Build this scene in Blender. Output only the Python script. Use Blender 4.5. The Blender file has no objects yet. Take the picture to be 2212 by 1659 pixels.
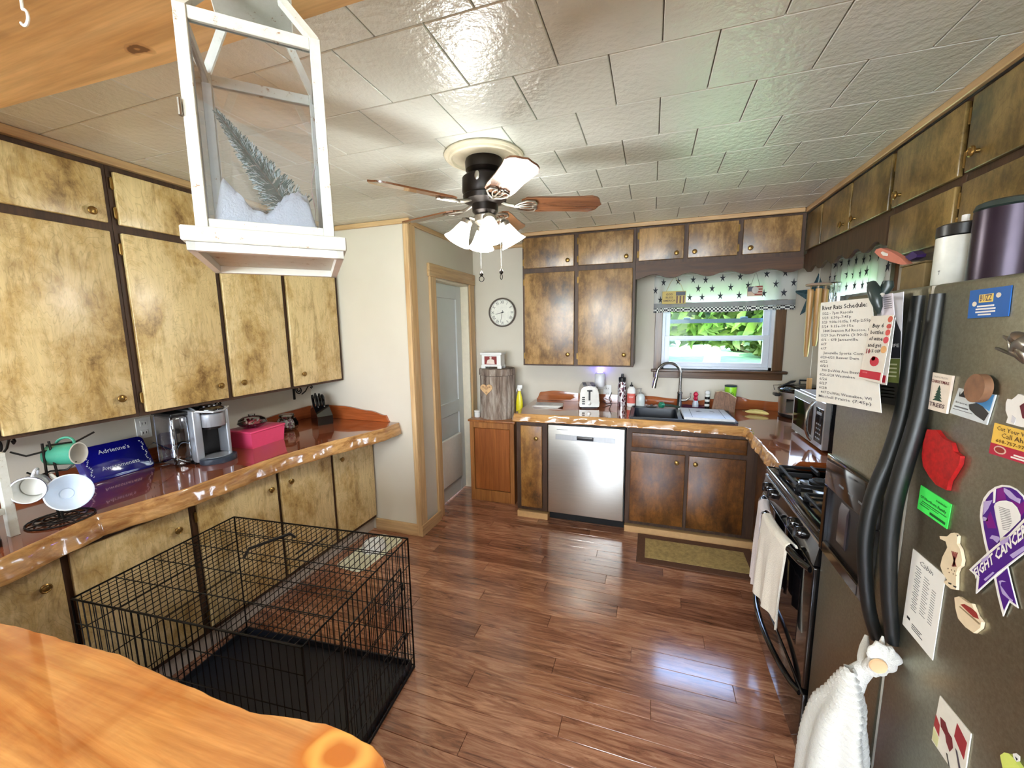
import bpy, bmesh, math, random
from mathutils import Vector, Matrix
random.seed(7)
R = math.radians
# ------------------------------------------------------------------ camera
CX, CY, F, H = 1106.0, 829.5, 877.0, 1.6
YAW, PITCH, ROLL = R(-18.93), R(-8.0), R(0.787)
_f = Vector((math.sin(YAW)*math.cos(PITCH), math.cos(YAW)*math.cos(PITCH), math.sin(PITCH)))
_r = Vector((math.cos(YAW), -math.sin(YAW), 0)); _d = _f.cross(_r)
CR = math.cos(ROLL)*_r + math.sin(ROLL)*_d
CD = -math.sin(ROLL)*_r + math.cos(ROLL)*_d
EYE = Vector((0, 0, H))
cd = bpy.data.cameras.new('camera'); cam = bpy.data.objects.new('camera', cd)
bpy.context.scene.collection.objects.link(cam)
cd.sensor_width = 36; cd.lens = F/2212*36; cd.clip_start = .02; cd.clip_end = 500
cam.matrix_world = Matrix(((CR.x, -CD.x, -_f.x, 0), (CR.y, -CD.y, -_f.y, 0), (CR.z, -CD.z, -_f.z, H), (0, 0, 0, 1)))
SC = bpy.context.scene; SC.camera = cam
SC.view_settings.view_transform = 'Standard'; SC.view_settings.look = 'None'
SC.view_settings.gamma = 1; SC.view_settings.use_curve_mapping = False
SC.view_settings.exposure = 0.54
SC.cycles.max_bounces = 8; SC.cycles.transparent_max_bounces = 12
SC.cycles.sample_clamp_indirect = 6; SC.cycles.caustics_reflective = False; SC.cycles.caustics_refractive = False
# ------------------------------------------------------------------ world, sun, added fill lights, fan bulbs
W = bpy.data.worlds.new('world'); SC.world = W; W.use_nodes = True
nt = W.node_tree; bg = nt.nodes['Background']
tc = nt.nodes.new('ShaderNodeTexCoord'); sx = nt.nodes.new('ShaderNodeSeparateXYZ'); rp = nt.nodes.new('ShaderNodeValToRGB')
nt.links.new(tc.outputs['Generated'], sx.inputs[0]); nt.links.new(sx.outputs['Z'], rp.inputs[0]); nt.links.new(rp.outputs[0], bg.inputs[0])
rp.color_ramp.elements[0].position = .0; rp.color_ramp.elements[0].color = (.86, .93, 1, 1)
rp.color_ramp.elements[1].position = .7; rp.color_ramp.elements[1].color = (.32, .54, 1, 1)
bg.inputs[1].default_value = 13.0
def light(kind, name, loc, rot, power, col, size=(1, 1)):
    l = bpy.data.lights.new(name, kind); l.energy = power; l.color = col
    if kind == 'AREA': l.shape = 'RECTANGLE'; l.size, l.size_y = size
    if kind == 'SUN': l.angle = R(1)
    if kind == 'POINT': l.shadow_soft_size = size[0]
    o = bpy.data.objects.new(name, l); o.location = loc; o.rotation_euler = rot
    SC.collection.objects.link(o); return o
light('SUN', 'sun', (0, 0, 9), Vector((.25, .5, -.83)).to_track_quat('-Z', 'Y').to_euler(), 17, (1, .98, .92))
light('AREA', 'added_rear_fill', (-.6, -3.42, 1.55), (R(90), 0, 0), 98, (.80, .93, 1), (3.2, 1.3))  # added area fill light, set at the assumed rear window behind the camera
light('AREA', 'rear_ceiling_fill', (-.4, -1.6, 2.30), (0, 0, 0), 40, (.97, .98, 1), (.9, .9))  # added fill light behind the camera; no lamp is known there
light('POINT', 'fan_bulb', (-.78, 1.72, 1.93), (0, 0, 0), 7.5, (.97, 1, .97), (.06, .05))
light('POINT', 'fan_bulb', (-.66, 1.86, 1.93), (0, 0, 0), 7.5, (.97, 1, .97), (.06, .05))

# ------------------------------------------------------------------ helpers
def lin(c):
    return tuple(((x/255)/12.92 if x/255 <= .04045 else ((x/255+.055)/1.055)**2.4) for x in c) + (1,)
def P(u, v, ax, val):
    d = CR*((u-CX)/F) + CD*((v-CY)/F) + _f
    i = 'xyz'.index(ax); t = (val-EYE[i])/d[i]
    return EYE + d*t
def pix(P_):
    "metres per photo pixel at a point"
    return (P_-EYE).dot(_f)/F
LINK = SC.collection.objects.link
def tag(o, label=None, cat=None, group=None, kind=None):
    if label: o['label'] = label
    if cat: o['category'] = cat
    if group: o['group'] = group
    if kind: o['kind'] = kind
    return o
def thing(name, label, cat, loc, group=None):
    o = bpy.data.objects.new(name, None); LINK(o); o.location = loc; o.empty_display_size = .05
    return tag(o, label, cat, group)
def struct(name, loc=(0, 0, 0)):
    o = bpy.data.objects.new(name, None); LINK(o); o.location = loc; return tag(o, kind='structure')
def wloc(o):
    v = Vector((0, 0, 0))
    while o: v += Vector(o.location); o = o.parent
    return v
class MB:
    def __init__(s, xf=None): s.bm = bmesh.new(); s.xf = xf or Matrix()
    def _add(s, verts, faces):
        vs = [s.bm.verts.new(s.xf @ Vector(v)) for v in verts]
        for f in faces:
            try: s.bm.faces.new([vs[i] for i in f])
            except ValueError: pass
        return vs
    def box(s, x0, x1, y0, y1, z0, z1, bev=0):
        x0, x1 = sorted((x0, x1)); y0, y1 = sorted((y0, y1)); z0, z1 = sorted((z0, z1))
        if bev <= 0:
            v = [(x, y, z) for z in (z0, z1) for y in (y0, y1) for x in (x0, x1)]
            s._add(v, [(0, 2, 3, 1), (4, 5, 7, 6), (0, 1, 5, 4), (2, 6, 7, 3), (0, 4, 6, 2), (1, 3, 7, 5)])
        else:
            b = min(bev, (x1-x0)*.49, (y1-y0)*.49, (z1-z0)*.49); t = bmesh.new(); bmesh.ops.create_cube(t, size=1)
            for q in t.verts: q.co = Vector((x0+(q.co.x+.5)*(x1-x0), y0+(q.co.y+.5)*(y1-y0), z0+(q.co.z+.5)*(z1-z0)))
            bmesh.ops.bevel(t, geom=list(t.edges), offset=b, segments=1 if b < .004 else 3, profile=.5, affect='EDGES')
            t.verts.ensure_lookup_table()
            s._add([q.co for q in t.verts], [[q.index for q in f.verts] for f in t.faces]); t.free()
        return s
    def tube(s, pts, r, n=8, closed=False, flat=None):
        pts = [Vector(p) for p in pts]; m = len(pts); rr = r if isinstance(r, (list, tuple)) else [r]*m
        up = None; vs = []
        for i, p in enumerate(pts):
            a = pts[(i-1) % m] if (closed or i > 0) else p; b = pts[(i+1) % m] if (closed or i < m-1) else p
            d = (b-a).normalized() if (b-a).length > 1e-9 else Vector((0, 0, 1))
            if up is None: up = d.orthogonal().normalized()
            else:
                up = up - d*up.dot(d); up = up.normalized() if up.length > 1e-6 else d.orthogonal().normalized()
            w = d.cross(up)
            for k in range(n):
                t = 2*math.pi*k/n; vs.append(p+up*(math.cos(t)*rr[i])+w*(math.sin(t)*rr[i]))
        fs = []
        for i in range(m if closed else m-1):
            j = (i+1) % m
            for k in range(n): fs.append((i*n+k, i*n+(k+1) % n, j*n+(k+1) % n, j*n+k))
        if not closed: fs += [tuple(range(n))[::-1], tuple((m-1)*n+k for k in range(n))]
        s._add(vs, fs); return s
    def lathe(s, prof, c=(0, 0, 0), n=24, axis=None, sx=1, sy=1, cap=True):
        c = Vector(c); q = Matrix()
        if axis is not None: q = Vector((0, 0, 1)).rotation_difference(Vector(axis)).to_matrix().to_4x4()
        vs = []
        for (r, z) in prof:
            for k in range(n):
                t = 2*math.pi*k/n; vs.append(c+(q @ Vector((r*math.cos(t)*sx, r*math.sin(t)*sy, z))))
        fs = []
        for i in range(len(prof)-1):
            for k in range(n): fs.append((i*n+k, i*n+(k+1) % n, (i+1)*n+(k+1) % n, (i+1)*n+k))
        if cap:
            if prof[0][0] > 1e-5: fs.append(tuple(range(n))[::-1])
            if prof[-1][0] > 1e-5: fs.append(tuple((len(prof)-1)*n+k for k in range(n)))
        s._add(vs, fs); return s
    def prism(s, poly, d):
        poly = [Vector(p) for p in poly]; d = Vector(d); n = len(poly)
        vs = poly+[p+d for p in poly]
        s._add(vs, [tuple(range(n)), tuple(range(2*n-1, n-1, -1))]+[(i, i+n, (i+1) % n+n, (i+1) % n) for i in range(n)])
        return s
    def grid(s, f, nu, nv, thick=None):
        vs = [Vector(f(i/nu, j/nv)) for j in range(nv+1) for i in range(nu+1)]
        fs = [(j*(nu+1)+i, j*(nu+1)+i+1, (j+1)*(nu+1)+i+1, (j+1)*(nu+1)+i) for j in range(nv) for i in range(nu)]
        if thick is None: s._add(vs, fs); return s
        d = Vector(thick); m = len(vs); vs2 = vs+[v+d for v in vs]
        fs2 = fs+[tuple(a+m for a in f_[::-1]) for f_ in fs]
        ring = [i for i in range(nu+1)]+[j*(nu+1)+nu for j in range(1, nv+1)]+[nv*(nu+1)+i for i in range(nu-1, -1, -1)]+[j*(nu+1) for j in range(nv-1, 0, -1)]
        for a, b in zip(ring, ring[1:]+ring[:1]): fs2.append((a, a+m, b+m, b))
        s._add(vs2, fs2); return s
    def mesh(s, name, mat, org=(0, 0, 0), ang=35, flatshade=False):
        bmesh.ops.remove_doubles(s.bm, verts=s.bm.verts, dist=1e-6)
        bmesh.ops.recalc_face_normals(s.bm, faces=s.bm.faces)
        org = Vector(org)
        for v in s.bm.verts: v.co -= org
        me = bpy.data.meshes.new(name); s.bm.to_mesh(me); s.bm.free()
        if mat: me.materials.append(mat)
        if not flatshade:
            me.shade_smooth(); me.set_sharp_from_angle(angle=R(ang))
        return me
    def build(s, name, mat, parent=None, loc=None, **kw):
        "vertices are in world coordinates; the object sits at loc (default: its parent's place)"
        po = wloc(parent) if parent else Vector((0, 0, 0)); L = Vector(loc) if loc is not None else po
        me = s.mesh(name, mat, L, **kw); o = bpy.data.objects.new(name, me); LINK(o)
        if parent: o.parent = parent
        o.location = L-po; return o
def share(name, me, parent, wl, rz=0):
    o = bpy.data.objects.new(name, me); LINK(o); o.parent = parent
    o.location = Vector(wl)-wloc(parent); o.rotation_euler = (0, 0, rz); return o
FONT_CACHE = {}
def text(parent, s, o, ux, uy, size, mat, align='CENTER', shear=0, name='lettering', w=1.0, depth=.0006, bold=0):
    "flat printed lettering: mesh from the built-in font laid on the plane o + ux, uy"
    c = bpy.data.curves.new('t', 'FONT'); c.body = s; c.size = 1; c.align_x = align; c.align_y = 'CENTER'; c.shear = shear; c.resolution_u = 2; c.offset = bold
    t = bpy.data.objects.new('t', c); LINK(t)
    bpy.context.view_layer.update()
    me0 = bpy.data.meshes.new_from_object(t.evaluated_get(bpy.context.evaluated_depsgraph_get()))
    bpy.data.objects.remove(t)
    o = Vector(o); ux = Vector(ux); uy = Vector(uy); nn = ux.cross(uy).normalized()*depth; b = MB()
    b._add([o+ux*(v.co.x*size*w)+uy*(v.co.y*size)+nn for v in me0.vertices], [list(p.vertices) for p in me0.polygons])
    bpy.data.meshes.remove(me0)
    return b.build(name, mat, parent, flatshade=True)

# ------------------------------------------------------------------ materials
class NT:
    def __init__(s, name):
        s.m = bpy.data.materials.new(name); s.m.use_nodes = True; s.t = s.m.node_tree; s.b = s.t.nodes['Principled BSDF']
        s.out = s.t.nodes['Material Output']
    def n(s, k, **kw):
        x = s.t.nodes.new('ShaderNode'+k)
        for a, v in kw.items():
            if a in x.inputs: x.inputs[a].default_value = v
            else: setattr(x, a, v)
        return x
    def l(s, a, b): s.t.links.new(a, b)
    def ramp(s, src, stops):
        r = s.n('ValToRGB'); e = r.color_ramp.elements
        while len(e) < len(stops): e.new(.5)
        for k, (p, c) in enumerate(stops): e[k].position = p; e[k].color = c if len(c) == 4 else lin(c)
        s.l(src, r.inputs[0]); return r.outputs[0]
    def coords(s, scale=(1, 1, 1), rnd=0, rot=(0, 0, 0)):
        tc = s.n('TexCoord'); mp = s.n('Mapping'); mp.inputs['Scale'].default_value = scale; mp.inputs['Rotation'].default_value = rot
        if rnd:
            oi = s.n('ObjectInfo'); mul = s.n('VectorMath', operation='SCALE'); cmb = s.n('CombineXYZ'); add = s.n('VectorMath', operation='ADD')
            for i in range(3): s.l(oi.outputs['Random'], cmb.inputs[i])
            s.l(cmb.outputs[0], mul.inputs[0]); mul.inputs['Scale'].default_value = rnd
            s.l(tc.outputs['Object'], add.inputs[0]); s.l(mul.outputs[0], add.inputs[1]); s.l(add.outputs[0], mp.inputs[0])
        else: s.l(tc.outputs['Object'], mp.inputs[0])
        return mp.outputs[0]
    def noise(s, vec, scale, detail=5, rough=.6, dist=0):
        x = s.n('TexNoise', Scale=scale, Detail=detail, Roughness=rough, Distortion=dist); s.l(vec, x.inputs['Vector']); return x.outputs['Fac']
    def mix(s, fac, a, b, mode='MIX'):
        x = s.n('Mix', data_type='RGBA', blend_type=mode)
        for sock, v in ((x.inputs[0], fac), (x.inputs[6], a), (x.inputs[7], b)):
            if hasattr(v, 'links'): s.l(v, sock)
            else: sock.default_value = v
        return x.outputs[2]
    def col(s, v):
        if hasattr(v, 'links'): s.l(v, s.b.inputs['Base Color'])
        else: s.b.inputs['Base Color'].default_value = v
    def bump(s, src, strength=.2, dist=.01):
        x = s.n('Bump', Strength=strength, Distance=dist); s.l(src, x.inputs['Height']); s.l(x.outputs[0], s.b.inputs['Normal'])
    def set(s, **kw):
        for a, v in kw.items(): s.b.inputs[a.replace('_', ' ')].default_value = v
        return s
def plain(name, c, rough=.5, metal=0, coat=0, var=.06, vs=30, spec=.5, bump=0, emit=0, ecol=None):
    t = NT(name); v = t.coords()
    n_ = t.noise(v, vs, 3); a = lin(c); lo = tuple(x*(1-var) for x in a[:3])+(1,); hi = tuple(min(1, x*(1+var)) for x in a[:3])+(1,)
    t.col(t.ramp(n_, [(.3, lo), (.7, hi)])); t.set(Roughness=rough, Metallic=metal, Coat_Weight=coat, Coat_Roughness=.08, Specular_IOR_Level=spec)
    if bump: t.bump(t.noise(v, vs*4, 4), bump, .004)
    if emit: t.set(Emission_Strength=emit); t.b.inputs['Emission Color'].default_value = lin(ecol or c)
    return t.m
def birch(name, light_, mid, dark, rough=.36, sh=0):
    t = NT(name); blot = t.noise(t.coords((1, 1, .7), 7), 4.2, 9, .74, .15); fine = t.noise(t.coords((1, 1, .10), 3), 70, 4, .6); drip = t.noise(t.coords((1, 1, .28), 5), 15, 7, .7, .25); fig = t.noise(t.coords((1, 1, .45), 2), 6, 2, .5, 2.2)
    c = t.ramp(blot, [(.36-sh, dark), (.46-sh, mid), (.58-sh, light_)])
    c = t.mix(t.ramp(drip, [(.38-sh, (205, 205, 205)), (.52-sh, (0, 0, 0))]), c, lin(tuple(int(a*.55+b*.45) for a, b in zip(dark, mid))))
    w = t.n('Math', operation='PINGPONG'); w.inputs[1].default_value = .035; t.l(fig, w.inputs[0]); ln = t.ramp(w.outputs[0], [(.0, (190, 180, 165)), (.006, (255, 255, 255))])
    c = t.mix(.5, c, ln, 'MULTIPLY'); c = t.mix(.5, c, t.ramp(fine, [(.3, (205, 200, 192)), (.7, (255, 255, 255))]), 'MULTIPLY')
    t.col(c); t.set(Roughness=rough, Coat_Weight=.35, Coat_Roughness=.26); t.bump(fine, .05, .003); return t.m
def grain(name, light_, dark, axis=0, rough=.35, sc=1.0, coat=0, rnd=5, knots=False, red=None):
    t = NT(name); s_ = [14, 14, 14]; s_[axis] = 1.1
    v = t.coords(tuple(x*sc for x in s_), rnd); n_ = t.noise(v, 1.3, 7, .66, 1.2)
    s2 = [60, 60, 60]; s2[axis] = 3; f = t.noise(t.coords(tuple(x*sc for x in s2), rnd), 2, 3)
    c = t.ramp(n_, [(.3, dark), (.62, light_)])
    c = t.mix(.35, c, t.ramp(f, [(.35, (150, 140, 130)), (.65, (255, 255, 255))]), 'MULTIPLY')
    if red:
        b = t.noise(t.coords((1, 1, 1), rnd), 4.5*sc, 5, .6, .6); c = t.mix(t.ramp(b, [(.42, (0, 0, 0)), (.62, (210, 210, 210))]), c, lin(red))
    if knots:
        vo = t.n('TexVoronoi', Scale=1.0); t.l(t.coords((2.2, 5, 2.2), 0), vo.inputs['Vector'])
        c = t.mix(t.ramp(vo.outputs['Distance'], [(.03, (255, 255, 255)), (.13, (0, 0, 0))]), c, lin((96, 58, 28)))
    t.col(c); t.set(Roughness=rough, Coat_Weight=coat, Coat_Roughness=.03); t.bump(n_, .06 if coat else .12, .004); return t.m
M = {}
M['door_left'] = birch('birch_warm_stain_lit', (232, 206, 152), (200, 166, 104), (122, 88, 42), sh=.045)  # stained birch, with the left wall's brightness partly put into its colour
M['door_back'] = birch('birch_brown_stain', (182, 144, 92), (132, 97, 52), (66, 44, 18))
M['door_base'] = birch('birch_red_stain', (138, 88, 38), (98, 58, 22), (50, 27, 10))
M['door_right'] = birch('birch_olive_tone', (150, 122, 70), (108, 86, 42), (62, 46, 18))  # darker, greener birch tone for the right uppers
M['frame'] = grain('dark_stained_frame', (84, 57, 37), (54, 34, 20), 2, .55)
M['frame_h'] = grain('dark_stained_rail', (92, 60, 36), (60, 37, 20), 0, .55)
M['slab'] = grain('epoxied_live_edge_slab', (176, 100, 60), (116, 56, 34), 1, .10, .5, 1, 0, red=(132, 62, 40))
M['slab_x'] = grain('epoxied_live_edge_slab_x', (186, 108, 60), (122, 60, 32), 0, .10, .5, 1, 0, red=(140, 70, 40))
M['edge'] = grain('bark_edge', (218, 168, 106), (136, 82, 40), 1, .16, .8, 1, 0)
M['edge_x'] = grain('bark_edge_x', (214, 162, 98), (128, 74, 34), 0, .16, .8, 1, 0)
M['island'] = grain('epoxied_orange_slab', (236, 170, 98), (184, 104, 42), 0, .09, .55, 1, 0, red=(160, 78, 32))
M['pine'] = grain('pine_board', (218, 184, 136), (188, 146, 98), 0, .4, .6, .2, 3)
M['pine_z'] = grain('pine_board_upright', (220, 186, 138), (190, 148, 100), 2, .4, .6, .2, 3)
M['pine_y'] = grain('pine_board_y', (214, 180, 132), (184, 142, 94), 1, .4, .6, .2, 3)
M['beam'] = grain('pine_beam', (232, 186, 126), (206, 154, 94), 0, .42, .45, .2, 0, knots=True)
M['oak'] = grain('orange_oak', (176, 112, 58), (132, 76, 34), 2, .35, .8, .3, 0)
def floor_mat():
    t = NT('laminate_strip_planks'); v = t.coords((1.0, 9, 1), 11); n_ = t.noise(v, 3.2, 8, .68, 1.6)
    c = t.ramp(n_, [(.3, (96, 58, 42)), (.48, (162, 110, 82)), (.66, (202, 150, 116))])
    oi = t.n('ObjectInfo'); c = t.mix(1.0, c, t.ramp(oi.outputs['Random'], [(0, (190, 178, 176)), (.5, (232, 226, 224)), (1, (255, 255, 255))]), 'MULTIPLY')
    t.col(c); t.set(Roughness=.22, Specular_IOR_Level=.5, Coat_Weight=1.0, Coat_Roughness=.11); t.bump(n_, .02, .002); return t.m
M['floor'] = floor_mat()
def ceil_mat():
    t = NT('embossed_ceiling_tile'); v = t.coords((1, 1, 1), 9); n_ = t.noise(v, 42, 3, .55)
    t.col(t.ramp(t.noise(v, 2, 2), [(.3, (214, 218, 210)), (.7, (226, 229, 222))])); t.set(Roughness=.26, Specular_IOR_Level=.5); t.bump(n_, .32, .012); return t.m
M['tile'] = ceil_mat()
M['groove'] = plain('grey_groove', (128, 124, 116), .7)
def wall_mat():
    t = NT('beige_wall_paint'); v = t.coords(); t.col(t.ramp(t.noise(v, 1.5, 3), [(.3, (206, 197, 180)), (.7, (212, 204, 188))])); t.set(Roughness=.6, Specular_IOR_Level=.3); t.bump(t.noise(v, 120, 3), .06, .003); return t.m
M['wall'] = wall_mat()
M['brass'] = plain('aged_brass', (150, 118, 66), .32, .9)
M['white_metal'] = plain('white_enamel', (226, 228, 224), .4)
M['whitewash'] = None
def whitewash():
    t = NT('chippy_white_paint'); v = t.coords((1, 1, 1)); n_ = t.noise(v, 46, 6, .75)
    t.col(t.ramp(n_, [(.33, (150, 112, 82)), (.39, (206, 206, 196)), (.7, (216, 216, 208))])); t.set(Roughness=.5); t.bump(n_, .1, .002); return t.m
M['whitewash'] = whitewash()
M['black_metal'] = plain('black_metal', (28, 26, 25), .4, .6)
M['bronze'] = plain('dark_bronze', (34, 28, 25), .32, .7)
M['pewter'] = plain('pewter', (150, 144, 134), .3, .9)
M['chrome'] = plain('brushed_nickel', (176, 176, 174), .22, 1, vs=8)
M['black_gloss'] = plain('black_gloss_enamel', (12, 12, 14), .08, 0, .6)
M['black'] = plain('black_plastic', (22, 22, 24), .35)
M['rubber'] = plain('matt_black', (16, 16, 18), .7)
M['granite'] = plain('dark_composite', (44, 50, 60), .35, 0, 0, .25, 240)
def steel(name, c, axis, rough=.3):
    t = NT(name); s_ = [2, 2, 2]; s_[axis] = 90; n_ = t.noise(t.coords(tuple(s_)), 3, 3)
    a = lin(c); t.col(t.ramp(n_, [(.3, tuple(x*.92 for x in a[:3])+(1,)), (.7, a)])); t.set(Metallic=1, Roughness=rough); t.bump(n_, .03, .001); return t.m
M['steel'] = steel('brushed_stainless', (218, 214, 206), 2, .36)
def fridge_mat():
    t = NT('textured_bronze_fridge'); v = t.coords(); n_ = t.noise(v, 180, 3)
    t.col(t.ramp(n_, [(.3, (136, 132, 114)), (.7, (156, 152, 132))])); t.set(Roughness=.36, Metallic=.9, Specular_IOR_Level=.5); t.bump(n_, .06, .002); return t.m
M['fridge'] = fridge_mat()
M['white'] = plain('white_gloss', (236, 236, 232), .2, 0, .3, .02)
M['white_matt'] = plain('white_matt', (232, 231, 226), .6, 0, 0, .03)
M['paper'] = plain('paper_white', (232, 231, 224), .8, 0, 0, .02)
M['cream'] = plain('cream_print', (232, 222, 200), .6, 0, 0, .04)
M['ink'] = plain('ink', (38, 36, 38), .7)
M['ink_grey'] = plain('pencil_grey', (104, 104, 108), .8)
M['lamp_glass'] = plain('lit_frosted_glass', (255, 246, 226), .4, emit=9, ecol=(255, 250, 240))
def glassm(name, tint=(1, 1, 1, 1), gl=.08, rough=.02):
    t = NT(name); tr = t.n('BsdfTransparent'); tr.inputs[0].default_value = tint; g = t.n('BsdfGlossy', Roughness=rough); g.inputs[0].default_value = (1, 1, 1, 1)
    fr = t.n('Fresnel', IOR=1.45); m = t.n('MixShader'); ad = t.n('Math', operation='ADD'); ad.inputs[1].default_value = gl-.04; t.l(fr.outputs[0], ad.inputs[0])
    t.l(ad.outputs[0], m.inputs[0]); t.l(tr.outputs[0], m.inputs[1]); t.l(g.outputs[0], m.inputs[2]); t.l(m.outputs[0], t.out.inputs['Surface']); return t.m
M['glass'] = glassm('window_glass', gl=.01)
M['lantern_glass'] = glassm('lantern_glass', (.93, .95, .98, 1), .09)
M['jar_glass'] = glassm('clear_glass', (.93, .95, .95, 1), .12)
def P_(c, **k):
    key = 'c%02x%02x%02x' % tuple(c)+str(sorted(k.items()))
    if key not in M: M[key] = plain('paint_%02x%02x%02x' % tuple(c), c, **k)
    return M[key]

def add_knot(m, c, rad, dark, lite, sq=(1, 1, 1), freq=9):
    t = m.node_tree; b = t.nodes['Principled BSDF']; src = b.inputs['Base Color'].links[0].from_socket; N = t.nodes.new
    tc = N('ShaderNodeTexCoord'); mp = N('ShaderNodeMapping'); mp.vector_type = 'POINT'; mp.inputs['Scale'].default_value = sq; mp.inputs['Location'].default_value = tuple(-c[i]*sq[i] for i in range(3))
    nz = N('ShaderNodeTexNoise'); nz.inputs['Scale'].default_value = .55/rad; ln = N('ShaderNodeVectorMath'); ln.operation = 'LENGTH'; ad = N('ShaderNodeMath'); ad.operation = 'MULTIPLY_ADD'; ad.inputs[1].default_value = rad*2.0
    t.links.new(tc.outputs['Object'], mp.inputs[0]); t.links.new(tc.outputs['Object'], nz.inputs['Vector']); t.links.new(mp.outputs[0], ln.inputs[0]); t.links.new(nz.outputs[0], ad.inputs[0]); t.links.new(ln.outputs['Value'], ad.inputs[2])
    dv = N('ShaderNodeMath'); dv.operation = 'DIVIDE'; dv.inputs[1].default_value = rad; t.links.new(ad.outputs[0], dv.inputs[0])
    sn = N('ShaderNodeMath'); sn.operation = 'MULTIPLY'; sn.inputs[1].default_value = freq; t.links.new(dv.outputs[0], sn.inputs[0]); si = N('ShaderNodeMath'); si.operation = 'SINE'; t.links.new(sn.outputs[0], si.inputs[0])
    rg = N('ShaderNodeValToRGB'); rg.color_ramp.elements[0].color = lin(dark); rg.color_ramp.elements[1].color = lin(lite); t.links.new(si.outputs[0], rg.inputs[0])
    fa = N('ShaderNodeValToRGB'); e = fa.color_ramp.elements; e[0].position = .75; e[0].color = (1, 1, 1, 1); e[1].position = 1.45 if False else 1.0; e[1].color = (0, 0, 0, 1); h = N('ShaderNodeMath'); h.operation = 'MULTIPLY'; h.inputs[1].default_value = .42; t.links.new(dv.outputs[0], h.inputs[0]); t.links.new(h.outputs[0], fa.inputs[0])
    mx = N('ShaderNodeMix'); mx.data_type = 'RGBA'; t.links.new(fa.outputs[0], mx.inputs[0]); t.links.new(src, mx.inputs[6]); t.links.new(rg.outputs[0], mx.inputs[7]); t.links.new(mx.outputs[2], b.inputs['Base Color'])
# ------------------------------------------------------------------ room measures
XL, XR, YB, ZC = -2.62, 1.25, 3.72, 2.36
YP, XD = 2.57, -1.66           # partition front plane, door wall plane
ZCL, ZCB = .895, .905          # tops of the left and back worktops
REAR = -3.5
# ---- floor
fl = struct('floor'); MB().box(XL-.1, XR+.1, REAR-.1, 4.6, -.06, -.012).build('floor_base', M['floor'], fl)
PW, PL = .094, 1.22
pm = MB().box(0, PL-.0015, 0, PW-.0012, -.012, 0, .0012).mesh('floor_plank', M['floor'])
row = 0; y = .05
while y < YB+.02:
    x = XL-.1-(row*.437 % PL)
    while x < XR:
        share('floor_plank', pm, fl, (x, y, 0)); x += PL
    y += PW; row += 1
MB().box(XL, XR, REAR, .05, -.012, 0).build('floor_strip', M['floor'], fl)
# ---- ceiling with square embossed tiles laid in running bond
ce = struct('ceiling', (0, 0, ZC)); MB().box(XL-.1, XR+.1, REAR-.1, 3.9, ZC+.008, ZC+.1).build('ceiling_base', M['groove'], ce)
TX, TY = .2872, .2845
tm = MB().box(.0016, TX-.0016, .0016, TY-.0016, 0, .012, .0022).mesh('ceiling_tile', M['tile'])
j = 0; y = 1.01-TY*1
while y < YB:
    x = -.715-TX*7+(TX/2 if j % 2 == 1 else 0)
    while x < XR:
        share('ceiling_tile', tm, ce, (x, y, ZC)); x += TX
    y += TY; j += 1
MB().box(XL, XR, REAR, 1.01-TY, ZC, ZC+.01).build('ceiling_board', M['tile'], ce)
# ---- walls
wl = struct('wall_left'); MB().box(XL-.1, XL, REAR, YP+.1, 0, ZC).build('wall_panel', M['wall'], wl)
wp = struct('wall_partition'); MB().box(XL, XD, YP, YP+.1, 0, ZC).build('wall_panel', M['wall'], wp)
# door wall with opening y 2.93..3.64
DY0, DY1, DZ = 2.95, 3.60, 2.0
wd = struct('wall_doorway'); b = MB(); b.box(XD-.12, XD, YP+.1, DY0, 0, ZC).box(XD-.12, XD, DY1, YB+.1, 0, ZC).box(XD-.12, XD, DY0, DY1, DZ, ZC); b.build('wall_panel', M['wall'], wd)
# back wall with window opening
WX0, WX1, WZ0, WZ1 = .085, .915, 1.225, 1.93
wb = struct('wall_back'); b = MB(); b.box(XD, WX0, YB, YB+.12, 0, ZC).box(WX1, XR+.1, YB, YB+.12, 0, ZC).box(WX0, WX1, YB, YB+.12, 0, WZ0).box(WX0, WX1, YB, YB+.12, WZ1, ZC); b.build('wall_panel', M['wall'], wb)
# right wall with window opening
RY0, RY1 = 2.86, 3.47
wr = struct('wall_right'); b = MB(); b.box(XR, XR+.12, REAR, RY0, 0, ZC).box(XR, XR+.12, RY1, YB, 0, ZC).box(XR, XR+.12, RY0, RY1, 0, WZ0).box(XR, XR+.12, RY0, RY1, WZ1, ZC); b.build('wall_panel', M['wall'], wr)
wq = struct('wall_rear'); b = MB(); b.box(XL-.1, -2.25, REAR-.1, REAR, 0, ZC).box(1.05, XR+.1, REAR-.1, REAR, 0, ZC).box(-2.25, 1.05, REAR-.1, REAR, 0, .85).box(-2.25, 1.05, REAR-.1, REAR, 2.25, ZC); b.build('wall_panel', M['wall'], wq)  # the opening is assumed, made for the unseen rear window
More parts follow.
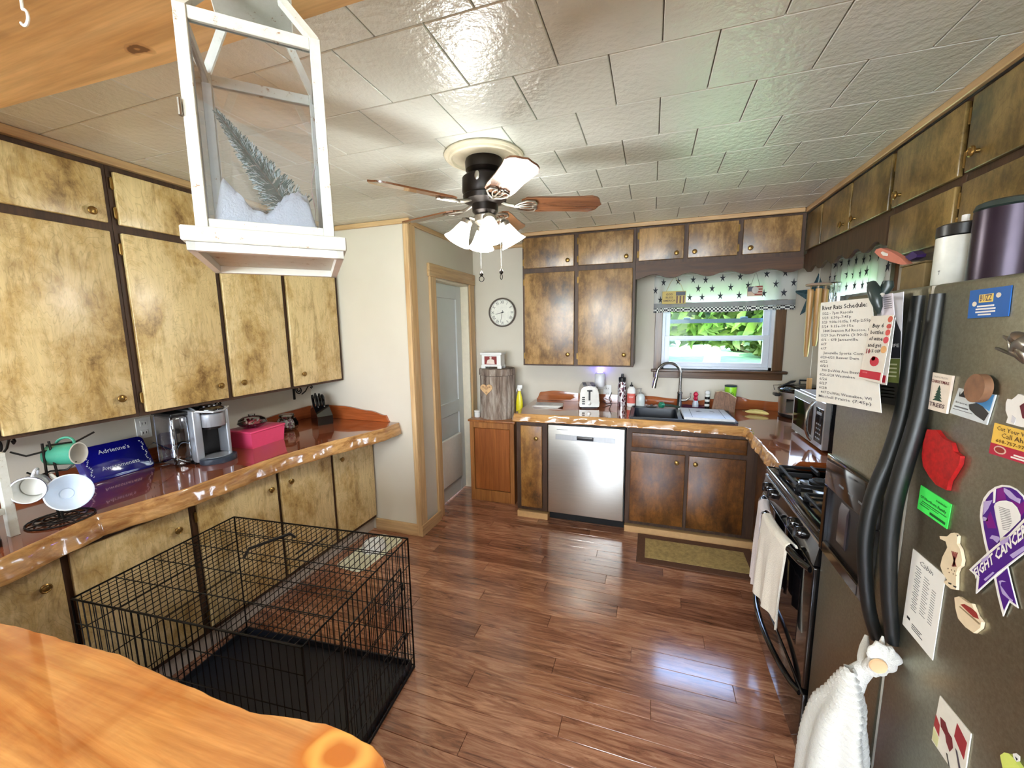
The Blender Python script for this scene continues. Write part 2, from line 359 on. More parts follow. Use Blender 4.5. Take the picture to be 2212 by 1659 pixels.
# trims at the ceiling
def trim(name, mat, *boxes):
    b = MB()
    for q in boxes: b.box(*q, .003)
    o = b.build(name, mat); return tag(o, kind='structure')
trim('trim_1', M['pine_y'], (-2.29, -2.255, .2, YP-.002, ZC-.034, ZC-.001))
trim('trim_2', M['pine'], (-2.25, XD+.045, YP-.02, YP, ZC-.034, ZC-.001))
trim('trim_3', M['pine_y'], (XD, XD+.02, YP+.05, YB-.002, ZC-.034, ZC-.001))
trim('trim_4', M['pine'], (XD+.02, -1.04, YB-.02, YB, ZC-.034, ZC-.001))
trim('trim_5', M['pine'], (-1.04, .94, 3.30, 3.32, ZC-.03, ZC-.001))
trim('trim_6', M['pine_y'], (.945, .965, .1, 3.32, ZC-.03, ZC-.001))
trim('trim_7', M['pine_z'], (XD-.012, XD+.028, YP-.014, YP, 0, ZC-.036), (XD, XD+.028, YP, YP+.085, 0, ZC-.036))
# door casing
trim('trim_8', M['pine_z'], (XD, XD+.02, DY0-.09, DY0, 0, DZ), (XD, XD+.02, DY1, DY1+.09, 0, DZ))
trim('trim_9', M['pine_y'], (XD, XD+.024, DY0-.105, DY1+.105, DZ, DZ+.10))
trim('trim_10', M['cream'], (XD-.12, XD, DY1-.018, DY1, 0, DZ), (XD-.12, XD, DY0, DY0+.018, 0, DZ), (XD-.12, XD, DY0, DY1, DZ-.018, DZ))
trim('baseboard_left', M['pine'], (-2.05, XD+.0, YP-.016, YP, 0, .095))
trim('baseboard_doorway', M['pine_y'], (XD+.028, XD+.04, YP-.014, DY0-.09, 0, .09))
# the panelled door set back in its frame
dr = struct('door_1', (XD-.10, DY0, 0)); M['door_paint'] = plain('grey_door_paint', (214, 220, 222), .4, 0, 0, .03, 4)
x0, x1 = XD-.115, XD-.075; b = MB()
a0, a1 = DY0+.02, DY1-.02
b.box(x0, x1, a0, a0+.10, .012, DZ-.02, .002).box(x0, x1, a1-.10, a1, .012, DZ-.02, .002)
for z0, z1 in ((.012, .2), (.80, .92), (DZ-.14, DZ-.02)): b.box(x0, x1, a0+.10, a1-.10, z0, z1, .002)
b.build('door_frame', M['door_paint'], dr)
for z0, z1 in ((.2, .80), (.92, DZ-.14)):
    MB().box(x0+.008, x1-.014, a0+.10, a1-.10, z0, z1).build('door_panel', M['door_paint'], dr)
MB().box(x1, x1+.03, a0+.10, a1-.13, .17, .60, .006).build('pet_flap', M['white_matt'], dr)
# overhead beam at the wide opening (its lower face shows top left)
bp = [P(-60, 251, 'z', 2.25), P(370, 135, 'z', 2.25), P(750, 12, 'z', 2.25)]
bo = [(XL, bp[0].y-.02), (bp[0].x, bp[0].y), (bp[1].x, bp[1].y), (bp[2].x, bp[2].y), (.2, bp[2].y+.01), (.955, bp[2].y), (.955, .10), (XL, .10)]
beam = tag(MB().prism([(x, y, 2.25) for x, y in bo], (0, 0, ZC-2.25-.002)).build('trim_11', M['beam']), kind='structure')
hk = P(45, -4, 'z', 2.25)
t = thing('cup_hook', 'small white cup hook screwed into the pine beam, top left corner', 'hook', hk)
b = MB(); b.tube([hk, hk+Vector((0, 0, -.02))]+[hk+Vector((.014*math.sin(a)+.0, 0, -.034+.014*math.cos(a))) for a in [x*.35 for x in range(0, 13)]], .0028, 8); b.build('wire_hook', M['white'], t)

kn = P(298, 107, 'z', 2.25); add_knot(M['beam'], kn, .022, (110, 66, 30), (176, 122, 70), (.8, 1.3, 1), 7)
# ------------------------------------------------------------------ outdoors
gr = tag(MB().box(-60, 80, 3.9, 90, -.55, -.5).build('lawn', plain('lawn_grass', (112, 150, 84), .9, 0, 0, .3, 3)), kind='structure')
gr2 = tag(MB().box(1.6, 80, -30, 3.9, -.55, -.5).build('side_lawn', M['paint_lawn'] if 'paint_lawn' in M else plain('side_lawn_grass', (158, 196, 132), .9, 0, 0, .3, 3)), kind='structure')
def leafmat(name, c1, c2):
    t = NT(name); n_ = t.noise(t.coords(), .9, 3); t.col(t.ramp(n_, [(.35, c1), (.65, c2)])); t.set(Roughness=.6); return t.m
LM = [leafmat('leaves_green', (52, 84, 30), (128, 150, 64)), leafmat('leaves_blue_green', (44, 80, 56), (84, 124, 84)), leafmat('leaves_pale', (150, 132, 96), (104, 134, 60))]
def tree(x, y, z0, trunk, rad, hgt, label, mat, nleaf=900, size=.55, tr=.3, cz=None):
    t = thing('tree', label, 'tree', (x, y, z0), 'trees across the lawn'); rd = random.Random(int(x*7+y*3))
    b = MB(); b.tube([(x, y, z0), (x+.1, y, z0+trunk*.5), (x-.1, y, z0+trunk)], [tr, tr*.8, tr*.6], 8)
    for k in range(4):
        a = k*1.6+.4; b.tube([(x, y, z0+trunk*.8), (x+math.cos(a)*rad*.5, y+math.sin(a)*rad*.5, z0+trunk+hgt*.4)], [tr*.5, tr*.15], 6)
    b.build('trunk', P_((196, 186, 172), rough=.8), t)
    b = MB()
    for k in range(nleaf):
        while True:
            p = Vector((rd.uniform(-1, 1), rd.uniform(-1, 1), rd.uniform(-1, 1)))
            if .45 < p.length < 1: break
        c = Vector((x+p.x*rad, y+p.y*rad, z0+trunk+hgt*.45+p.z*hgt*.55)); u = Vector((rd.gauss(0, 1), rd.gauss(0, 1), rd.gauss(0, 1))).normalized(); w = u.orthogonal().normalized(); s_ = size*rd.uniform(.6, 1.2)
        b._add([c-u*s_, c+w*s_*.5, c+u*s_, c-w*s_*.5], [(0, 1, 2, 3)])
    tag(b.build('foliage', mat, t, flatshade=True), kind='stuff')
tc0 = P(1535, 792, 'z', -.5)
tree(tc0.x, tc0.y, -.5, 1.7, 4.8, 5.5, 'large forked tree with pale trunk in the middle of the back window', LM[0], 3600, .5, .42)
tree(tc0.x+5.6, tc0.y+7, -.5, .1, 3.4, 5.0, 'round leafy bush to the right of the pale trunk', LM[0], 3000, .45)
tree(tc0.x-4.5, tc0.y+6, -.5, .3, 2.6, 2.4, 'low blue-green bush to the left of the pale trunk', LM[1], 1500, .4)
for k in range(8):
    tree(tc0.x-30+k*8.9, tc0.y+13+(k % 2)*9, -.5, .3, 4.3, 9, 'far '+['green', 'pale', 'dense', 'yellow-green', 'rounded', 'tall', 'light', 'dark'][k]+' tree at the edge of the lawn, '+['first', 'second', 'third', 'fourth', 'fifth', 'sixth', 'seventh', 'eighth'][k]+' from the left', LM[[1, 2, 0][k % 3]], 2600, .7)
tree(19, 4.5, -.5, 1.2, 3.4, 5.5, 'leafy tree outside the side window', LM[0], 900, .45)

# ------------------------------------------------------------------ window_1 (back) and window_2 (right wall)
M['vinyl'] = plain('white_vinyl', (214, 220, 230), .35, 0, 0, .02); M['screen'] = plain('grey_blue_rail', (96, 132, 150), .4)
M['casing'] = grain('dark_window_casing', (112, 78, 48), (70, 46, 28), 2, .3); M['casing_h'] = grain('dark_window_stool', (104, 72, 46), (66, 44, 28), 0, .3)
def bx(b, T, a0, a1, d0, d1, z0, z1, bev=0):
    p, q = T(a0, d0, z0), T(a1, d1, z1); b.box(p[0], q[0], p[1], q[1], p[2], q[2], bev); return b
def face(kind, plane):
    if kind == 'x+': return lambda a, d, z: (plane+d, a, z)
    if kind == 'x-': return lambda a, d, z: (plane-d, a, z)
    return lambda a, d, z: (a, plane-d, z)
def window(name, T, a0, a1, z0, z1, loc, mull):
    w = struct(name, loc); i = .022
    b = MB(); bx(b, T, a0, a0+i, -.12, -.01, z0, z1); bx(b, T, a1-i, a1, -.12, -.01, z0, z1); bx(b, T, a0, a1, -.12, -.01, z1-i, z1); bx(b, T, a0, a1, -.12, -.01, z0, z0+i)
    b.build('window_frame', M['vinyl'], w)
    zm = mull; s = .042
    for nm, p0, p1, d0, d1, mt in (('upper_sash', zm-.012, z1-i, -.09, -.065, M['vinyl']), ('lower_sash', z0+i, zm+.03, -.06, -.03, M['vinyl'])):
        b = MB(); A0, A1 = a0+i, a1-i
        bx(b, T, A0, A0+s, d0, d1, p0, p1, .002); bx(b, T, A1-s, A1, d0, d1, p0, p1, .002); bx(b, T, A0+s, A1-s, d0, d1, p0, p0+s*.8, .002); bx(b, T, A0+s, A1-s, d0, d1, p1-s*.8, p1, .002)
        o = b.build(nm, mt, w)
        b = MB(); bx(b, T, A0+s, A1-s, (d0+d1)/2-.002, (d0+d1)/2+.002, p0+s*.8, p1-s*.8); b.build('pane', M['glass'], o)
    # storm rail seen through the upper glass, with two finger tabs
    zr = zm+.135; b = MB(); bx(b, T, a0+i+s, a1-i-s, -.115, -.10, zr, zr+.034); 
    for k in (.24, .76):
        q = T(a0+(a1-a0)*k, -.10, zr+.034); b.box(q[0]-.028 if abs(T(1, 0, 0)[0]-T(0, 0, 0)[0]) > .5 else q[0]-.006, q[0]+.028 if abs(T(1, 0, 0)[0]-T(0, 0, 0)[0]) > .5 else q[0]+.006, q[1]-.006 if abs(T(1, 0, 0)[0]-T(0, 0, 0)[0]) > .5 else q[1]-.028, q[1]+.006 if abs(T(1, 0, 0)[0]-T(0, 0, 0)[0]) > .5 else q[1]+.028, q[2]-.002, q[2]+.014, .004)
    b.build('storm_rail', M['screen'], w)
    c = .06
    b = MB(); bx(b, T, a0-c, a0, 0, .018, z0, z1+.06, .003); b.build('casing', M['casing'], w)
    b = MB(); bx(b, T, a1, a1+c+.01, 0, .018, z0, z1+.06, .003); b.build('casing', M['casing'], w)
    b = MB(); bx(b, T, a0-c-.02, a1+c+.04, -.02, .055, z0-.022, z0, .006); b.build('window_stool', M['casing_h'], w)
    b = MB(); bx(b, T, a0-c, a1+c+.015, 0, .02, z0-.075, z0-.022, .003); b.build('apron', M['casing_h'], w)
    b = MB(); bx(b, T, a0-c, a1+c, -.03, -.01, z0, z0+.004); b.build('inner_sill', M['vinyl'], w)
TB, TR = face('y-', YB), face('x-', XR)
window('window_1', TB, WX0, WX1, WZ0, WZ1, (.5, YB, WZ0), 1.475)
window('window_2', TR, RY0, RY1, WZ0, WZ1, (XR, 3.17, WZ0), 1.475)
# assumed rear window, unseen behind the camera, added for the light
w3 = struct('assumed_rear_window', (-.6, REAR, .85)); b = MB()
for x in (-2.25, -1.17, -.07, 1.0): b.box(x, x+.05, REAR-.08, REAR-.02, .85, 2.25)
b.box(-2.25, 1.05, REAR-.08, REAR-.02, .85, .9).box(-2.25, 1.05, REAR-.08, REAR-.02, 2.2, 2.25); b.build('window_frame', M['vinyl'], w3)
MB().box(-2.2, 1.0, REAR-.055, REAR-.051, .9, 2.2).build('pane', M['glass'], w3)

# valances: white cloth printed with dark stars, grey band, gingham edge
def cloth_mat():
    t = NT('valance_cotton'); t.col(lin((236, 236, 230))); t.set(Roughness=.9)
    tl = t.n('BsdfTranslucent'); tl.inputs[0].default_value = lin((232, 236, 226)); m = t.n('MixShader'); m.inputs[0].default_value = .45
    t.l(t.b.outputs[0], m.inputs[1]); t.l(tl.outputs[0], m.inputs[2]); t.l(m.outputs[0], t.out.inputs['Surface']); return t.m
M['cloth'] = cloth_mat(); M['grey_cloth'] = plain('grey_band_cloth', (142, 142, 144), .9); M['star'] = plain('charcoal_print', (52, 54, 62), .9)
def gingham():
    t = NT('gingham'); c = t.n('TexChecker', Scale=70); t.l(t.coords(), c.inputs['Vector']); c.inputs['Color1'].default_value = lin((40, 42, 52)); c.inputs['Color2'].default_value = lin((225, 225, 222)); t.col(c.outputs['Color']); t.set(Roughness=.9); return t.m
M['gingham'] = gingham()
def star_poly(c, ux, uy, r, tall=1.25):
    return [c+ux*(math.sin(k*math.pi/5)*(r if k % 2 == 0 else r*.36))+uy*(math.cos(k*math.pi/5)*(r*tall if k % 2 == 0 else r*.4)) for k in range(10)]
def valance(label, T, a0, a1, zt, zb, stars, sgn=1):
    c = Vector(T((a0+a1)/2, .04, zb)); t = thing('valance', label, 'valance', c, 'starred window valances')
    def dd(u): return .046+.007*math.sin(u*math.pi*17)+.004*math.sin(u*61)
    def top(u): return zt
    def S(z0, z1, amp=1, off=0): return lambda u, v: T(a0+(a1-a0)*u, dd(u)*(1)+off, z0+(z1-z0)*v+.006*math.sin(u*9)*(1-v))
    MB().grid(S(zb+.075, zt), 90, 10, None).build('cloth', M['cloth'], t, ang=80)
    MB().grid(S(zb+.034, zb+.077, off=.001), 90, 2).build('band', M['grey_cloth'], t, ang=80)
    MB().grid(S(zb, zb+.036, off=.002), 120, 2).build('gingham_edge', M['gingham'], t, ang=80)
    b = MB(); n_ = Vector(T(0, 1, 0))-Vector(T(0, 0, 0)); ux = (Vector(T(1, 0, 0))-Vector(T(0, 0, 0)))
    for (u, v) in stars:
        a = a0+(a1-a0)*u; z = zb+.08+(zt-zb-.08)*v; pc = [Vector((0, 0, 0))]
        pl = star_poly(Vector((0, 0, 0)), Vector((1, 0, 0)), Vector((0, 1, 0)), .028)
        cc = Vector(T(a, dd(u)+.006, z)); b.prism([Vector(T(a+q.x*.8, max(dd(u), dd(u+q.x/(a1-a0)))+.0035, z+q.y)) for q in pl], n_*.0006)
    tag(b.build('star_print', M['star'], t), kind='stuff')
    MB().tube([T(a0+.01, .0, zt+.004), T(a0+.01, .06, zt+.004), T(a1-.01, .06, zt+.004), T(a1-.01, .0, zt+.004)], .005, 8).build('curtain_rod', M['white_metal'], t)
st = [(.07, .78), (.18, .80), (.29, .83), (.38, .80), (.50, .84), (.62, .86), (.80, .92), (.92, .93), (.43, .48), (.56, .50), (.68, .55), (.86, .55), (.975, .57), (.27, .18), (.36, .17), (.49, .20), (.62, .20), (.79, .24), (.92, .24), (.05, .12), (.01, .48), (.33, .5)]
valance('white starred valance over the sink window, two signs hanging in front', TB, .01, 1.03, 1.995, 1.70, st)
valance('white starred valance over the side window, partly behind the fridge', TR, 2.78, 3.57, 2.02, 1.70, [(u, v) for u, v in st], 1)

# ------------------------------------------------------------------ cabinets
def knob_mesh():
    b = MB(); b.lathe([(.007, 0), (.006, .010), (.011, .013), (.0165, .017), (.017, .021), (.013, .024), (.011, .0225), (.006, .024), (.0, .025)], n=20); return b.mesh('knob', M['brass'])
KM = knob_mesh()
HM = MB().box(-.003, .003, -.006, .006, -.022, .022, .001).tube([(0, 0, -.026), (0, 0, .026)], .0042, 8).mesh('hinge', M['brass'])
def rot_for(kind): return {'x+': (0, R(90), 0), 'x-': (0, R(-90), 0), 'y-': (R(90), 0, 0)}[kind]
def cabinet(name, label, kind, plane, depth, a0, a1, z0, z1, doors, dm, fm, grp, extra=None, cat='cabinet', ztop=None):
    T = face(kind, plane); t = thing(name, label, cat, T((a0+a1)/2, 0, z0), grp)
    b = MB(); bx(b, T, a0, a1, -depth, -.004, z0, ztop or z1); b.build('body', fm, t)
    # face frame: one slightly proud board round each door opening
    b = MB(); bx(b, T, a0, a1, -.004, 0, z0, z1, .001); b.build('face_frame', fm, t)
    for (d0, d1, e0, e1, kx, kz, hs, nm) in doors:
        b = MB(); bx(b, T, d0, d1, .001, .019, e0, e1, .004)
        dloc = T((d0+d1)/2, .001, e0); d = b.build(nm, dm, t, loc=dloc)
        if kx is not None:
            o = share('knob', KM, d, T(kx, .019, kz)); o.rotation_euler = rot_for(kind)
        if hs:
            for zz in ((e0+.07, e1-.07) if e1-e0 > .25 else (e0+.05, e1-.05)):
                ax = d0-.006 if hs < 0 else d1+.006
                o = share('hinge', HM, d, T(ax, .006, zz)); o.rotation_euler = (0, 0, R(90) if kind == 'y-' else 0)
    if extra: extra(T, t)
    return t, T
UL = -2.28  # left uppers
grp = 'upper cabinets on the left wall'
def k(a, z): return (a, z)
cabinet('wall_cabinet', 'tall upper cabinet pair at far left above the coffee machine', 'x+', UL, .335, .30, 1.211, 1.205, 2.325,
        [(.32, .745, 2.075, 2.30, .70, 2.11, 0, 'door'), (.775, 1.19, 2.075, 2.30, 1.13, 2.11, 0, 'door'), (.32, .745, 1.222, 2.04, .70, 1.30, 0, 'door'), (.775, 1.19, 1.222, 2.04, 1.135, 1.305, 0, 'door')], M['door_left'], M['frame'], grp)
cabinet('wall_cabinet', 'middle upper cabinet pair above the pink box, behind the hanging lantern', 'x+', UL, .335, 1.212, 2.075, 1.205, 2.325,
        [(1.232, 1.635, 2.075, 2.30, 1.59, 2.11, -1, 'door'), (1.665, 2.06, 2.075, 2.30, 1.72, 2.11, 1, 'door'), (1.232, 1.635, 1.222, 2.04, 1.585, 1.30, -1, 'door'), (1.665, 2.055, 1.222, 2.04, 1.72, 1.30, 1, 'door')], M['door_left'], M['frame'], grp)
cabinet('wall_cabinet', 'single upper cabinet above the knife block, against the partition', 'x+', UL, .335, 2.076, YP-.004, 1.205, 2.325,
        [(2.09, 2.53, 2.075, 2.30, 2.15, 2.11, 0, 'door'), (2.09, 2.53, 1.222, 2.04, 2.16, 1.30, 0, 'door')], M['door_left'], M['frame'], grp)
grp = 'base cabinets on the left wall'; LB = -2.05; zb0, zb1, zt_ = .10, .78, .80
def kick(T, t):
    pass
def base_extra(a0, a1, mat, rec=.045):
    def f(T, t):
        b = MB(); bx(b, T, a0, a1, -.5, -rec, 0, .10); b.build('toe_kick', mat, t)
    return f
M['kick'] = plain('pale_kick_board', (186, 176, 164), .5)
cabinet('base_cabinet', 'base cabinet at the far left, low beside the orange island slab', 'x+', LB, .565, .25, 1.232, .10, .808,
        [(.27, .775, .13, .785, .72, .70, 0, 'door'), (.80, 1.215, .13, .785, 1.155, .70, 0, 'door')], M['door_left'], M['frame'], grp, base_extra(.25, 1.232, M['kick'], .03))
cabinet('base_cabinet', 'base cabinet pair in the middle of the left run, behind the wire crate', 'x+', LB, .565, 1.233, 2.125, .10, .808,
        [(1.255, 1.69, .13, .785, 1.64, .70, -1, 'door'), (1.715, 2.115, .13, .785, 1.775, .70, 0, 'door')], M['door_left'], M['frame'], grp, base_extra(1.233, 2.125, M['kick'], .03))
cabinet('base_cabinet', 'last left base cabinet against the partition, fully in view', 'x+', LB, .565, 2.126, YP-.004, .10, .808,
        [(2.145, 2.55, .13, .785, 2.20, .70, 0, 'door')], M['door_left'], M['frame'], grp, base_extra(2.126, YP-.004, M['kick'], .03))
# back uppers
UB = 3.33; grp = 'upper cabinets on the back wall'
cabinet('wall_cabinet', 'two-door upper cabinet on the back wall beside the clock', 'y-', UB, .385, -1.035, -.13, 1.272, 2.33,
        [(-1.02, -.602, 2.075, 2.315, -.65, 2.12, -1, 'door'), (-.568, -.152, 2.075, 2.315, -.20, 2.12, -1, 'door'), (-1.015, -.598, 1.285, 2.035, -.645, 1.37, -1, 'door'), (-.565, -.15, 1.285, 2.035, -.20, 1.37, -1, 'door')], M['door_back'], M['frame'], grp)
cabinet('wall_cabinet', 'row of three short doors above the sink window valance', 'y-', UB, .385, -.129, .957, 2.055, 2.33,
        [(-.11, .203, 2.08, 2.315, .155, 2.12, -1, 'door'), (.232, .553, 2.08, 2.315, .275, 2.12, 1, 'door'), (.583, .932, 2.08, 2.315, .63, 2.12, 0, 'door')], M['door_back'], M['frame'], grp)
def scallop(T, a0, a1, zt, zb, n, amp, mat, t, flip=False, nm='scalloped_board'):
    m = 48*1; pts = []
    for i in range(m+1):
        u = i/m; pts.append((a0+(a1-a0)*u, zb+amp*(.5+.5*math.cos(u*2*math.pi*n+math.pi))))
    pts = [(a0, zt)]+pts+[(a1, zt)]
    return MB().prism([T(a, .0, z) for a, z in pts], Vector(T(0, .018, 0))-Vector(T(0, 0, 0))).build(nm, mat, t)
TBs = face('y-', UB); TRs = face('x-', .975)
t = thing('scalloped_board', 'dark scalloped valance board above the sink window', 'trim board', (.4, UB, 1.95), 'scalloped boards'); scallop(TBs, -.128, .955, 2.054, 1.945, 4.3, .032, M['frame_h'], t, nm='board')
# right uppers
grp = 'upper cabinets on the right wall'
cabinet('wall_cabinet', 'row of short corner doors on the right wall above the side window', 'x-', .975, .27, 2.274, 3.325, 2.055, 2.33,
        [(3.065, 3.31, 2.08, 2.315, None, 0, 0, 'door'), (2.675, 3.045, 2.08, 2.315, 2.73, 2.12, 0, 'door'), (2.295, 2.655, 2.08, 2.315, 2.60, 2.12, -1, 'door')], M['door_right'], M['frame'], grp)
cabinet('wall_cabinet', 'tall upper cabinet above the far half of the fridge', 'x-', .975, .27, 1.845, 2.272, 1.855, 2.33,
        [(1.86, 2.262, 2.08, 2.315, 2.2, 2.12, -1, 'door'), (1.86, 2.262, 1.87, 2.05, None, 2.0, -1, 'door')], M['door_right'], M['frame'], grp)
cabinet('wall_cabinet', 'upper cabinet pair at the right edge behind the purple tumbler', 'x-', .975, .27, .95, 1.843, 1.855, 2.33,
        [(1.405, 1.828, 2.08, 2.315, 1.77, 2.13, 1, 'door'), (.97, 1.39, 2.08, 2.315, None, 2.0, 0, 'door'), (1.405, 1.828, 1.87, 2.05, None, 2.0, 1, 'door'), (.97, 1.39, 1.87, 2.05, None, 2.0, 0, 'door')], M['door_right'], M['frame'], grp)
t = thing('scalloped_board', 'dark scalloped valance board above the side window, daylit along its wavy edge', 'trim board', (.975, 2.8, 1.95), 'scalloped boards'); scallop(TRs, 2.275, 3.31, 2.054, 1.93, 5.5, .035, M['frame'], t, nm='board')
# back base
BB = 3.12; grp = 'base cabinets under the back worktop'
M['pale_pine'] = plain('pale_pine_kick', (206, 164, 112), .5)
cabinet('base_cabinet', 'narrow base cabinet left of the dishwasher', 'y-', BB, .58, -1.035, -.772, .07, .84,
        [(-.995, -.815, .10, .80, -.86, .70, 0, 'door')], birch('birch_gold_stain', (176, 128, 66), (140, 94, 42), (84, 52, 22)), M['frame'], grp,
        lambda T, t: bx(MB(), T, -1.035, -.772, -.5, .004, 0, .05).build('toe_kick', M['pale_pine'], t))
def sink_extra(T, t):
    b = MB(); bx(b, T, -.155, .735, -.5, .004, 0, .05); b.build('toe_kick', M['pale_pine'], t)
    b = MB(); bx(b, T, -.115, .655, .001, .018, .69, .80, .004); d = b.build('false_drawer_front', M['door_base'], t)
    b = MB()
    for z_, a0, a1 in ((.775, -.05, .26), (.765, -.03, .42), (.757, .0, .45), (.728, .2, .60), (.72, .28, .63), (.712, .34, .64)): bx(b, T, a0, a1, .0175, .0195, z_, z_+.0035)
    b.build('carved_groove', M['frame_h'], d)
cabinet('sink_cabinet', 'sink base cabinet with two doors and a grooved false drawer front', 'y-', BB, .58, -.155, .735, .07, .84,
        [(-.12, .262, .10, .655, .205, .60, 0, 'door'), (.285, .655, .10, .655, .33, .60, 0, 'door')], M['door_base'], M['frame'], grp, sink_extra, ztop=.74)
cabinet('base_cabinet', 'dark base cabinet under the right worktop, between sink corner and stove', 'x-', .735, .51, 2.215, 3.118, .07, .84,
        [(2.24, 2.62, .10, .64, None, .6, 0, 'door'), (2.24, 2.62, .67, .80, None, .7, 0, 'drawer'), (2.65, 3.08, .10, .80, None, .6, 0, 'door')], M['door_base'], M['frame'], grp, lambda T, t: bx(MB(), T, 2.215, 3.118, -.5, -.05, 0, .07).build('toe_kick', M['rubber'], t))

# ------------------------------------------------------------------ live-edge worktops
def slab(name, label, poly, ztop, thick, live, m_top, m_edge, cat='worktop', out=.03, wob=.008, seed=1, group=None):
    """poly: outline (x, y) in order; live: indices i whose side i->i+1 is the wavy bark edge"""
    rd = random.Random(seed); pts = []; lv = []
    n = len(poly)
    for i in range(n):
        a = Vector(poly[i]).to_3d(); b_ = Vector(poly[(i+1) % n]).to_3d(); L = (b_-a).length; m = max(1, int(L/.02)) if i in live else 1
        for k_ in range(m): pts.append(a.lerp(b_, k_/m)); lv.append(i in live)
    N = len(pts); area = sum(pts[i].x*pts[(i+1) % N].y-pts[(i+1) % N].x*pts[i].y for i in range(N)); sg = 1 if area > 0 else -1
    ph = [rd.uniform(0, 6) for _ in range(6)]
    def nrm(i):
        d = (pts[(i+1) % N]-pts[i-1]).normalized(); return Vector((d.y, -d.x, 0))*sg
    c = sum(pts, Vector())/N; t = thing(name, label, cat, (c.x, c.y, ztop-thick), group)
    def w(i, s_): 
        q = pts[i]; u = q.x*1.0+q.y*1.0
        return (math.sin(u*23+ph[0]+s_)+.6*math.sin(u*57+ph[1]+2*s_)+.4*math.sin(u*131+ph[2]))*wob*.5
    prof = [(0.0, 0), (.10, -.015), (.22, -.06), (.55, -.42), (.85, -.8), (.95, -.95), (.85, -1.0)]
    rings = []
    for (o_, z_) in prof:
        ring = []
        for i in range(N):
            l_ = lv[i] or lv[i-1]
            k_ = (o_*out+(w(i, o_*2) if o_ > .3 else w(i, 0)*.5)) if l_ else 0
            ring.append(pts[i]+nrm(i)*k_+Vector((0, 0, ztop+z_*thick)))
        rings.append(ring)
    b = MB(); b._add([v for v in rings[0]], [tuple(range(N))]); b.build('top', m_top, t)
    b = MB(); vs = [v for r_ in rings for v in r_]; m = len(rings)
    b._add(vs, [(i+k_*N, (i+1) % N+k_*N, (i+1) % N+(k_+1)*N, i+(k_+1)*N) for k_ in range(m-1) for i in range(N)]+[tuple((m-1)*N+i for i in range(N))[::-1]])
    b.build('live_edge', m_edge, t, ang=60)
    return t
def pz(u, v, z): p = P(u, v, 'z', z); return (p.x, p.y)
le = [pz(0, 1206, ZCL), pz(100, 1160, ZCL), pz(205, 1112, ZCL), pz(310, 1082, ZCL), pz(410, 1052, ZCL), pz(500, 1020, ZCL), pz(600, 985, ZCL), pz(700, 957, ZCL), pz(790, 935, ZCL), pz(829, 925, ZCL), (-1.72, YP-.004)]
le2 = [(x, y) for x, y in le[:-1]]
poly = [(XL, .2), (le[0][0], .2)]+le2+[(max(le2[-1][0]+.0, -1.80), YP-.004), (XL, YP-.004)]
slab('live_edge_worktop', 'long glossy live-edge worktop along the left wall', poly, ZCL, .085, set(range(1, len(poly)-2)), M['slab'], M['edge'], out=.03, seed=3)
be = [pz(1113, 893, ZCB), pz(1250, 899, ZCB), pz(1400, 907, ZCB), pz(1520, 916, ZCB), pz(1608, 922, ZCB)]
re_ = [pz(1622, 926, ZCB), pz(1632, 942, ZCB), pz(1650, 962, ZCB), pz(1672, 985, ZCB), pz(1684, 1000, ZCB), (be[-1][0]+.04, 2.20)]
poly = [(-1.04, YB-.002)]+[(be[0][0]-.01, be[0][1]+.02)]+be+re_[:-1]+[(.66, 2.205), (XR-.002, 2.205), (XR-.002, YB-.002)]
nb = len(be)
WT2 = slab('live_edge_worktop', 'L-shaped live-edge worktop under the back window, wrapping to the right wall', poly, ZCB, .062, set(range(1, 2+nb+len(re_)-2)), M['slab_x'], M['edge_x'], out=.028, seed=5)
# wavy backsplash boards
def splash(name, label, T, pts, z0, mat, th=.02, ctr=None):
    t = thing(name, label, 'backsplash board', T(pts[0][0], 0, z0), 'live-edge backsplash boards')
    m = []
    for (a, z), (a2, z2) in zip(pts, pts[1:]):
        for k_ in range(8): f_ = k_/8; s_ = f_*f_*(3-2*f_); m.append((a+(a2-a)*f_, z+(z2-z)*s_))
    m.append(pts[-1]); poly = [T(pts[0][0], 0, z0)]+[T(a, 0, z) for a, z in m]+[T(pts[-1][0], 0, z0)]
    MB().prism(poly, Vector(T(0, th, 0))-Vector(T(0, 0, 0))).build('board', mat, t)
TL = face('x+', XL); TP = face('y-', YP)
splash('backsplash', 'wavy wooden backsplash on the left wall behind the coffee machine', TL, [(.2, .965), (.8, .955), (1.3, .965), (1.5, .96), (1.62, .925), (1.75, .915), (2.0, .965), (2.3, .985), (YP-.03, .99)], ZCL+.001, M['slab'])
splash('backsplash', 'short rising backsplash on the partition behind the knife block', TP, [(XL+.022, 1.0), (-2.30, 1.0), (-2.05, .975), (-1.90, .945), (-1.87, .90)], ZCL+.001, grain('amber_board', (190, 104, 54), (140, 66, 30), 0, .12, .6, 1, 0))
splash('backsplash', 'wavy wooden backsplash running under the sink window', TB, [(-1.02, .92), (-.98, .985), (-.85, 1.0), (-.6, .985), (-.3, .985), (0, .985), (.2, .97), (.38, .96), (.5, .98), (.62, .955), (.68, 1.01), (.8, .985), (1.0, .975), (XR-.03, .97)], ZCB+.001, M['slab_x'])
t = thing('backsplash', 'low orange-brown end board of the right worktop beside the stove', 'backsplash board', (.95, 2.21, ZCB), 'live-edge backsplash boards')
MB().prism([(.655, 2.206, ZCB+.001), (.69, 2.206, ZCB+.042), (XR-.002, 2.206, ZCB+.05), (XR-.002, 2.206, ZCB+.001)], (0, .022, 0)).build('board', bpy.data.materials['amber_board'], t)
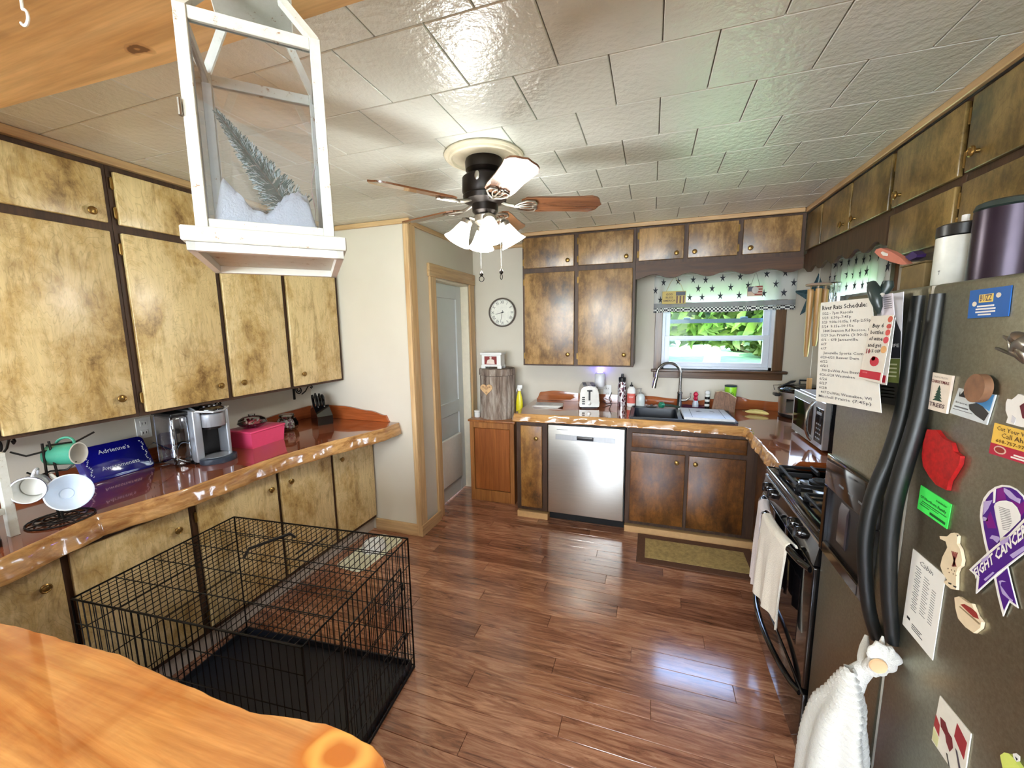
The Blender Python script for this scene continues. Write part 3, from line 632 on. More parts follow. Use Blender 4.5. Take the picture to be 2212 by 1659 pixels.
# island
ip = [P(u, v, 'z', .95) for u, v in ((0, 1345), (60, 1362), (120, 1376), (200, 1400), (270, 1420), (330, 1448), (400, 1482), (470, 1512), (540, 1536), (620, 1550), (700, 1566), (760, 1588), (805, 1610), (828, 1636), (836, 1665))]
ipts = [(q.x, q.y) for q in ip]
poly = [(-1.84, -.35), (-1.84, ipts[0][1]-.02), (-1.6, ipts[0][1]-.01)]+ipts+[(-.34, .30), (-.40, .0), (-.45, -.35)]
slab('island_counter', 'thick glossy orange live-edge island slab in the bottom left corner', poly, .95, .06, set(range(1, len(poly)-2)), M['island'], M['island'], 'island', out=.014, wob=.006, seed=9)
t = thing('island_cabinet', 'wooden cabinet carrying the orange island slab', 'cabinet', (-1.2, -.05, 0))
MB().box(-1.75, -.62, -.3, .24, 0, .885, .004).build('body', M['frame'], t)
io = [c for c in bpy.data.objects if c.name.startswith('island_counter')][0]; kp = P(735, 1640, 'z', .95)-Vector(io.location); add_knot(M['island'], kp, .06, (206, 118, 40), (240, 176, 84), (1, 1.5, .2), 5)

# ------------------------------------------------------------------ ceiling fan
fc = Vector((-.735, 1.80, 0)); fan = thing('ceiling_fan', 'five-blade dark ceiling fan with four lit glass shades', 'ceiling fan', (fc.x, fc.y, ZC))
t = thing('ceiling_medallion', 'round cream moulded medallion above the fan', 'medallion', (fc.x, fc.y, ZC))
MB().lathe([(0, -.001), (.175, -.001), (.178, -.008), (.172, -.014), (.160, -.012), (.155, -.020), (.146, -.022), (.140, -.014), (.10, -.012), (.085, -.018), (0, -.018)], (fc.x, fc.y, ZC), 48).build('medallion', P_((222, 214, 190), rough=.6), t)
zc_ = ZC-.019
MB().lathe([(.082, zc_), (.086, zc_-.012), (.084, zc_-.045), (.070, zc_-.062), (.060, zc_-.075)], (fc.x, fc.y, 0), 40).build('canopy', M['bronze'], fan)
mo = MB().lathe([(.05, 2.275), (.088, 2.272), (.100, 2.262), (.102, 2.205), (.096, 2.19), (.10, 2.185), (.097, 2.165), (.06, 2.15), (.058, 2.12), (.045, 2.105)], (fc.x, fc.y, 0), 40).build('motor_housing', M['bronze'], fan)
bd = (EYE-Vector((fc.x, fc.y, 2.24))); bd.z = 0; bd.normalize(); bd = Matrix.Rotation(R(-18), 3, 'Z') @ bd
MB().lathe([(.0, 0), (.018, 0), (.018, .004), (.015, .005), (0, .005)], Vector((fc.x, fc.y, 2.245))+bd*.1, 20, axis=bd, sx=.6).build('maker_badge', M['pewter'], mo)
M['blade'] = grain('walnut_blade', (138, 92, 62), (78, 46, 28), 0, .22, .9, .6, 0)
def blade_mesh():
    out = []
    top = [(.165, .035), (.19, .056), (.24, .060), (.34, .058), (.44, .062), (.475, .066), (.50, .056), (.515, .040), (.522, .018), (.532, .0)]
    pts = [(x, y) for x, y in top]+[(x, -y) for x, y in top[::-1][1:]]
    b = MB(Matrix.Rotation(R(-13), 4, 'X')); b.prism([(x, y, -.003) for x, y in pts], (0, 0, .007)); return b.mesh('fan_blade', M['blade'])
def iron_mesh():
    b = MB(Matrix.Rotation(R(-13), 4, 'X')); z = -.009
    b.tube([(.07, 0, .012), (.11, 0, -.002), (.15, 0, z)], .008, 8)
    for s in (1, -1):
        b.tube([(.13, 0, z), (.155, .028*s, z), (.19, .045*s, z), (.225, .04*s, z), (.235, .018*s, z), (.215, 0, z)], .0045, 6)
        b.tube([(.14, 0, z), (.17, .016*s, z), (.205, .022*s, z), (.235, .012*s, z)], .0035, 6)
    b.tube([(.15, 0, z), (.235, 0, z)], .004, 6); return b.mesh('blade_iron', M['pewter'])
BM, IM = blade_mesh(), iron_mesh()
for k_ in range(5):
    a = -.903+k_*2*math.pi/5; q = share('fan_blade', BM, fan, (fc.x, fc.y, 2.152), a)
    q2 = bpy.data.objects.new('blade_iron', IM); LINK(q2); q2.parent = q
def shade_mesh():
    b = MB(); pr = [(.022, 0), (.026, .012), (.034, .035), (.040, .055), (.048, .075), (.062, .095)]
    b.lathe(pr+[(.058, .094), (.044, .073), (.036, .053), (.029, .033), (.02, .012)], n=28, cap=False); return b.mesh('lamp_shade', M['lamp_glass'])
SM = shade_mesh(); lk = MB().lathe([(.045, 2.108), (.052, 2.10), (.050, 2.075), (.03, 2.06), (.012, 2.05), (.0, 2.045)], (fc.x, fc.y, 0), 28).build('light_kit', M['pewter'], fan)
for a in (212, 302, 32, 122):
    a = R(a); d = Vector((math.cos(a), math.sin(a), 0)); c0 = Vector((fc.x, fc.y, 2.085))
    MB().tube([c0+d*.04, c0+d*.07+Vector((0, 0, .008)), c0+d*.088+Vector((0, 0, -.01))], .008, 8).lathe([(.012, -.012), (.026, 0), (.026, .018), (.02, .02)], c0+d*.083+Vector((0, 0, -.008)), 16, axis=(d*.55+Vector((0, 0, -1)))).build('lamp_arm', M['pewter'], lk)
    o = share('lamp_shade', SM, lk, c0+d*.087+Vector((0, 0, -.016))); o.rotation_mode = 'QUATERNION'; o.rotation_quaternion = Vector((0, 0, 1)).rotation_difference((d*.55+Vector((0, 0, -1))).normalized())
for (px, py0, py1, nm) in ((1037, 462, 585, 0), (1081, 480, 580, 1)):
    yy = 1.74; a_, b_ = P(px, py0, 'y', yy), P(px, py1, 'y', yy); b_.x = a_.x
    b = MB().tube([a_, b_], .0011, 6); 
    for i in range(30): pass
    b.build('pull_chain', M['pewter'], fan)
    b = MB().lathe([(.003, 0), (.008, .004), (.009, .012), (.005, .018), (.002, .024)], b_-Vector((0, 0, .024)), 14)
    b.tube([b_+Vector((.012*math.cos(x*.524)*(1 if nm == 0 else .4), 0, -.036+.012*math.sin(x*.524))) for x in range(12)], .0018, 6, closed=True); b.build('chain_fob', M['bronze'], fan)

# ------------------------------------------------------------------ hanging lantern with a snowy scene
LX = Matrix.Translation((-.7112, .4893, 1.7673)) @ Matrix.Rotation(R(45.4), 4, 'Z') @ Matrix.Rotation(R(-2.5), 4, 'X')
LW, LD, LH = .21, .200, .344
lan = thing('lantern', 'chippy white wooden lantern hanging from the beam, snow scene inside', 'lantern', LX @ Vector((LW/2, LD/2, 0)))
p_ = .018
MB(LX).box(-.018, LW+.018, -.018, LD+.018, -.024, 0, .002).build('tray', M['whitewash'], lan)
b = MB(LX); o_ = .012
b.box(-o_, LW+o_, -o_, -o_+.012, -.038, -.0245).box(-o_, LW+o_, LD+o_-.012, LD+o_, -.038, -.0245).box(-o_, -o_+.012, -o_, LD+o_, -.038, -.0245).box(LW+o_-.012, LW+o_, -o_, LD+o_, -.038, -.0245); b.build('base_rim', M['white_matt'], lan)
for x in (0, LW-p_):
    for y in (0, LD-p_): MB(LX).box(x, x+p_, y, y+p_, 0, LH, .0012).build('post', M['whitewash'], lan)
for z0, z1 in ((0, .018), (LH-.02, LH)):
    for (x0, x1, y0, y1) in ((p_, LW-p_, 0.002, p_-.004), (p_, LW-p_, LD-p_+.004, LD-.002), (.002, p_-.004, p_, LD-p_), (LW-p_+.004, LW-.002, p_, LD-p_)): MB(LX).box(x0, x1, y0, y1, z0, z1, .001).build('rail', M['whitewash'], lan)
pt = []
for k_, (x0, y0, x1, y1) in enumerate(((0, 0, .05, .05), (LW, 0, LW-.05, .05), (0, LD, .05, LD-.05), (LW, LD, LW-.05, LD-.05))):
    sx_ = .007 if x0 == 0 else -.007; sy_ = .007 if y0 == 0 else -.007
    MB(LX).tube([(x0+sx_, y0+sy_, LH-.004), (x1+sx_, y1+sy_, LH+.085)], .0095, 4).build('roof_bar', M['whitewash'], lan)
MB(LX).box(.04, LW-.04, .04, LD-.04, LH+.082, LH+.10, .002).build('roof_cap', M['whitewash'], lan)
ctop = LX @ Vector((LW/2, LD/2, LH+.10)); MB().tube([ctop, (ctop.x, ctop.y, 2.2485)], .0035, 8).tube([(ctop.x+.012*math.cos(a*.5), ctop.y, 2.234+.012*math.sin(a*.5)) for a in range(13)], .0025, 6).build('hanging_hook', M['white_metal'], lan)
for (x0, x1, y0, y1) in ((p_, LW-p_, .008, .0095), (p_, LW-p_, LD-.0095, LD-.008), (.008, .0095, p_, LD-p_), (LW-.0095, LW-.008, p_, LD-p_)): MB(LX).box(x0, x1, y0, y1, .018, LH-.02).build('pane', M['lantern_glass'], lan)
MB(LX).box(-.006, .0, .0, .010, .175, .195, .001).tube([(-.003, -.002, .172), (-.003, -.002, .198)], .003, 8).build('hinge', M['pewter'], lan)
t = thing('artificial_snow', 'fluffy fibre snow heaped inside the white lantern', 'snow', LX @ Vector((LW/2, LD/2, .001)))
rd = random.Random(4)
def snow(u, v):
    x = .02+u*(LW-.04); y = .016+v*(LD-.032); e = min(u, 1-u, v, 1-v); return LX @ Vector((x, y, .001+min(1, e*9)*(.066+.020*math.sin(u*9+1)+.012*math.sin(v*11+u*5)+.004*math.sin(u*41)*math.cos(v*37))))
o = MB().grid(snow, 50, 46).build('snow', plain('fibre_snow', (236, 238, 250), .95, 0, 0, .02, 60, bump=.5), t, ang=80); tag(o, kind='stuff')
# bottle-brush tree
a_, b_ = Vector((.150, .10, .060)), Vector((.036, .075, .222)); tr_ = thing('bottle_brush_tree', 'frosted green bottle-brush tree leaning in the lantern snow', 'ornament', LX @ a_)
b = MB(LX); ax = b_-a_; u1 = ax.orthogonal().normalized(); u2 = ax.cross(u1).normalized(); b2 = MB(LX)
for i in range(1500):
    f_ = rd.random()**.8; th = rd.uniform(0, 6.283); r_ = (.043*(1-f_)+.004)*rd.uniform(.8, 1.05); c = a_+ax*f_; d = (u1*math.cos(th)+u2*math.sin(th))
    w = ax.normalized()*.0011; bb = b if rd.random() < .60 else b2; e_ = c+d*r_+ax.normalized()*.007
    if bb is b2: c = c+d*r_*.7
    bb._add([c-w, c+w, e_+w*.5, e_-w*.5], [(0, 1, 2, 3)])
tag(b.build('bristles', P_((52, 88, 84), rough=.8), tr_, flatshade=True), kind='stuff'); tag(b2.build('frost', P_((208, 226, 230), rough=.8), tr_, flatshade=True), kind='stuff')
MB(LX).tube([a_-ax*.06, b_], .0015, 6).build('stem', P_((90, 80, 70)), tr_)
t = thing('ribbon', 'pale striped ribbon streamer at the right side of the lantern', 'ribbon', LX @ Vector((.186, .12, .045)))
MB(LX).grid(lambda u, v: (.188+.004*math.sin(v*7)-.010*(1-v)+.0, .13+u*.018*(1-v*.4)-.02*v, .05+v*.12), 3, 14, (.001, 0, 0)).build('streamer', P_((226, 196, 196), rough=.7), t)

# ------------------------------------------------------------------ dog crate
CX_ = Matrix.Translation((-1.480, 1.115, 0)) @ Matrix.Rotation(R(4.8), 4, 'Z')
cw, cdp, ch = .49, .325, .655
cr = thing('dog_crate', 'large black wire dog crate with its front door open flat, left foreground', 'pet crate', (-1.48, 1.115, 0))
def wires(name, org, ux, uy, W_, H_, nx, hz, r=.0017, rh=.0022, mat='black_metal', kind='stuff'):
    b = MB(CX_); org, ux, uy = Vector(org), Vector(ux), Vector(uy)
    for i in range(nx+1): p = org+ux*(W_*i/nx); b.tube([p, p+uy*H_], r, 5)
    for z in hz: p = org+uy*(H_*z); b.tube([p, p+ux*W_], rh, 5)
    for z in (0, 1): p = org+uy*(H_*z); b.tube([p, p+ux*W_], .0036, 6)
    for z in (0, 1): p = org+ux*(W_*z); b.tube([p, p+uy*H_], .0036, 6)
    return tag(b.build(name, M[mat], cr), kind=kind)
wires('top_panel', (-cw, -cdp, ch), (1, 0, 0), (0, 1, 0), 2*cw, 2*cdp, 34, (.2, .4, .6, .8))
wires('rear_panel', (-cw, cdp, .012), (1, 0, 0), (0, 0, 1), 2*cw, ch-.012, 34, (.08, .25, .45, .65, .85))
wires('front_panel', (-cw, -cdp, .012), (1, 0, 0), (0, 0, 1), 2*cw, ch-.012, 34, (.08, .25, .45, .65, .85))
wires('end_panel', (-cw, -cdp, .012), (0, 1, 0), (0, 0, 1), 2*cdp, ch-.012, 24, (.08, .3, .55, .8))
wires('end_panel', (cw, -cdp, .012), (0, 1, 0), (0, 0, 1), 2*cdp, ch-.012, 24, (.08, .3, .55, .8))
dp_ = wires('door_panel', (cw+.006, -.16, .12), (0, 1, 0), (0, 0, 1), .40, .44, 12, (.0, .3, .6, .85))
b = MB(CX_)
for z in (.22, .46): b.tube([(cw+.012, .10, z), (cw+.012, .26, z)], .0028, 6).tube([(cw+.012, .10, z+.03), (cw+.012, .24, z+.03), (cw+.012, .24, z)], .0028, 6)
b.build('slide_bolt', M['black_metal'], cr)
b = MB(CX_); b.box(-cw+.012, cw-.012, -cdp+.012, cdp-.012, .010, .016).box(-cw+.008, -cw+.016, -cdp+.008, cdp-.008, .010, .045).box(cw-.016, cw-.008, -cdp+.008, cdp-.008, .010, .045).box(-cw+.008, cw-.008, -cdp+.008, -cdp+.016, .010, .045).box(-cw+.008, cw-.008, cdp-.016, cdp-.008, .010, .045)
b.build('plastic_pan', plain('navy_black_plastic', (20, 24, 34), .45), cr)
b = MB(CX_)
for y in (-.27, 0, .27): b.tube([(-cw, y, .006), (cw, y, .006)], .0055, 6)
for x in (-cw, cw): b.tube([(x, -cdp, .006), (x, cdp, .006)], .0055, 6)
b.build('floor_wire', M['black_metal'], cr)
b = MB(CX_); b.tube([(-.10, .02, ch+.004), (-.10, .05, ch+.030), (-.02, .19, ch+.034), (-.02, .215, ch+.004)], .0065, 8); b.build('handle', M['black'], cr)
b = MB(CX_); b.tube([(.12, .06, ch+.003), (.12, .26, ch+.003)], .004, 6).tube([(.09, .1, ch+.003), (.09, .22, ch+.003)], .004, 6); b.build('latch', M['black_metal'], cr)

# dog bowl on a cream mat
mc = Vector((-1.87, 2.26, 0)); t = thing('feeding_mat', 'cream rounded feeding mat on the floor by the last left base cabinet', 'mat', mc)
def rrect(cx, cy, hx, hy, r, z, n=6, rz=0):
    out = []
    for (sx_, sy_, a0) in ((1, 1, 0), (-1, 1, 90), (-1, -1, 180), (1, -1, 270)):
        for i in range(n+1):
            a = R(a0+90*i/n); q = Vector((sx_*(hx-r)+r*math.cos(a), sy_*(hy-r)+r*math.sin(a), 0)); q.rotate(Matrix.Rotation(rz, 3, 'Z')) if False else None
            q = Matrix.Rotation(rz, 3, 'Z') @ q; out.append(Vector((cx+q.x, cy+q.y, z)))
    return out
o = rrect(mc.x, mc.y, .115, .235, .05, .002, rz=R(-4)); i_ = rrect(mc.x, mc.y, .105, .225, .045, .010, rz=R(-4)); i2 = rrect(mc.x, mc.y, .098, .218, .04, .005, rz=R(-4)); n_ = len(o)
b = MB(); b._add(o+i_+i2, [(i, (i+1) % n_, n_+(i+1) % n_, n_+i) for i in range(n_)]+[(n_+i, n_+(i+1) % n_, 2*n_+(i+1) % n_, 2*n_+i) for i in range(n_)]+[tuple(2*n_+i for i in range(n_)), tuple(range(n_))[::-1]]); b.build('mat', P_((226, 224, 196), rough=.6), t)
t = thing('pet_bowl', 'white pet bowl standing on the cream feeding mat', 'bowl', (mc.x-.005, mc.y+.04, .006))
MB().lathe([(.088, 0), (.090, .006), (.074, .050), (.068, .052), (.062, .048), (.055, .014), (0, .010)], (mc.x-.005, mc.y+.04, .006), 32).build('bowl', M['white'], t)

# ------------------------------------------------------------------ things on the left worktop
def on_l(u, v): return P(u, v, 'z', ZCL)
def on_b(u, v, ymax=3.62):
    p = P(u, v, 'z', ZCB)
    if p.y > ymax: p = P(u, v, 'y', ymax); p.z = ZCB
    return p
# mug tree of black wire
c = on_l(133, 1122); c = Vector((c.x, c.y, ZCL)); rk = thing('mug_tree', 'black wire mug tree with a round base at the near end of the left worktop', 'mug rack', c)
b = MB()
for r_ in (.092, .07, .048): b.tube([c+Vector((r_*math.cos(x*.2618), r_*math.sin(x*.2618), .004 if r_ > .08 else .010)) for x in range(24)], .003, 6, closed=True)
for k_ in range(4): a = k_*math.pi/4; d = Vector((math.cos(a), math.sin(a), 0))*.09; b.tube([c-d+Vector((0, 0, .006)), c+d+Vector((0, 0, .006))], .0025, 6)
b.build('wire_base', M['black_metal'], rk)
st0 = P(92, 958, 'x', c.x-.03)
MB().tube([c+Vector((-.01, 0, .005)), c+Vector((-.02, -.01, .18)), (c.x-.03, c.y-.004, st0.z)], .0042, 8).tube([c+Vector((.01, 0, .005)), c+Vector((0, .01, .18)), (c.x-.025, c.y+.012, st0.z+.005)], .0042, 8).build('stem', M['black_metal'], rk)
topc = Vector((c.x-.028, c.y+.004, st0.z))
for (dx, dy, dz) in ((.03, .13, .0), (0, -.09, -.02), (.04, .06, -.10), (.03, -.07, -.10)):
    q = topc+Vector((dx, dy, dz)); MB().tube([topc+Vector((0, 0, dz-.01)), topc.lerp(q, .6)+Vector((0, 0, dz*.4-.014)), q+Vector((0, 0, .012))], .0035, 6).build('hook_arm', M['black_metal'], rk)
def mug(label, rim, ax, r, L_, mat_out, mat_in, flare=1.0, hd=(0, 0, 1), extra=None, prof=None):
    """rim: rim centre, ax: direction out of the mouth"""
    ax = Vector(ax).normalized(); t = thing('mug', label, 'mug', rim-ax*L_, 'mugs on the wire tree'); base = rim-ax*L_
    pr = prof or [(r*.86, 0), (r*.92, .004), (r*.95, L_*.5), (r, L_)]
    ro = pr[-1][0]
    MB().lathe([(0, 0)]+pr, base, 32, axis=ax, cap=False).build('body', mat_out, t)
    MB().lathe([(ro, L_), (ro-.004, L_+.001)]+[(max(a-.005, .001), z) for a, z in pr[::-1][1:-1]]+[(pr[0][0]-.006, .010), (0, .008)], base, 32, axis=ax, cap=False).build('inside', mat_in, t)
    h = Vector(hd).normalized(); h = (h-ax*h.dot(ax)).normalized(); pts = [base+ax*(L_*.5-L_*.32*math.cos(a_))+h*(r*.92+.026*math.sin(a_)) for a_ in [x*math.pi/10 for x in range(11)]]
    MB().tube(pts, .0048, 8).build('handle', mat_out, t); return t
rc = P(170, 979, 'x', c.x+.03); mug('teal mug with a white inside hanging highest on the wire tree', rc, (.80, .42, .02), .042, .098, P_((62, 142, 118), rough=.25), M['white'], hd=(-.1, .3, 1))
rc = P(59, 1060, 'x', c.x+.035); t = mug('white mug with blue rim and speckled pattern, left on the wire tree', rc, (.78, -.56, .05), .047, .078, plain('blue_speckled_glaze', (214, 216, 226), .25, 0, .3, .3, 90), M['white'], hd=(-.2, .5, 1))
ax_ = Vector((.78, -.56, .05)).normalized(); o = MB().lathe([(.0475, -.006), (.0485, -.001), (.0475, .001)], rc, 32, axis=ax_, cap=False).build('blue_rim', P_((36, 44, 92), rough=.3), t)
rc = P(150, 1063, 'x', c.x+.07); mug('wide white cup facing the camera, lowest on the wire tree', rc, (.86, -.22, .30), .066, .06, M['white'], plain('pale_blue_white_glaze', (216, 228, 242), .2, 0, .3, .02), hd=(-.1, -.35, 1), prof=[(.024, 0), (.026, .006), (.045, .022), (.058, .042), (.067, .06)])
# small white stand with a jar at the left edge
q0 = P(30, 1156, 'z', ZCL); t = thing('jar_stand', 'white wooden stand at the left edge beside the mug tree', 'stand', (q0.x-.03, q0.y-.06, ZCL))
for (dx, dy) in ((0, 0), (-.14, 0), (0, -.20), (-.14, -.20)): MB().box(q0.x-.013+dx, q0.x+.013+dx, q0.y-.012+dy, q0.y+.012+dy, ZCL, ZCL+.285, .001).build('leg', M['whitewash'], t)
MB().box(q0.x-.153, q0.x+.013, q0.y-.212, q0.y+.012, ZCL+.285, ZCL+.30, .001).build('shelf', M['whitewash'], t)
MB().box(q0.x-.008, q0.x+.008, q0.y-.19, q0.y-.012, ZCL+.085, ZCL+.105, .001).build('rail', M['whitewash'], t)
q1 = Vector((q0.x+.052, q0.y-.082, ZCL)); t = thing('jar', 'glass jar with a silver lid and black foot at the left edge', 'jar', q1)
MB().lathe([(.034, 0), (.035, .02), (.033, .022)], q1, 28).build('foot', M['black'], t)
MB().lathe([(.033, .022), (.034, .03), (.034, .085), (.028, .095)], q1, 28, cap=False).build('body', M['jar_glass'], t)
MB().lathe([(0, .024), (.030, .024), (.030, .07), (0, .072)], q1, 20).build('contents', P_((176, 150, 110), rough=.9, var=.3, vs=120), t)
MB().lathe([(.030, .096), (.031, .115), (.029, .118), (0, .118)], q1, 28).build('lid', M['chrome'], t)
# blue casserole dish leaning on the backsplash
def quad4(u0, v0, u1, v1, u2, v2, u3, v3, fn): return [fn(u0, v0), fn(u1, v1), fn(u2, v2), fn(u3, v3)]
Bl = P(207, 1047, 'z', ZCL); Br = P(330, 1007, 'z', ZCL)
bdir = Vector((0, 1, 0)); zt = .165; th_ = R(28)
cy0, cy1 = Bl.y, Br.y+.0; xb = (Bl.x+Br.x)/2
DX = Matrix(((0, -math.sin(th_), math.cos(th_), xb), (1, 0, 0, (cy0+cy1)/2), (0, math.cos(th_), math.sin(th_), ZCL+.002), (0, 0, 0, 1)))
hw = (cy1-cy0)/2+.01; hh = .185
t = thing('casserole_dish', "cobalt blue lettered baking dish leaning on the left backsplash", 'baking dish', (xb, (cy0+cy1)/2, ZCL))
o = [rrect(0, hh/2, hw, hh/2, .022, z) for z in (0,)][0]
b = MB(DX); rings = [rrect(0, hh/2, hw-.012, hh/2-.012, .02, 0), rrect(0, hh/2, hw-.003, hh/2-.003, .024, -.006), rrect(0, hh/2, hw, hh/2, .026, -.014), rrect(0, hh/2, hw+.006, hh/2+.006 if False else hh/2, .026, -.030), rrect(0, hh/2, hw+.0, hh/2, .024, -.036)]
n_ = len(rings[0]); vs = [v for r_ in rings for v in r_]
b._add(vs, [tuple(range(n_))]+[(i+k_*n_, (i+1) % n_+k_*n_, (i+1) % n_+(k_+1)*n_, i+(k_+1)*n_) for k_ in range(4) for i in range(n_)]+[tuple(4*n_+i for i in range(n_))[::-1]])
b.build('dish', plain('cobalt_glaze', (16, 18, 120), .09, 0, .8, .05), t)
def D3(x, y, z=.0008): return DX @ Vector((x, y, z))
uxd, uyd = (D3(1, 0)-D3(0, 0)), (D3(0, 1)-D3(0, 0)); WP = P_((206, 212, 226), rough=.5)
text(t, "Adrienne's", D3(0, hh*.76), uxd, uyd, .030, WP, w=.98); text(t, "Awesomeness", D3(.0, hh*.30), uxd, uyd, .030, WP, w=.88)
b = MB(DX)
for s_ in (-1, 1):
    for i in range(16):
        y_ = hh*(.16+.045*i); x_ = s_*(hw-.022)+.005*math.sin(i*1.1)*s_; b.prism([(x_-.003, y_-.001, .0004), (x_+.001*((-1)**i)*4, y_+.004, .0004), (x_+.004, y_+.001, .0004), (x_, y_-.003, .0004)], (0, 0, .0006))
tag(b.build('vine_print', WP, t), kind='stuff')
# single-serve coffee machine
kc = on_l(452, 1000); kf = P(352, 1003, 'z', ZCL)
KX = Matrix.Translation((-2.30, 1.50, ZCL)) @ Matrix.Rotation(R(-6), 4, 'Z')
t = thing('coffee_machine', 'silver and black single-serve coffee machine with a water tank', 'coffee machine', (-2.30, 1.50, ZCL))
b = MB(KX); b.box(-.17, .03, -.075, .10, .0, .03, .004); b.build('base', M['black'], t)
SV = plain('silver_plastic', (176, 180, 188), .28, .5, 0, .02)
b = MB(KX); b.box(-.165, .06, -.075, -.035, .012, .292, .008); b.build('side_panel', SV, t)
b = MB(KX); b.box(-.165, .06, .085, .105, .012, .292, .008); b.build('side_panel', SV, t)
b = MB(KX); b.box(-.165, -.02, -.034, .084, .03, .20, .002); b.build('back_housing', M['black'], t)
b = MB(KX); b.box(-.165, .055, -.034, .084, .20, .285, .006); b.build('brew_head', M['black'], t)
b = MB(KX); b.lathe([(.060, .195), (.062, .20), (.062, .262), (.056, .268)], (.035, .026, 0), 32); b.build('brew_collar', SV, t)
b = MB(KX); b.lathe([(.043, .180), (.046, .195)], (.035, .026, 0), 28); b.build('nozzle', M['black'], t)
b = MB(KX); b.lathe([(.066, .268), (.068, .275), (.066, .29), (.055, .298), (0, .302)], (.018, .026, 0), 32, sx=1.25, sy=1.0); b.build('lid', M['black_gloss'], t)
b = MB(KX); b.tube([(-.03, -.04, .30), (.06, -.055, .287), (.108, .0, .279), (.108, .05, .279), (.06, .105, .287)], .006, 8); b.build('handle', SV, t)
b = MB(KX); b.lathe([(.082, .0), (.085, .004), (.085, .028), (.078, .032)], (.075, .02, 0), 36, sx=.82, sy=1.05); b.build('drip_tray', plain('slate_plastic', (52, 62, 76), .3), t)
b = MB(KX); b.lathe([(.064, .0325), (.064, .0345)], (.075, .02, 0), 36, sx=.82, sy=1.05); b.build('drip_plate', SV, t)
b = MB(KX); b.box(-.165, .02, -.150, -.078, .01, .27, .012); b.build('water_tank', glassm('smoky_tank', (.72, .74, .80, 1), .12), t)
b = MB(KX); b.box(-.168, .024, -.153, -.076, .27, .29, .005); b.build('tank_lid', M['black'], t)
for k_ in range(3): MB(KX).lathe([(.006, .3005), (.006, .3025), (0, .303)], (.03+.0, -.0+.026*k_, 0), 12).build('button', SV, t)
cp = [Vector((-2.45, 1.42, ZCL+.07)), Vector((-2.50, 1.37, ZCL+.12)), Vector((-2.52, 1.345, ZCL+.09)), Vector((-2.50, 1.36, ZCL+.01)), Vector((-2.44, 1.40, ZCL+.005))]
MB().tube(cp, .0035, 8).build('power_cord', M['black'], t)
# wall outlet by the coffee machine
def outlet(label, T, a, z, cat='outlet'):
    t = thing('wall_outlet', label, cat, T(a, 0, z), 'white wall outlets'); b = MB(); bx(b, T, a-.036, a+.036, .0005, .006, z-.058, z+.058, .002); b.build('cover_plate', M['white'], t)
    for dz in (-.026, .026):
        b = MB(); bx(b, T, a-.017, a+.017, .006, .0085, z+dz-.015, z+dz+.015, .002); s_ = b.build('socket', M['white_matt'], t)
        b = MB(); bx(b, T, a-.009, a-.006, .0085, .0088, z+dz-.006, z+dz+.006); bx(b, T, a+.006, a+.009, .0085, .0088, z+dz-.006, z+dz+.006); b.build('slot', M['ink'], s_)
    return t
outlet('white wall outlet left of the coffee machine', TL, 1.40, 1.08)
# pink box with a glass candy dish on its lid
PX = Matrix.Translation((-2.345, 1.84, ZCL)) @ Matrix.Rotation(R(4), 4, 'Z'); PK = plain('hot_pink_plastic', (232, 78, 122), .3, 0, .2, .03)
t = thing('pink_box', 'hot pink lidded plastic box on the left worktop beside the coffee machine', 'box', (-2.345, 1.84, ZCL))
b = MB(PX); q4 = [(-.10, -.125), (.10, -.125), (.10, .125), (-.10, .125)]
b._add([(x*.92, y*.94, 0) for x, y in q4]+[(x, y, .092) for x, y in q4], [(0, 1, 2, 3)[::-1], (4, 5, 6, 7), (0, 1, 5, 4), (1, 2, 6, 5), (2, 3, 7, 6), (3, 0, 4, 7)]); b.build('tub', PK, t)
MB(PX).box(-.105, .105, -.13, .13, .093, .105, .004).build('lid', PK, t)
gc = PX @ Vector((-.005, -.015, .106)); t = thing('candy_dish', 'clear glass dish of wrapped candy standing on the pink box', 'dish', gc)
MB().lathe([(.035, 0), (.04, .003), (.068, .016), (.082, .030), (.079, .031), (.060, .018), (.03, .006), (0, .005)], gc, 30).build('dish', M['jar_glass'], t)
MB().lathe([(.080, .032), (.074, .05), (.05, .066), (.018, .072), (.02, .082), (.0, .086)], gc, 30, cap=False).build('lid', M['jar_glass'], t)
def sweets(t, c, r, h, n, s_, cols, seed):
    rd = random.Random(seed)
    for ci, colr in enumerate(cols):
        b = MB()
        for i in range(n):
            a = rd.uniform(0, 6.28); q = Vector((c.x+math.cos(a)*r*math.sqrt(rd.random()), c.y+math.sin(a)*r*math.sqrt(rd.random()), c.z+rd.uniform(0, h)))
            b.lathe([(0, -s_*.5), (s_*.7, -s_*.2), (s_*.7, s_*.2), (0, s_*.5)], q, 6, axis=(rd.uniform(-1, 1), rd.uniform(-1, 1), rd.uniform(-1, 1)))
        tag(b.build('wrapped_candy', P_(colr, rough=.3), t), kind='stuff')
t2 = thing('candies', 'wrapped pink and white candies inside the glass dish on the pink box', 'candy', gc+Vector((0, 0, .01))); sweets(t2, gc+Vector((0, 0, .016)), .042, .03, 14, .013, [(196, 60, 84), (236, 226, 224), (170, 40, 60)], 2)
jc = Vector((-2.43, 2.15, ZCL)); t = thing('glass_jar', 'rounded clear glass jar of candy between the pink box and the knife block', 'jar', jc)
MB().lathe([(.052, 0), (.060, .006), (.070, .03), (.070, .055), (.055, .085), (.044, .092), (.044, .10), (.041, .10), (.041, .092), (.052, .083), (.066, .055), (.066, .03), (.056, .01), (0, .006)], jc, 8, cap=False).build('body', M['jar_glass'], t, ang=20)
MB().lathe([(.048, .101), (.05, .106), (.046, .114), (0, .118)], jc, 28).build('lid', M['jar_glass'], t)
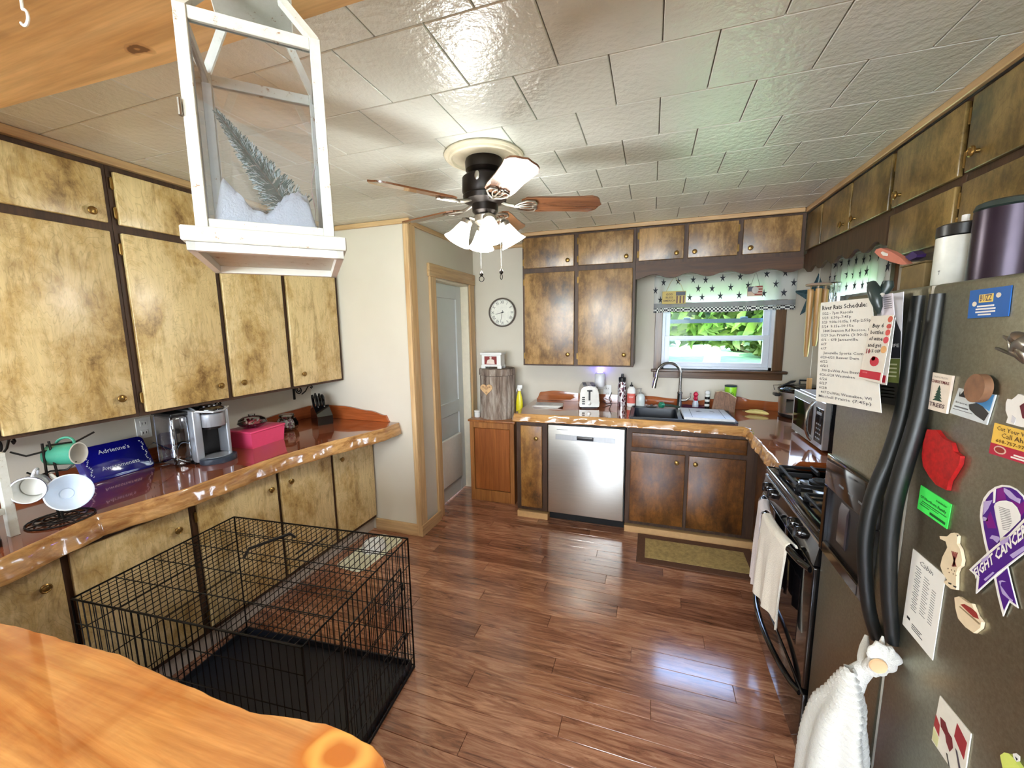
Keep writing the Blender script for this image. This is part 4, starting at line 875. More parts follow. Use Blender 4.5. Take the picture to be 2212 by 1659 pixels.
t2 = thing('candies', 'white and purple wrapped candies filling the rounded glass jar', 'candy', jc+Vector((0, 0, .008))); sweets(t2, jc+Vector((0, 0, .014)), .044, .055, 22, .013, [(228, 226, 230), (140, 60, 120), (236, 236, 238)], 3)
# knife block
kb = Vector((-2.35, 2.39, ZCL)); KB = Matrix.Translation(kb) @ Matrix.Rotation(R(-28), 4, 'Z')
t = thing('knife_block', 'black knife block in the far corner of the left worktop', 'knife block', kb)
MB(KB).prism([(-.075, -.055, 0), (.075, -.055, 0), (.075, -.055, .065), (.0, -.055, .135), (-.075, -.055, .105)], (0, .11, 0)).build('block', M['black_gloss'], t)
for i, (y, x, L_) in enumerate(((-.036, -.045, .105), (-.012, -.05, .115), (.014, -.045, .11), (.036, -.05, .10), (-.022, .005, .085), (.022, .005, .085))):
    a = Vector((.32, 0, 1)).normalized(); p0 = KB @ Vector((x, y, .112 if x < 0 else .128)); aw = (KB.to_3x3() @ Vector((-.25, 0, 1))).normalized()
    tk = thing('knife', 'black knife in the block, '+('rear row, nearest the wall', 'rear row, second from the wall', 'rear row, third from the wall', 'rear row, nearest the partition', 'front row, left one', 'front row, right one')[i], 'knife', p0, 'knives in the knife block')
    MB().tube([p0-aw*.03, p0+aw*.004], .006, 8).build('bolster', M['chrome'], tk)
    MB().tube([p0+aw*.004, p0+aw*L_*.4, p0+aw*L_*.8, p0+aw*L_], [.0085, .0095, .011, .007], 8).build('handle', M['black_gloss'], tk)
# scroll brackets under the left uppers
def scroll(y, label, z=1.203):
    t = thing('scroll_bracket', label, 'bracket', (-2.60, y, z), 'black iron scroll brackets'); b = MB()
    b.box(-2.619, -2.612, y-.008, y+.008, z-.14, z-.001); b.box(-2.612, -2.42, y-.008, y+.008, z-.008, z-.001)
    pts = []
    for i in range(40):
        a = i/39; th = a*math.pi*3.2; r_ = .034*(1-a*.72); pts.append(Vector((-2.565+r_*math.cos(th+2.2), y, z-.062+r_*math.sin(th+2.2))))
    b.tube(pts, .0045, 6)
    pts = [Vector((-2.55+.012, y, z-.095)), Vector((-2.50, y, z-.07)), Vector((-2.47, y, z-.03)), Vector((-2.44, y, z-.02)), Vector((-2.428, y, z-.035)), Vector((-2.44, y, z-.045)), Vector((-2.45, y, z-.035))]
    b.tube(pts, .0045, 6); b.build('scroll', M['black_metal'], t)
scroll(.86, 'black iron scroll bracket under the cabinets by the mug tree'); scroll(1.70, 'black iron scroll bracket behind the coffee machine'); scroll(2.40, 'black iron scroll bracket above the knife block')

# ------------------------------------------------------------------ wall clock
ck = P(1085, 675, 'y', YB-.02); t = thing('wall_clock', 'round wall clock with Roman numerals between the doorway and the cabinets', 'clock', (ck.x, YB, ck.z))
NUMS = ['XII', 'I', 'II', 'III', 'IIII', 'V', 'VI', 'VII', 'VIII', 'IX', 'X', 'XI']
RC = .138; cc = Vector((ck.x, YB-.001, ck.z)); AX = (0, -1, 0)
MB().lathe([(RC*.98, 0), (RC, .01), (RC, .028), (RC*.95, .036), (RC*.90, .030), (RC*.885, .020)], cc, 56, axis=AX, cap=False).build('bezel', P_((118, 108, 100), rough=.4, metal=.3), t)
MB().lathe([(0, .018), (RC*.89, .018), (RC*.89, .012), (0, .012)], cc, 56, axis=AX).build('dial', P_((236, 234, 222), rough=.6), t)
X_, Z_ = Vector((1, 0, 0)), Vector((0, 0, 1))
for k_, s_ in enumerate(NUMS):
    a = R(30*k_); rd_ = X_*math.sin(a)+Z_*math.cos(a); tg = X_*math.cos(a)-Z_*math.sin(a); o_ = cc+Vector((0, -.0185, 0))+rd_*RC*.70
    text(t, s_, o_, tg, rd_, .040, M['ink'], w=.72, name='numeral')
for ang, L_, w_, nm in ((256, .07, .0035, 'hour_hand'), (192, .10, .0025, 'minute_hand')):
    a = R(ang); rd_ = X_*math.sin(a)+Z_*math.cos(a); tg = X_*math.cos(a)-Z_*math.sin(a); o_ = cc+Vector((0, -.021, 0))
    MB().prism([o_-rd_*.02-tg*w_, o_-rd_*.02+tg*w_, o_+rd_*L_+tg*w_*.4, o_+rd_*L_-tg*w_*.4], (0, -.001, 0)).build(nm, M['ink'], t)
MB().lathe([(.005, .018), (.005, .025), (0, .025)], cc, 14, axis=AX).build('hub', M['ink'], t)
o = MB().tube([cc+Vector((0, -.0188, 0))+X_*math.cos(a*.105)*RC*.84+Z_*math.sin(a*.105)*RC*.84 for a in range(60)], .0008, 4, closed=True).build('minute_ring', M['ink'], t)

# ------------------------------------------------------------------ small oak cabinet and what stands on it
ZS = .77; sx0, sx1, sy0, sy1 = -1.555, -1.125, 3.315, 3.70
t = thing('side_cabinet', 'small orange oak cabinet beside the narrow base cabinet', 'cabinet', ((sx0+sx1)/2, (sy0+sy1)/2, 0))
b = MB(); b.box(sx0, sx0+.018, sy0+.006, sy1, 0, ZS-.02).box(sx1-.018, sx1, sy0+.006, sy1, 0, ZS-.02).box(sx0+.018, sx1-.018, sy0+.02, sy1, .06, ZS-.02); b.build('body', M['oak'], t)
MB().box(sx0-.012, sx1+.012, sy0-.012, sy1, ZS-.02, ZS, .004).build('top', M['oak'], t)
b = MB(); b.box(sx0, sx0+.04, sy0, sy0+.02, 0, ZS-.02, .002).box(sx1-.04, sx1, sy0, sy0+.02, 0, ZS-.02, .002).box(sx0+.04, sx1-.04, sy0, sy0+.02, 0, .105, .002).box(sx0+.04, sx1-.04, sy0, sy0+.02, ZS-.075, ZS-.02, .002); b.build('frame', grain('pale_oak_frame', (178, 118, 62), (138, 84, 40), 2, .4, .8), t)
MB().box(sx0+.045, sx1-.045, sy0+.006, sy0+.016, .11, ZS-.08, .003).build('door', grain('reddish_oak_panel', (178, 106, 52), (140, 76, 34), 2, .35, .5), t)
sc0 = Vector(((sx0+sx1)/2-.003, 3.50, ZS)); SR = .162; SH = .455
bark = NT('grey_bark'); v_ = bark.coords((9, 9, 1.2)); n_ = bark.noise(v_, 2.3, 7, .7, .5); bark.col(bark.ramp(n_, [(.32, (70, 52, 44)), (.48, (140, 122, 108)), (.66, (192, 180, 166))])); bark.set(Roughness=.95); bark.bump(n_, .9, .02); M['bark'] = bark.m
t = thing('log_canister', 'bark-covered log canister with a lid and a carved wooden heart', 'canister', sc0)
def barkr(r, z, n=72, seed=0):
    return [(sc0.x+(r+.004*math.sin(k*1.9+seed)+.004*math.sin(k*4.7+z*9))*math.cos(k*2*math.pi/n), sc0.y+(r+.004*math.sin(k*1.9+seed)+.004*math.sin(k*4.7+z*9))*math.sin(k*2*math.pi/n), sc0.z+z) for k in range(n)]
def barkshell(z0, z1, nm, m=8):
    b = MB(); rs = [barkr(SR-.008*i/m*(1 if z0 < .1 else 0)+.0, z0+(z1-z0)*i/m) for i in range(m+1)]; n_ = 72; vs = [v for r_ in rs for v in r_]
    b._add(vs, [(i+k_*n_, (i+1) % n_+k_*n_, (i+1) % n_+(k_+1)*n_, i+(k_+1)*n_) for k_ in range(m) for i in range(n_)]+[tuple(range(n_))[::-1], tuple(m*n_+i for i in range(n_))]); return b.build(nm, M['bark'], t, ang=70)
barkshell(0, SH-.062, 'body'); barkshell(SH-.058, SH, 'lid', 3)
hc = Vector((sc0.x-.045, sc0.y-SR-.006, sc0.z+.28)); hp = []
for k_ in range(40):
    a = 2*math.pi*k_/40; hp.append(hc+X_*(.0036*16*math.sin(a)**3)+Z_*(.0036*(13*math.cos(a)-5*math.cos(2*a)-2*math.cos(3*a)-math.cos(4*a))))
hrt = MB().prism(hp, (0, .010, 0)).build('wooden_heart', P_((206, 166, 118), rough=.6, var=.15), t)
b = MB()
for (dx, dz, r_) in ((0, .012, .017), (-.03, .02, .006), (.03, .02, .006), (0, -.03, .006), (0, .012, .008)): b.tube([hc+Vector((dx+r_*math.cos(a*.524), -.0005, dz+r_*math.sin(a*.524)*.8)) for a in range(12)], .0013, 5, closed=True)
tag(b.build('burnt_carving', P_((120, 74, 40)), t), kind='stuff')
mb = Vector((sc0.x-.03, sc0.y-.02, ZS+SH+.001)); t = thing('photo_box', 'white footed keepsake box with a red picture standing on the log canister', 'box', mb)
w_, d_, h_ = .105, .06, .145
MB().box(mb.x-w_*.88, mb.x+w_*.88, mb.y-d_*.9, mb.y+d_*.9, mb.z+.022, mb.z+h_-.02, .002).build('body', M['white'], t)
MB().box(mb.x-w_, mb.x+w_, mb.y-d_-.008, mb.y+d_, mb.z+h_-.02, mb.z+h_, .006).build('lid', M['white'], t)
b = MB()
for s_ in (-1, 1):
    for q in (-1, 1): b.box(mb.x+s_*w_*.95, mb.x+s_*w_*.55, mb.y+q*d_*.98, mb.y+q*d_*.6, mb.z, mb.z+.026, .004)
b.box(mb.x-w_*.93, mb.x+w_*.93, mb.y-d_*.96, mb.y+d_*.96, mb.z+.018, mb.z+.032, .003); b.build('foot', M['white'], t)
y_ = mb.y-d_*.9-.001; pc_ = MB().box(mb.x-.065, mb.x+.055, y_-.001, y_, mb.z+.038, mb.z+.112).build('picture', P_((126, 30, 24), rough=.5), t)
b = MB(); b.prism([(mb.x-.045, y_-.0012, mb.z+.045), (mb.x+.035, y_-.0012, mb.z+.042), (mb.x+.03, y_-.0012, mb.z+.08), (mb.x-.005, y_-.0012, mb.z+.088), (mb.x-.035, y_-.0012, mb.z+.078)], (0, -.0004, 0)).lathe([(.011, 0), (.011, .0006), (0, .0006)], (mb.x-.004, y_-.0012, mb.z+.098), 16, axis=AX).build('picture_figure', P_((226, 208, 196), rough=.6), pc_)
def spray(label, p, body, head, h_=.27, r_=.032, fl=.6):
    t = thing('spray_bottle', label, 'bottle', p)
    MB().lathe([(r_*.95, 0), (r_, .01), (r_, h_*.45), (r_*.8, h_*.62), (r_*.42, h_*.78), (r_*.40, h_*.82)], p, 24, sy=fl).build('body', body, t)
    b = MB(); b.lathe([(r_*.48, h_*.82), (r_*.48, h_*.88), (r_*.4, h_*.90)], p, 18); b.box(p.x-r_*.5, p.x+r_*.9, p.y-.008, p.y+.008, p.z+h_*.89, p.z+h_, .004); b.tube([(p.x-r_*.5, p.y, p.z+h_*.92), (p.x-r_*.9, p.y, p.z+h_*.8)], .004, 6); b.build('trigger_head', head, t); return t
sp = spray('yellow spray bottle with a white trigger to the right of the log canister', Vector((sx1-.012, 3.52, ZS)), P_((226, 214, 40), rough=.35), M['white'], .30, .033)
text(sp, "CLEAN", (sx1-.012, 3.52-.0205, ZS+.09), (0, 0, 1), (-1, 0, 0), .022, P_((60, 90, 60)), w=.9) if False else None
spray('green bottle mostly hidden to the left of the log canister', Vector((sx0+.028, 3.60, ZS)), P_((96, 196, 50), rough=.3), P_((70, 120, 60)), .24, .030)
p = Vector((sx0+.035, 3.42, ZS)); t = thing('small_jar', 'small white lidded tub at the left front of the oak cabinet', 'jar', p); MB().lathe([(.026, 0), (.028, .004), (.028, .045), (.02, .05)], p, 20).build('tub', M['white'], t); MB().lathe([(.029, .05), (.029, .062), (0, .064)], p, 20).build('lid', M['white_matt'], t)

# ------------------------------------------------------------------ dishwasher
t = thing('dishwasher', 'stainless steel dishwasher with a pocket handle strip', 'dishwasher', (-.468, 3.12, 0))
MB().box(-.765, -.162, 3.125, 3.69, .075, .825).build('tub', M['black'], t)
dwd = MB().box(-.762, -.166, 3.095, 3.124, .085, .822, .004).build('door', M['steel'], t)
MB().box(-.70, -.235, 3.0935, 3.0952, .705, .748, .001).build('control_strip', steel('pale_satin_strip', (188, 188, 188), 0, .45), dwd)
b = MB(); b.box(-.53, -.40, 3.090, 3.0945, .712, .742, .002); b.build('pocket_handle', P_((58, 58, 62), rough=.25, metal=.6), dwd)
MB().box(-.524, -.406, 3.0885, 3.0906, .728, .740, .001).build('grip_lip', M['chrome'], dwd)
text(dwd, 'KitchenMaid' if False else 'HOME', (-.655, 3.0948, .79), (1, 0, 0), (0, 0, 1), .012, P_((120, 120, 122)), w=2.0) if False else MB().box(-.69, -.60, 3.0945, 3.0951, .786, .790).build('badge', P_((120, 120, 122)), dwd)
MB().box(-.765, -.162, 3.17, 3.60, 0, .073).build('toe_kick', M['rubber'], t)

# ------------------------------------------------------------------ things on the back worktop
def lathe_thing(name, label, cat, p, parts, grp=None):
    t = thing(name, label, cat, p, grp)
    for (nm, pr, mt, kw) in parts: MB().lathe(pr, p, kw.pop('n', 28), **kw).build(nm, mt, t)
    return t
pp = on_b(1183, 877); t = thing('paper_stack', 'stack of white papers at the left end of the back worktop', 'papers', (pp.x, pp.y, ZCB))
for i in range(4):
    a = R(-6+5*i); q = [Matrix.Rotation(a, 3, 'Z') @ Vector((x, y, 0)) for x, y in ((-.12, -.075), (.12, -.075), (.12, .075), (-.12, .075))]
    o = MB().prism([Vector((pp.x+i*.004, pp.y+.003*i, ZCB+.001+i*.004))+v for v in q], (0, 0, .0032)).build('sheet', M['paper'], t)
b = MB()
for i in range(5): b.box(pp.x-.09, pp.x+.05-.02*(i % 2), pp.y-.05+i*.022, pp.y-.045+i*.022, ZCB+.0163, ZCB+.0166)
tag(b.build('printed_lines', M['ink_grey'], o), kind='stuff')
# toaster
tp = on_b(1273, 882, 3.45); TQ = Matrix.Translation((tp.x, tp.y, ZCB)) @ Matrix.Rotation(R(12), 4, 'Z'); t = thing('toaster', 'rounded silver two-slice toaster end-on on the back worktop', 'toaster', (tp.x, tp.y, ZCB))
SVT = plain('satin_silver', (196, 194, 188), .25, .85, 0, .02)
prof = [(-.082, .014), (-.084, .05), (-.078, .13), (-.066, .168), (-.045, .186), (0, .192), (.045, .186), (.066, .168), (.078, .13), (.084, .05), (.082, .014)]
MB(TQ).prism([(x, -.0, z) for x, z in prof], (0, .27, 0)).build('shell', SVT, t, ang=50)
MB(TQ).prism([(x*.94, -.010, .014+(z-.014)*.96) for x, z in prof], (0, .011, 0)).build('end_cap', P_((206, 204, 198), rough=.3, metal=.4), t)
b = MB(TQ); b.box(-.05, -.02, .04, .23, .184, .193).box(.02, .05, .04, .23, .184, .193); b.build('bread_slot', M['black'], t)
b = MB(TQ); b.box(-.008, .008, -.013, -.009, .07, .160, .001); b.build('lever_slot', M['black'], t)
b = MB(TQ); b.box(-.022, .022, -.03, -.012, .148, .160, .004); b.build('lever', M['black'], t)
MB(TQ).lathe([(.015, 0), (.014, .012), (.0, .013)], (.0, -.010, .045), 20, axis=(0, -1, 0)).build('dial', M['chrome'], t)
for i in range(4): MB(TQ).box(-.062, -.038, -.0135, -.010, .035+i*.018, .046+i*.018, .002).build('button', M['black'], t)
b = MB(TQ); b.box(-.07, .07, .01, .26, .0, .014, .003); b.build('base', M['black'], t)
MB().tube([(tp.x+.09, tp.y+.2, ZCB+.03), (tp.x+.13, tp.y+.18, ZCB+.01), (tp.x+.16, tp.y+.24, ZCB+.006), (tp.x+.14, YB-.05, ZCB+.05), (tp.x+.16, YB-.025, ZCB+.10)], .0035, 8).build('power_cord', M['black'], t)
# outlet + plug-in white night light with blue glow
oz = P(1312, 845, 'y', YB-.004); outlet('white double wall outlet under the right back cabinet door', TB, oz.x, oz.z)
lz = P(1296, 820, 'y', YB-.05); t = thing('plug_in_warmer', 'white plug-in night light glowing violet blue above the toaster', 'night light', (lz.x, YB, lz.z-.07))
MB().lathe([(.040, -.06), (.045, -.05), (.045, .048), (.038, .060), (.03, .062)], (lz.x, YB-.055, lz.z), 28).build('shade', P_((240, 240, 244), rough=.5), t)
MB().box(lz.x-.02, lz.x+.05, YB-.03, YB-.009, lz.z-.09, lz.z-.05, .004).build('plug_body', M['white_matt'], t)
MB().lathe([(.024, .0625), (.024, .066), (0, .066)], (lz.x, YB-.055, lz.z), 20).build('glowing_bulb', P_((70, 60, 255), emit=30, ecol=(60, 50, 255)), t)
l = light('POINT', 'night_light_glow', (lz.x, YB-.028, lz.z+.085), (0, 0, 0), .35, (.16, .12, 1), (.015, 0)); l.parent = t; l.location = Vector((lz.x, YB-.03, lz.z+.09))-wloc(t)
# bottles by the sink
def patterned():
    t = NT('graphic_steel'); v = t.n('TexVoronoi', Scale=26, feature='DISTANCE_TO_EDGE'); t.l(t.coords((1.5, 1.5, 1)), v.inputs['Vector']); t.col(t.ramp(v.outputs['Distance'], [(.10, (230, 230, 232)), (.14, (112, 58, 66)), (.3, (70, 40, 50))])); t.set(Roughness=.3, Metallic=.5); return t.m
p = on_b(1343, 872); lathe_thing('water_bottle', 'tall steel water bottle with a maroon graphic pattern and black lid', 'bottle', p, [('body', [(.034, 0), (.036, .006), (.036, .18), (.028, .205), (.026, .212)], patterned(), {}), ('lid', [(.030, .212), (.031, .245), (.026, .25), (.012, .252), (.010, .28), (0, .282)], M['black'], {})])
p = on_b(1363, 876, 3.60); t = lathe_thing('soap_bottle', 'white soap bottle with a coral label and black cap', 'bottle', p, [('body', [(.030, 0), (.034, .006), (.034, .15), (.022, .168), (.013, .175)], M['white_matt'], dict(sy=.7)), ('label', [(.0345, .03), (.0345, .115)], P_((214, 96, 84), rough=.5), dict(sy=.72, cap=False)), ('cap', [(.014, .175), (.014, .188), (.006, .19), (.004, .205), (.007, .207), (0, .212)], M['black'], {})])
text(t, 'SOAP', p+Vector((0, -.0262, .085)), (1, 0, 0), (0, 0, 1), .018, M['white'], w=.9)
p = on_b(1383, 878, 3.60); t = lathe_thing('pump_bottle', 'clear pump soap dispenser with a grey pump beside the sink', 'bottle', p, [('body', [(.034, 0), (.037, .006), (.037, .085), (.028, .105), (.013, .115)], P_((202, 208, 204), rough=.2), dict(sy=.75)), ('pump', [(.013, .115), (.013, .128), (.005, .13), (.005, .152), (.009, .154), (.009, .16), (0, .162)], P_((150, 146, 140), rough=.4), {})])
MB().tube([p+Vector((0, 0, .157)), p+Vector((-.03, -.01, .155)), p+Vector((-.034, -.012, .146))], .004, 8).build('spout', P_((150, 146, 140), rough=.4), t)
# sink: one dark composite double bowl
X0, X1, Y0, Y1 = -.145, .60, 3.105, 3.60; 
def cut_hole(x0, x1, y0, y1, objs):
    for o in objs:
        bm = bmesh.new(); bm.from_mesh(o.data); off = wloc(o)
        for co, no in (((x0, 0, 0), (1, 0, 0)), ((x1, 0, 0), (1, 0, 0)), ((0, y0, 0), (0, 1, 0)), ((0, y1, 0), (0, 1, 0))):
            bmesh.ops.bisect_plane(bm, geom=bm.verts[:]+bm.edges[:]+bm.faces[:], plane_co=Vector(co)-off, plane_no=no)
        dead = [f for f in bm.faces if x0 < (f.calc_center_median()+off).x < x1 and y0 < (f.calc_center_median()+off).y < y1]
        bmesh.ops.delete(bm, geom=dead, context='FACES'); bm.to_mesh(o.data); bm.free()
cut_hole(X0+.03, X1-.03, Y0+.03, Y1-.095, [c for c in WT2.children])
t = thing('sink', 'dark composite double bowl sink set in the back worktop', 'sink', ((X0+X1)/2, (Y0+Y1)/2, ZCB))
zr = ZCB+.012
b = MB(); out = rrect((X0+X1)/2, (Y0+Y1)/2, (X1-X0)/2, (Y1-Y0)/2, .05, ZCB+.001, 5); out2 = [v+Vector((0, 0, .011)) for v in rrect((X0+X1)/2, (Y0+Y1)/2, (X1-X0)/2-.006, (Y1-Y0)/2-.006, .045, ZCB+.001, 5)]
n_ = len(out); b._add(out+out2, [(i, (i+1) % n_, n_+(i+1) % n_, n_+i) for i in range(n_)])
# rim made of strips round the two bowls
bl = [(X0+.035, .205), (.235, X1-.035)]; by0, by1 = Y0+.035, Y1-.10
b.box(X0+.02, X1-.02, by1, Y1-.008, ZCB, zr).box(X0+.02, X1-.02, Y0+.008, by0, ZCB, zr).box(X0+.008, bl[0][0], Y0+.02, Y1-.02, ZCB, zr).box(bl[1][1], X1-.008, Y0+.02, Y1-.02, ZCB, zr).box(bl[0][1], bl[1][0], by0, by1, ZCB-.03, zr-.002)
b.build('rim', M['granite'], t)
for (x0, x1) in bl:
    b = MB(); rt = rrect((x0+x1)/2, (by0+by1)/2, (x1-x0)/2, (by1-by0)/2, .035, zr-.001, 4); rb = rrect((x0+x1)/2, (by0+by1)/2, (x1-x0)/2-.012, (by1-by0)/2-.012, .04, ZCB-.135, 4); m_ = len(rt)
    b._add(rt+rb, [(i, (i+1) % m_, m_+(i+1) % m_, m_+i) for i in range(m_)]+[tuple(m_+i for i in range(m_))]); b.build('bowl', plain('dark_bowl', (26, 32, 42), .4), t)
# faucet
fp = Vector((.235, 3.548, zr)); t = thing('faucet', 'brushed nickel gooseneck pull-down faucet behind the sink', 'faucet', fp)
MB().lathe([(.027, 0), (.027, .008), (.019, .016), (.018, .12), (.021, .125), (.021, .135), (.015, .14)], fp, 24).build('base', M['chrome'], t)
tb = P(1418, 838, 'y', fp.y-.06); at = P(1432, 784, 'y', fp.y-.03); dxn = tb.x-fp.x
rr = abs(dxn)/2; arc = [fp+Vector((0, 0, .13)), fp+Vector((0, 0, .25))]; cz = at.z-rr
arc = [fp+Vector((0, 0, .13)), Vector((fp.x, fp.y, cz))]+[Vector((fp.x-rr+rr*math.cos(a), fp.y-.06*(1-math.cos(a))/2, cz+rr*math.sin(a))) for a in [math.pi*i/14 for i in range(1, 15)]]
MB().tube(arc+[Vector((tb.x-.004, fp.y-.06, cz-.03))], .0125, 12).build('gooseneck', M['chrome'], t)
MB().tube([Vector((tb.x-.003, fp.y-.06, cz-.028)), Vector((tb.x-.012, fp.y-.062, cz-.06)), Vector((tb.x-.02, fp.y-.065, tb.z))], [.0145, .016, .018], 14).build('spray_head', M['chrome'], t)
MB().tube([fp+Vector((.015, 0, .07)), fp+Vector((.05, -.01, .075)), fp+Vector((.075, -.012, .095)), fp+Vector((.08, -.012, .135))], [.012, .010, .008, .006], 10).build('lever', M['chrome'], t)
# white board laid over the right bowl
t = thing('cutting_board', 'white cutting board lying across the right bowl of the sink', 'cutting board', (.41, 3.30, zr+.001))
q4 = [(.245, 3.135), (.575, 3.135), (.555, 3.50), (.235, 3.50)]
MB().prism([(x, y, zr+.001) for x, y in q4], (0, 0, .016)).build('board', P_((224, 226, 228), rough=.4), t)
b = MB(); z_ = zr+.0172
for (x0, x1, y0, y1) in ((.30, .303, 3.16, 3.47), (.515, .518, 3.16, 3.47)): b.box(x0, x1, y0, y1, z_, z_+.0004)
b.prism([(.35, 3.36, z_), (.39, 3.38, z_), (.37, 3.40, z_), (.34, 3.385, z_)], (0, 0, .0004)).prism([(.44, 3.40, z_), (.47, 3.37, z_), (.475, 3.375, z_), (.45, 3.41, z_)], (0, 0, .0004)); b.build('juice_groove', M['ink_grey'], t)
# dish brush, sponge, drain stopper
t = thing('dish_brush', 'green headed dish brush lying at the back rim of the sink', 'brush', (.10, 3.54, zr))
q = P(1433, 868, 'y', 3.52); q = Vector((q.x, 3.52, zr+.026)); MB().lathe([(.020, 0), (.024, .004), (.024, .03), (.016, .036)], q, 20, axis=(-.75, -.5, .15)).build('brush_head', P_((28, 122, 92), rough=.4), t)
MB().tube([q+Vector((.01, .005, 0)), q+Vector((.07, .03, -.006)), q+Vector((.13, .0, -.012))], [.012, .010, .007], 10).build('handle', P_((50, 66, 56), rough=.3), t)
t = thing('drain_stopper', 'black sink stopper lying behind the left bowl', 'stopper', (.02, 3.56, zr)); MB().lathe([(.042, 0), (.044, .004), (.03, .008), (.01, .010), (.008, .020), (0, .021)], (.02, 3.56, zr), 24).build('disc', M['black'], t)
# things right of the faucet
p = Vector((.345, 3.645, ZCB)); t = thing('soap_dish', 'dark purple oval dish between the faucet and the wooden board', 'dish', p); MB().lathe([(.05, 0), (.075, .014), (.078, .022), (.072, .02), (.045, .006), (0, .005)], p, 28, sx=1.3, sy=.8).build('dish', P_((84, 40, 70), rough=.2), t)
p = Vector((.365, 3.64, ZCB+.008)); lathe_thing('scrubber', 'red knobbed scrub brush standing in the purple dish', 'brush', p, [('bottle', [(.022, 0), (.024, .01), (.024, .038), (.02, .045), (.02, .06)], P_((196, 204, 214), rough=.3), {}), ('red_grip', [(.010, .06), (.018, .075), (.012, .092), (.020, .108), (.016, .124), (.004, .134)], P_((196, 24, 60), rough=.25), {})])
p = Vector((.455, 3.66, ZCB+.0)); t = thing('salt_grinder', 'black and white ringed grinder standing behind the white board', 'grinder', p)
for i in range(6): MB().lathe([(.017, .02*i), (.020, .02*i+.004), (.020, .02*i+.016), (.017, .02*i+.02)], p, 20).build('ring', M['white'] if i % 2 else M['black'], t)
MB().lathe([(.010, .12), (.020, .128), (.020, .142), (.008, .152)], p, 20).build('knob', M['white'], t)
bo_ = [P(u, v, 'y', 3.60) for u, v in ((1524, 880), (1539, 843), (1533, 840), (1545, 842), (1562, 848), (1577, 857), (1573, 882))]
t = thing('wooden_board', 'striped walnut cutting board leaning against the backsplash', 'cutting board', (bo_[0].x, 3.60, ZCB))
pl = [Vector((x, 3.545+(z-ZCB)*.28, z)) for x, z in ((.475, ZCB), (.505, ZCB+.155), (.545, ZCB+.163), (.60, ZCB+.148), (.655, ZCB+.112), (.64, ZCB))]
MB().prism(pl, (0, .018, -.005)).build('board', grain('walnut_stripes', (152, 112, 84), (96, 66, 48), 2, .5, 2), t)
MB().tube([pl[1]+Vector((-.0, -.002, 0)), pl[2]+Vector((0, -.002, 0)), pl[3]+Vector((0, -.002, 0)), pl[4]+Vector((0, -.002, 0))], .003, 6).build('pale_rim', P_((206, 190, 160)), t)
p = Vector((.625, 3.665, ZCB)); t = lathe_thing('travel_cup', 'lime green insulated cup with a dark lid behind the wooden board', 'cup', p, [('body', [(.036, 0), (.038, .006), (.044, .185), (.043, .19)], P_((150, 214, 40), rough=.35), {}), ('lid', [(.045, .19), (.046, .2), (.038, .204), (0, .203)], P_((40, 60, 72), rough=.3), {})])
text(t, 'life', p+Vector((-.004, -.045, .135)), (1, 0, 0), (0, 0, 1), .04, M['ink'], shear=.3, w=.9)
bc = on_b(1635, 893, 3.5); t = thing('banana', 'ripe banana lying on the right end of the back worktop', 'fruit', bc)
pts = [bc+Vector((-.075, .02, .020)), bc+Vector((-.065, .012, .020)), bc+Vector((-.04, .022, .020)), bc+Vector((0, .022, .021)), bc+Vector((.04, .0, .020)), bc+Vector((.062, -.026, .018)), bc+Vector((.07, -.036, .017))]
MB().tube(pts, [.005, .008, .016, .019, .017, .010, .004], 10).build('peel', P_((222, 206, 130), rough=.5, var=.1), t); MB().tube([pts[0], pts[0]+Vector((-.02, .0, .002))], .0045, 6).build('stem', P_((110, 88, 50)), t)
# slow cooker in the corner
p = Vector((1.070, 3.505, ZCB)); t = thing('slow_cooker', 'steel oval slow cooker with a glass lid in the back right corner', 'slow cooker', p)
MB().lathe([(.125, 0), (.135, .01), (.140, .03), (.148, .19), (.150, .20)], p, 40, sx=1.0, sy=.95).build('housing', M['steel'], t)
MB().lathe([(.128, -.001), (.139, .008), (.141, .028), (.138, .03)], p, 40, sx=1.005, sy=.955).build('base', M['black'], t)
MB().lathe([(.151, .19), (.156, .2), (.156, .212), (.148, .218), (.14, .205)], p, 40, sx=1.0, sy=.95).build('crock_rim', M['black_gloss'], t)
MB().lathe([(.146, .218), (.12, .238), (.06, .252), (0, .255)], p, 40, sx=1.0, sy=.95, cap=False).build('lid', glassm('lid_glass', (.8, .85, .95, 1), .18), t)
MB().tube([p+Vector((.146*1.0*math.cos(a*.2), .146*.95*math.sin(a*.2), .219)) for a in range(31)], .004, 6).build('lid_rim', M['chrome'], t)
MB().tube([p+Vector((-.02, 0, .254)), p+Vector((-.02, 0, .275)), p+Vector((.03, 0, .275)), p+Vector((.03, 0, .254))], .007, 8).build('lid_handle', M['black'], t)
b = MB(); b.box(p.x-.18, p.x-.148, p.y-.04, p.y+.04, ZCB+.155, ZCB+.175, .006); b.build('side_handle', M['black'], t)
MB().prism([(p.x-.125, p.y-.112, ZCB+.05), (p.x-.065, p.y-.137, ZCB+.05), (p.x-.065, p.y-.139, ZCB+.15), (p.x-.125, p.y-.114, ZCB+.15)], (-.004, -.008, 0)).build('control_panel', M['black_gloss'], t)
b = MB(); b.tube([p+Vector((-.18, -.01, .20)), p+Vector((-.19, -.01, .235)), p+Vector((-.14, -.02, .24))], .003, 6); b.build('clamp_wire', M['chrome'], t)
MB().prism([(p.x-.14, p.y-.03, ZCB+.232), (p.x-.06, p.y-.03, ZCB+.262), (p.x-.05, p.y-.03, ZCB+.275), (p.x-.08, p.y-.03, ZCB+.272)], (0, .02, 0)).build('latch', M['black'], t)
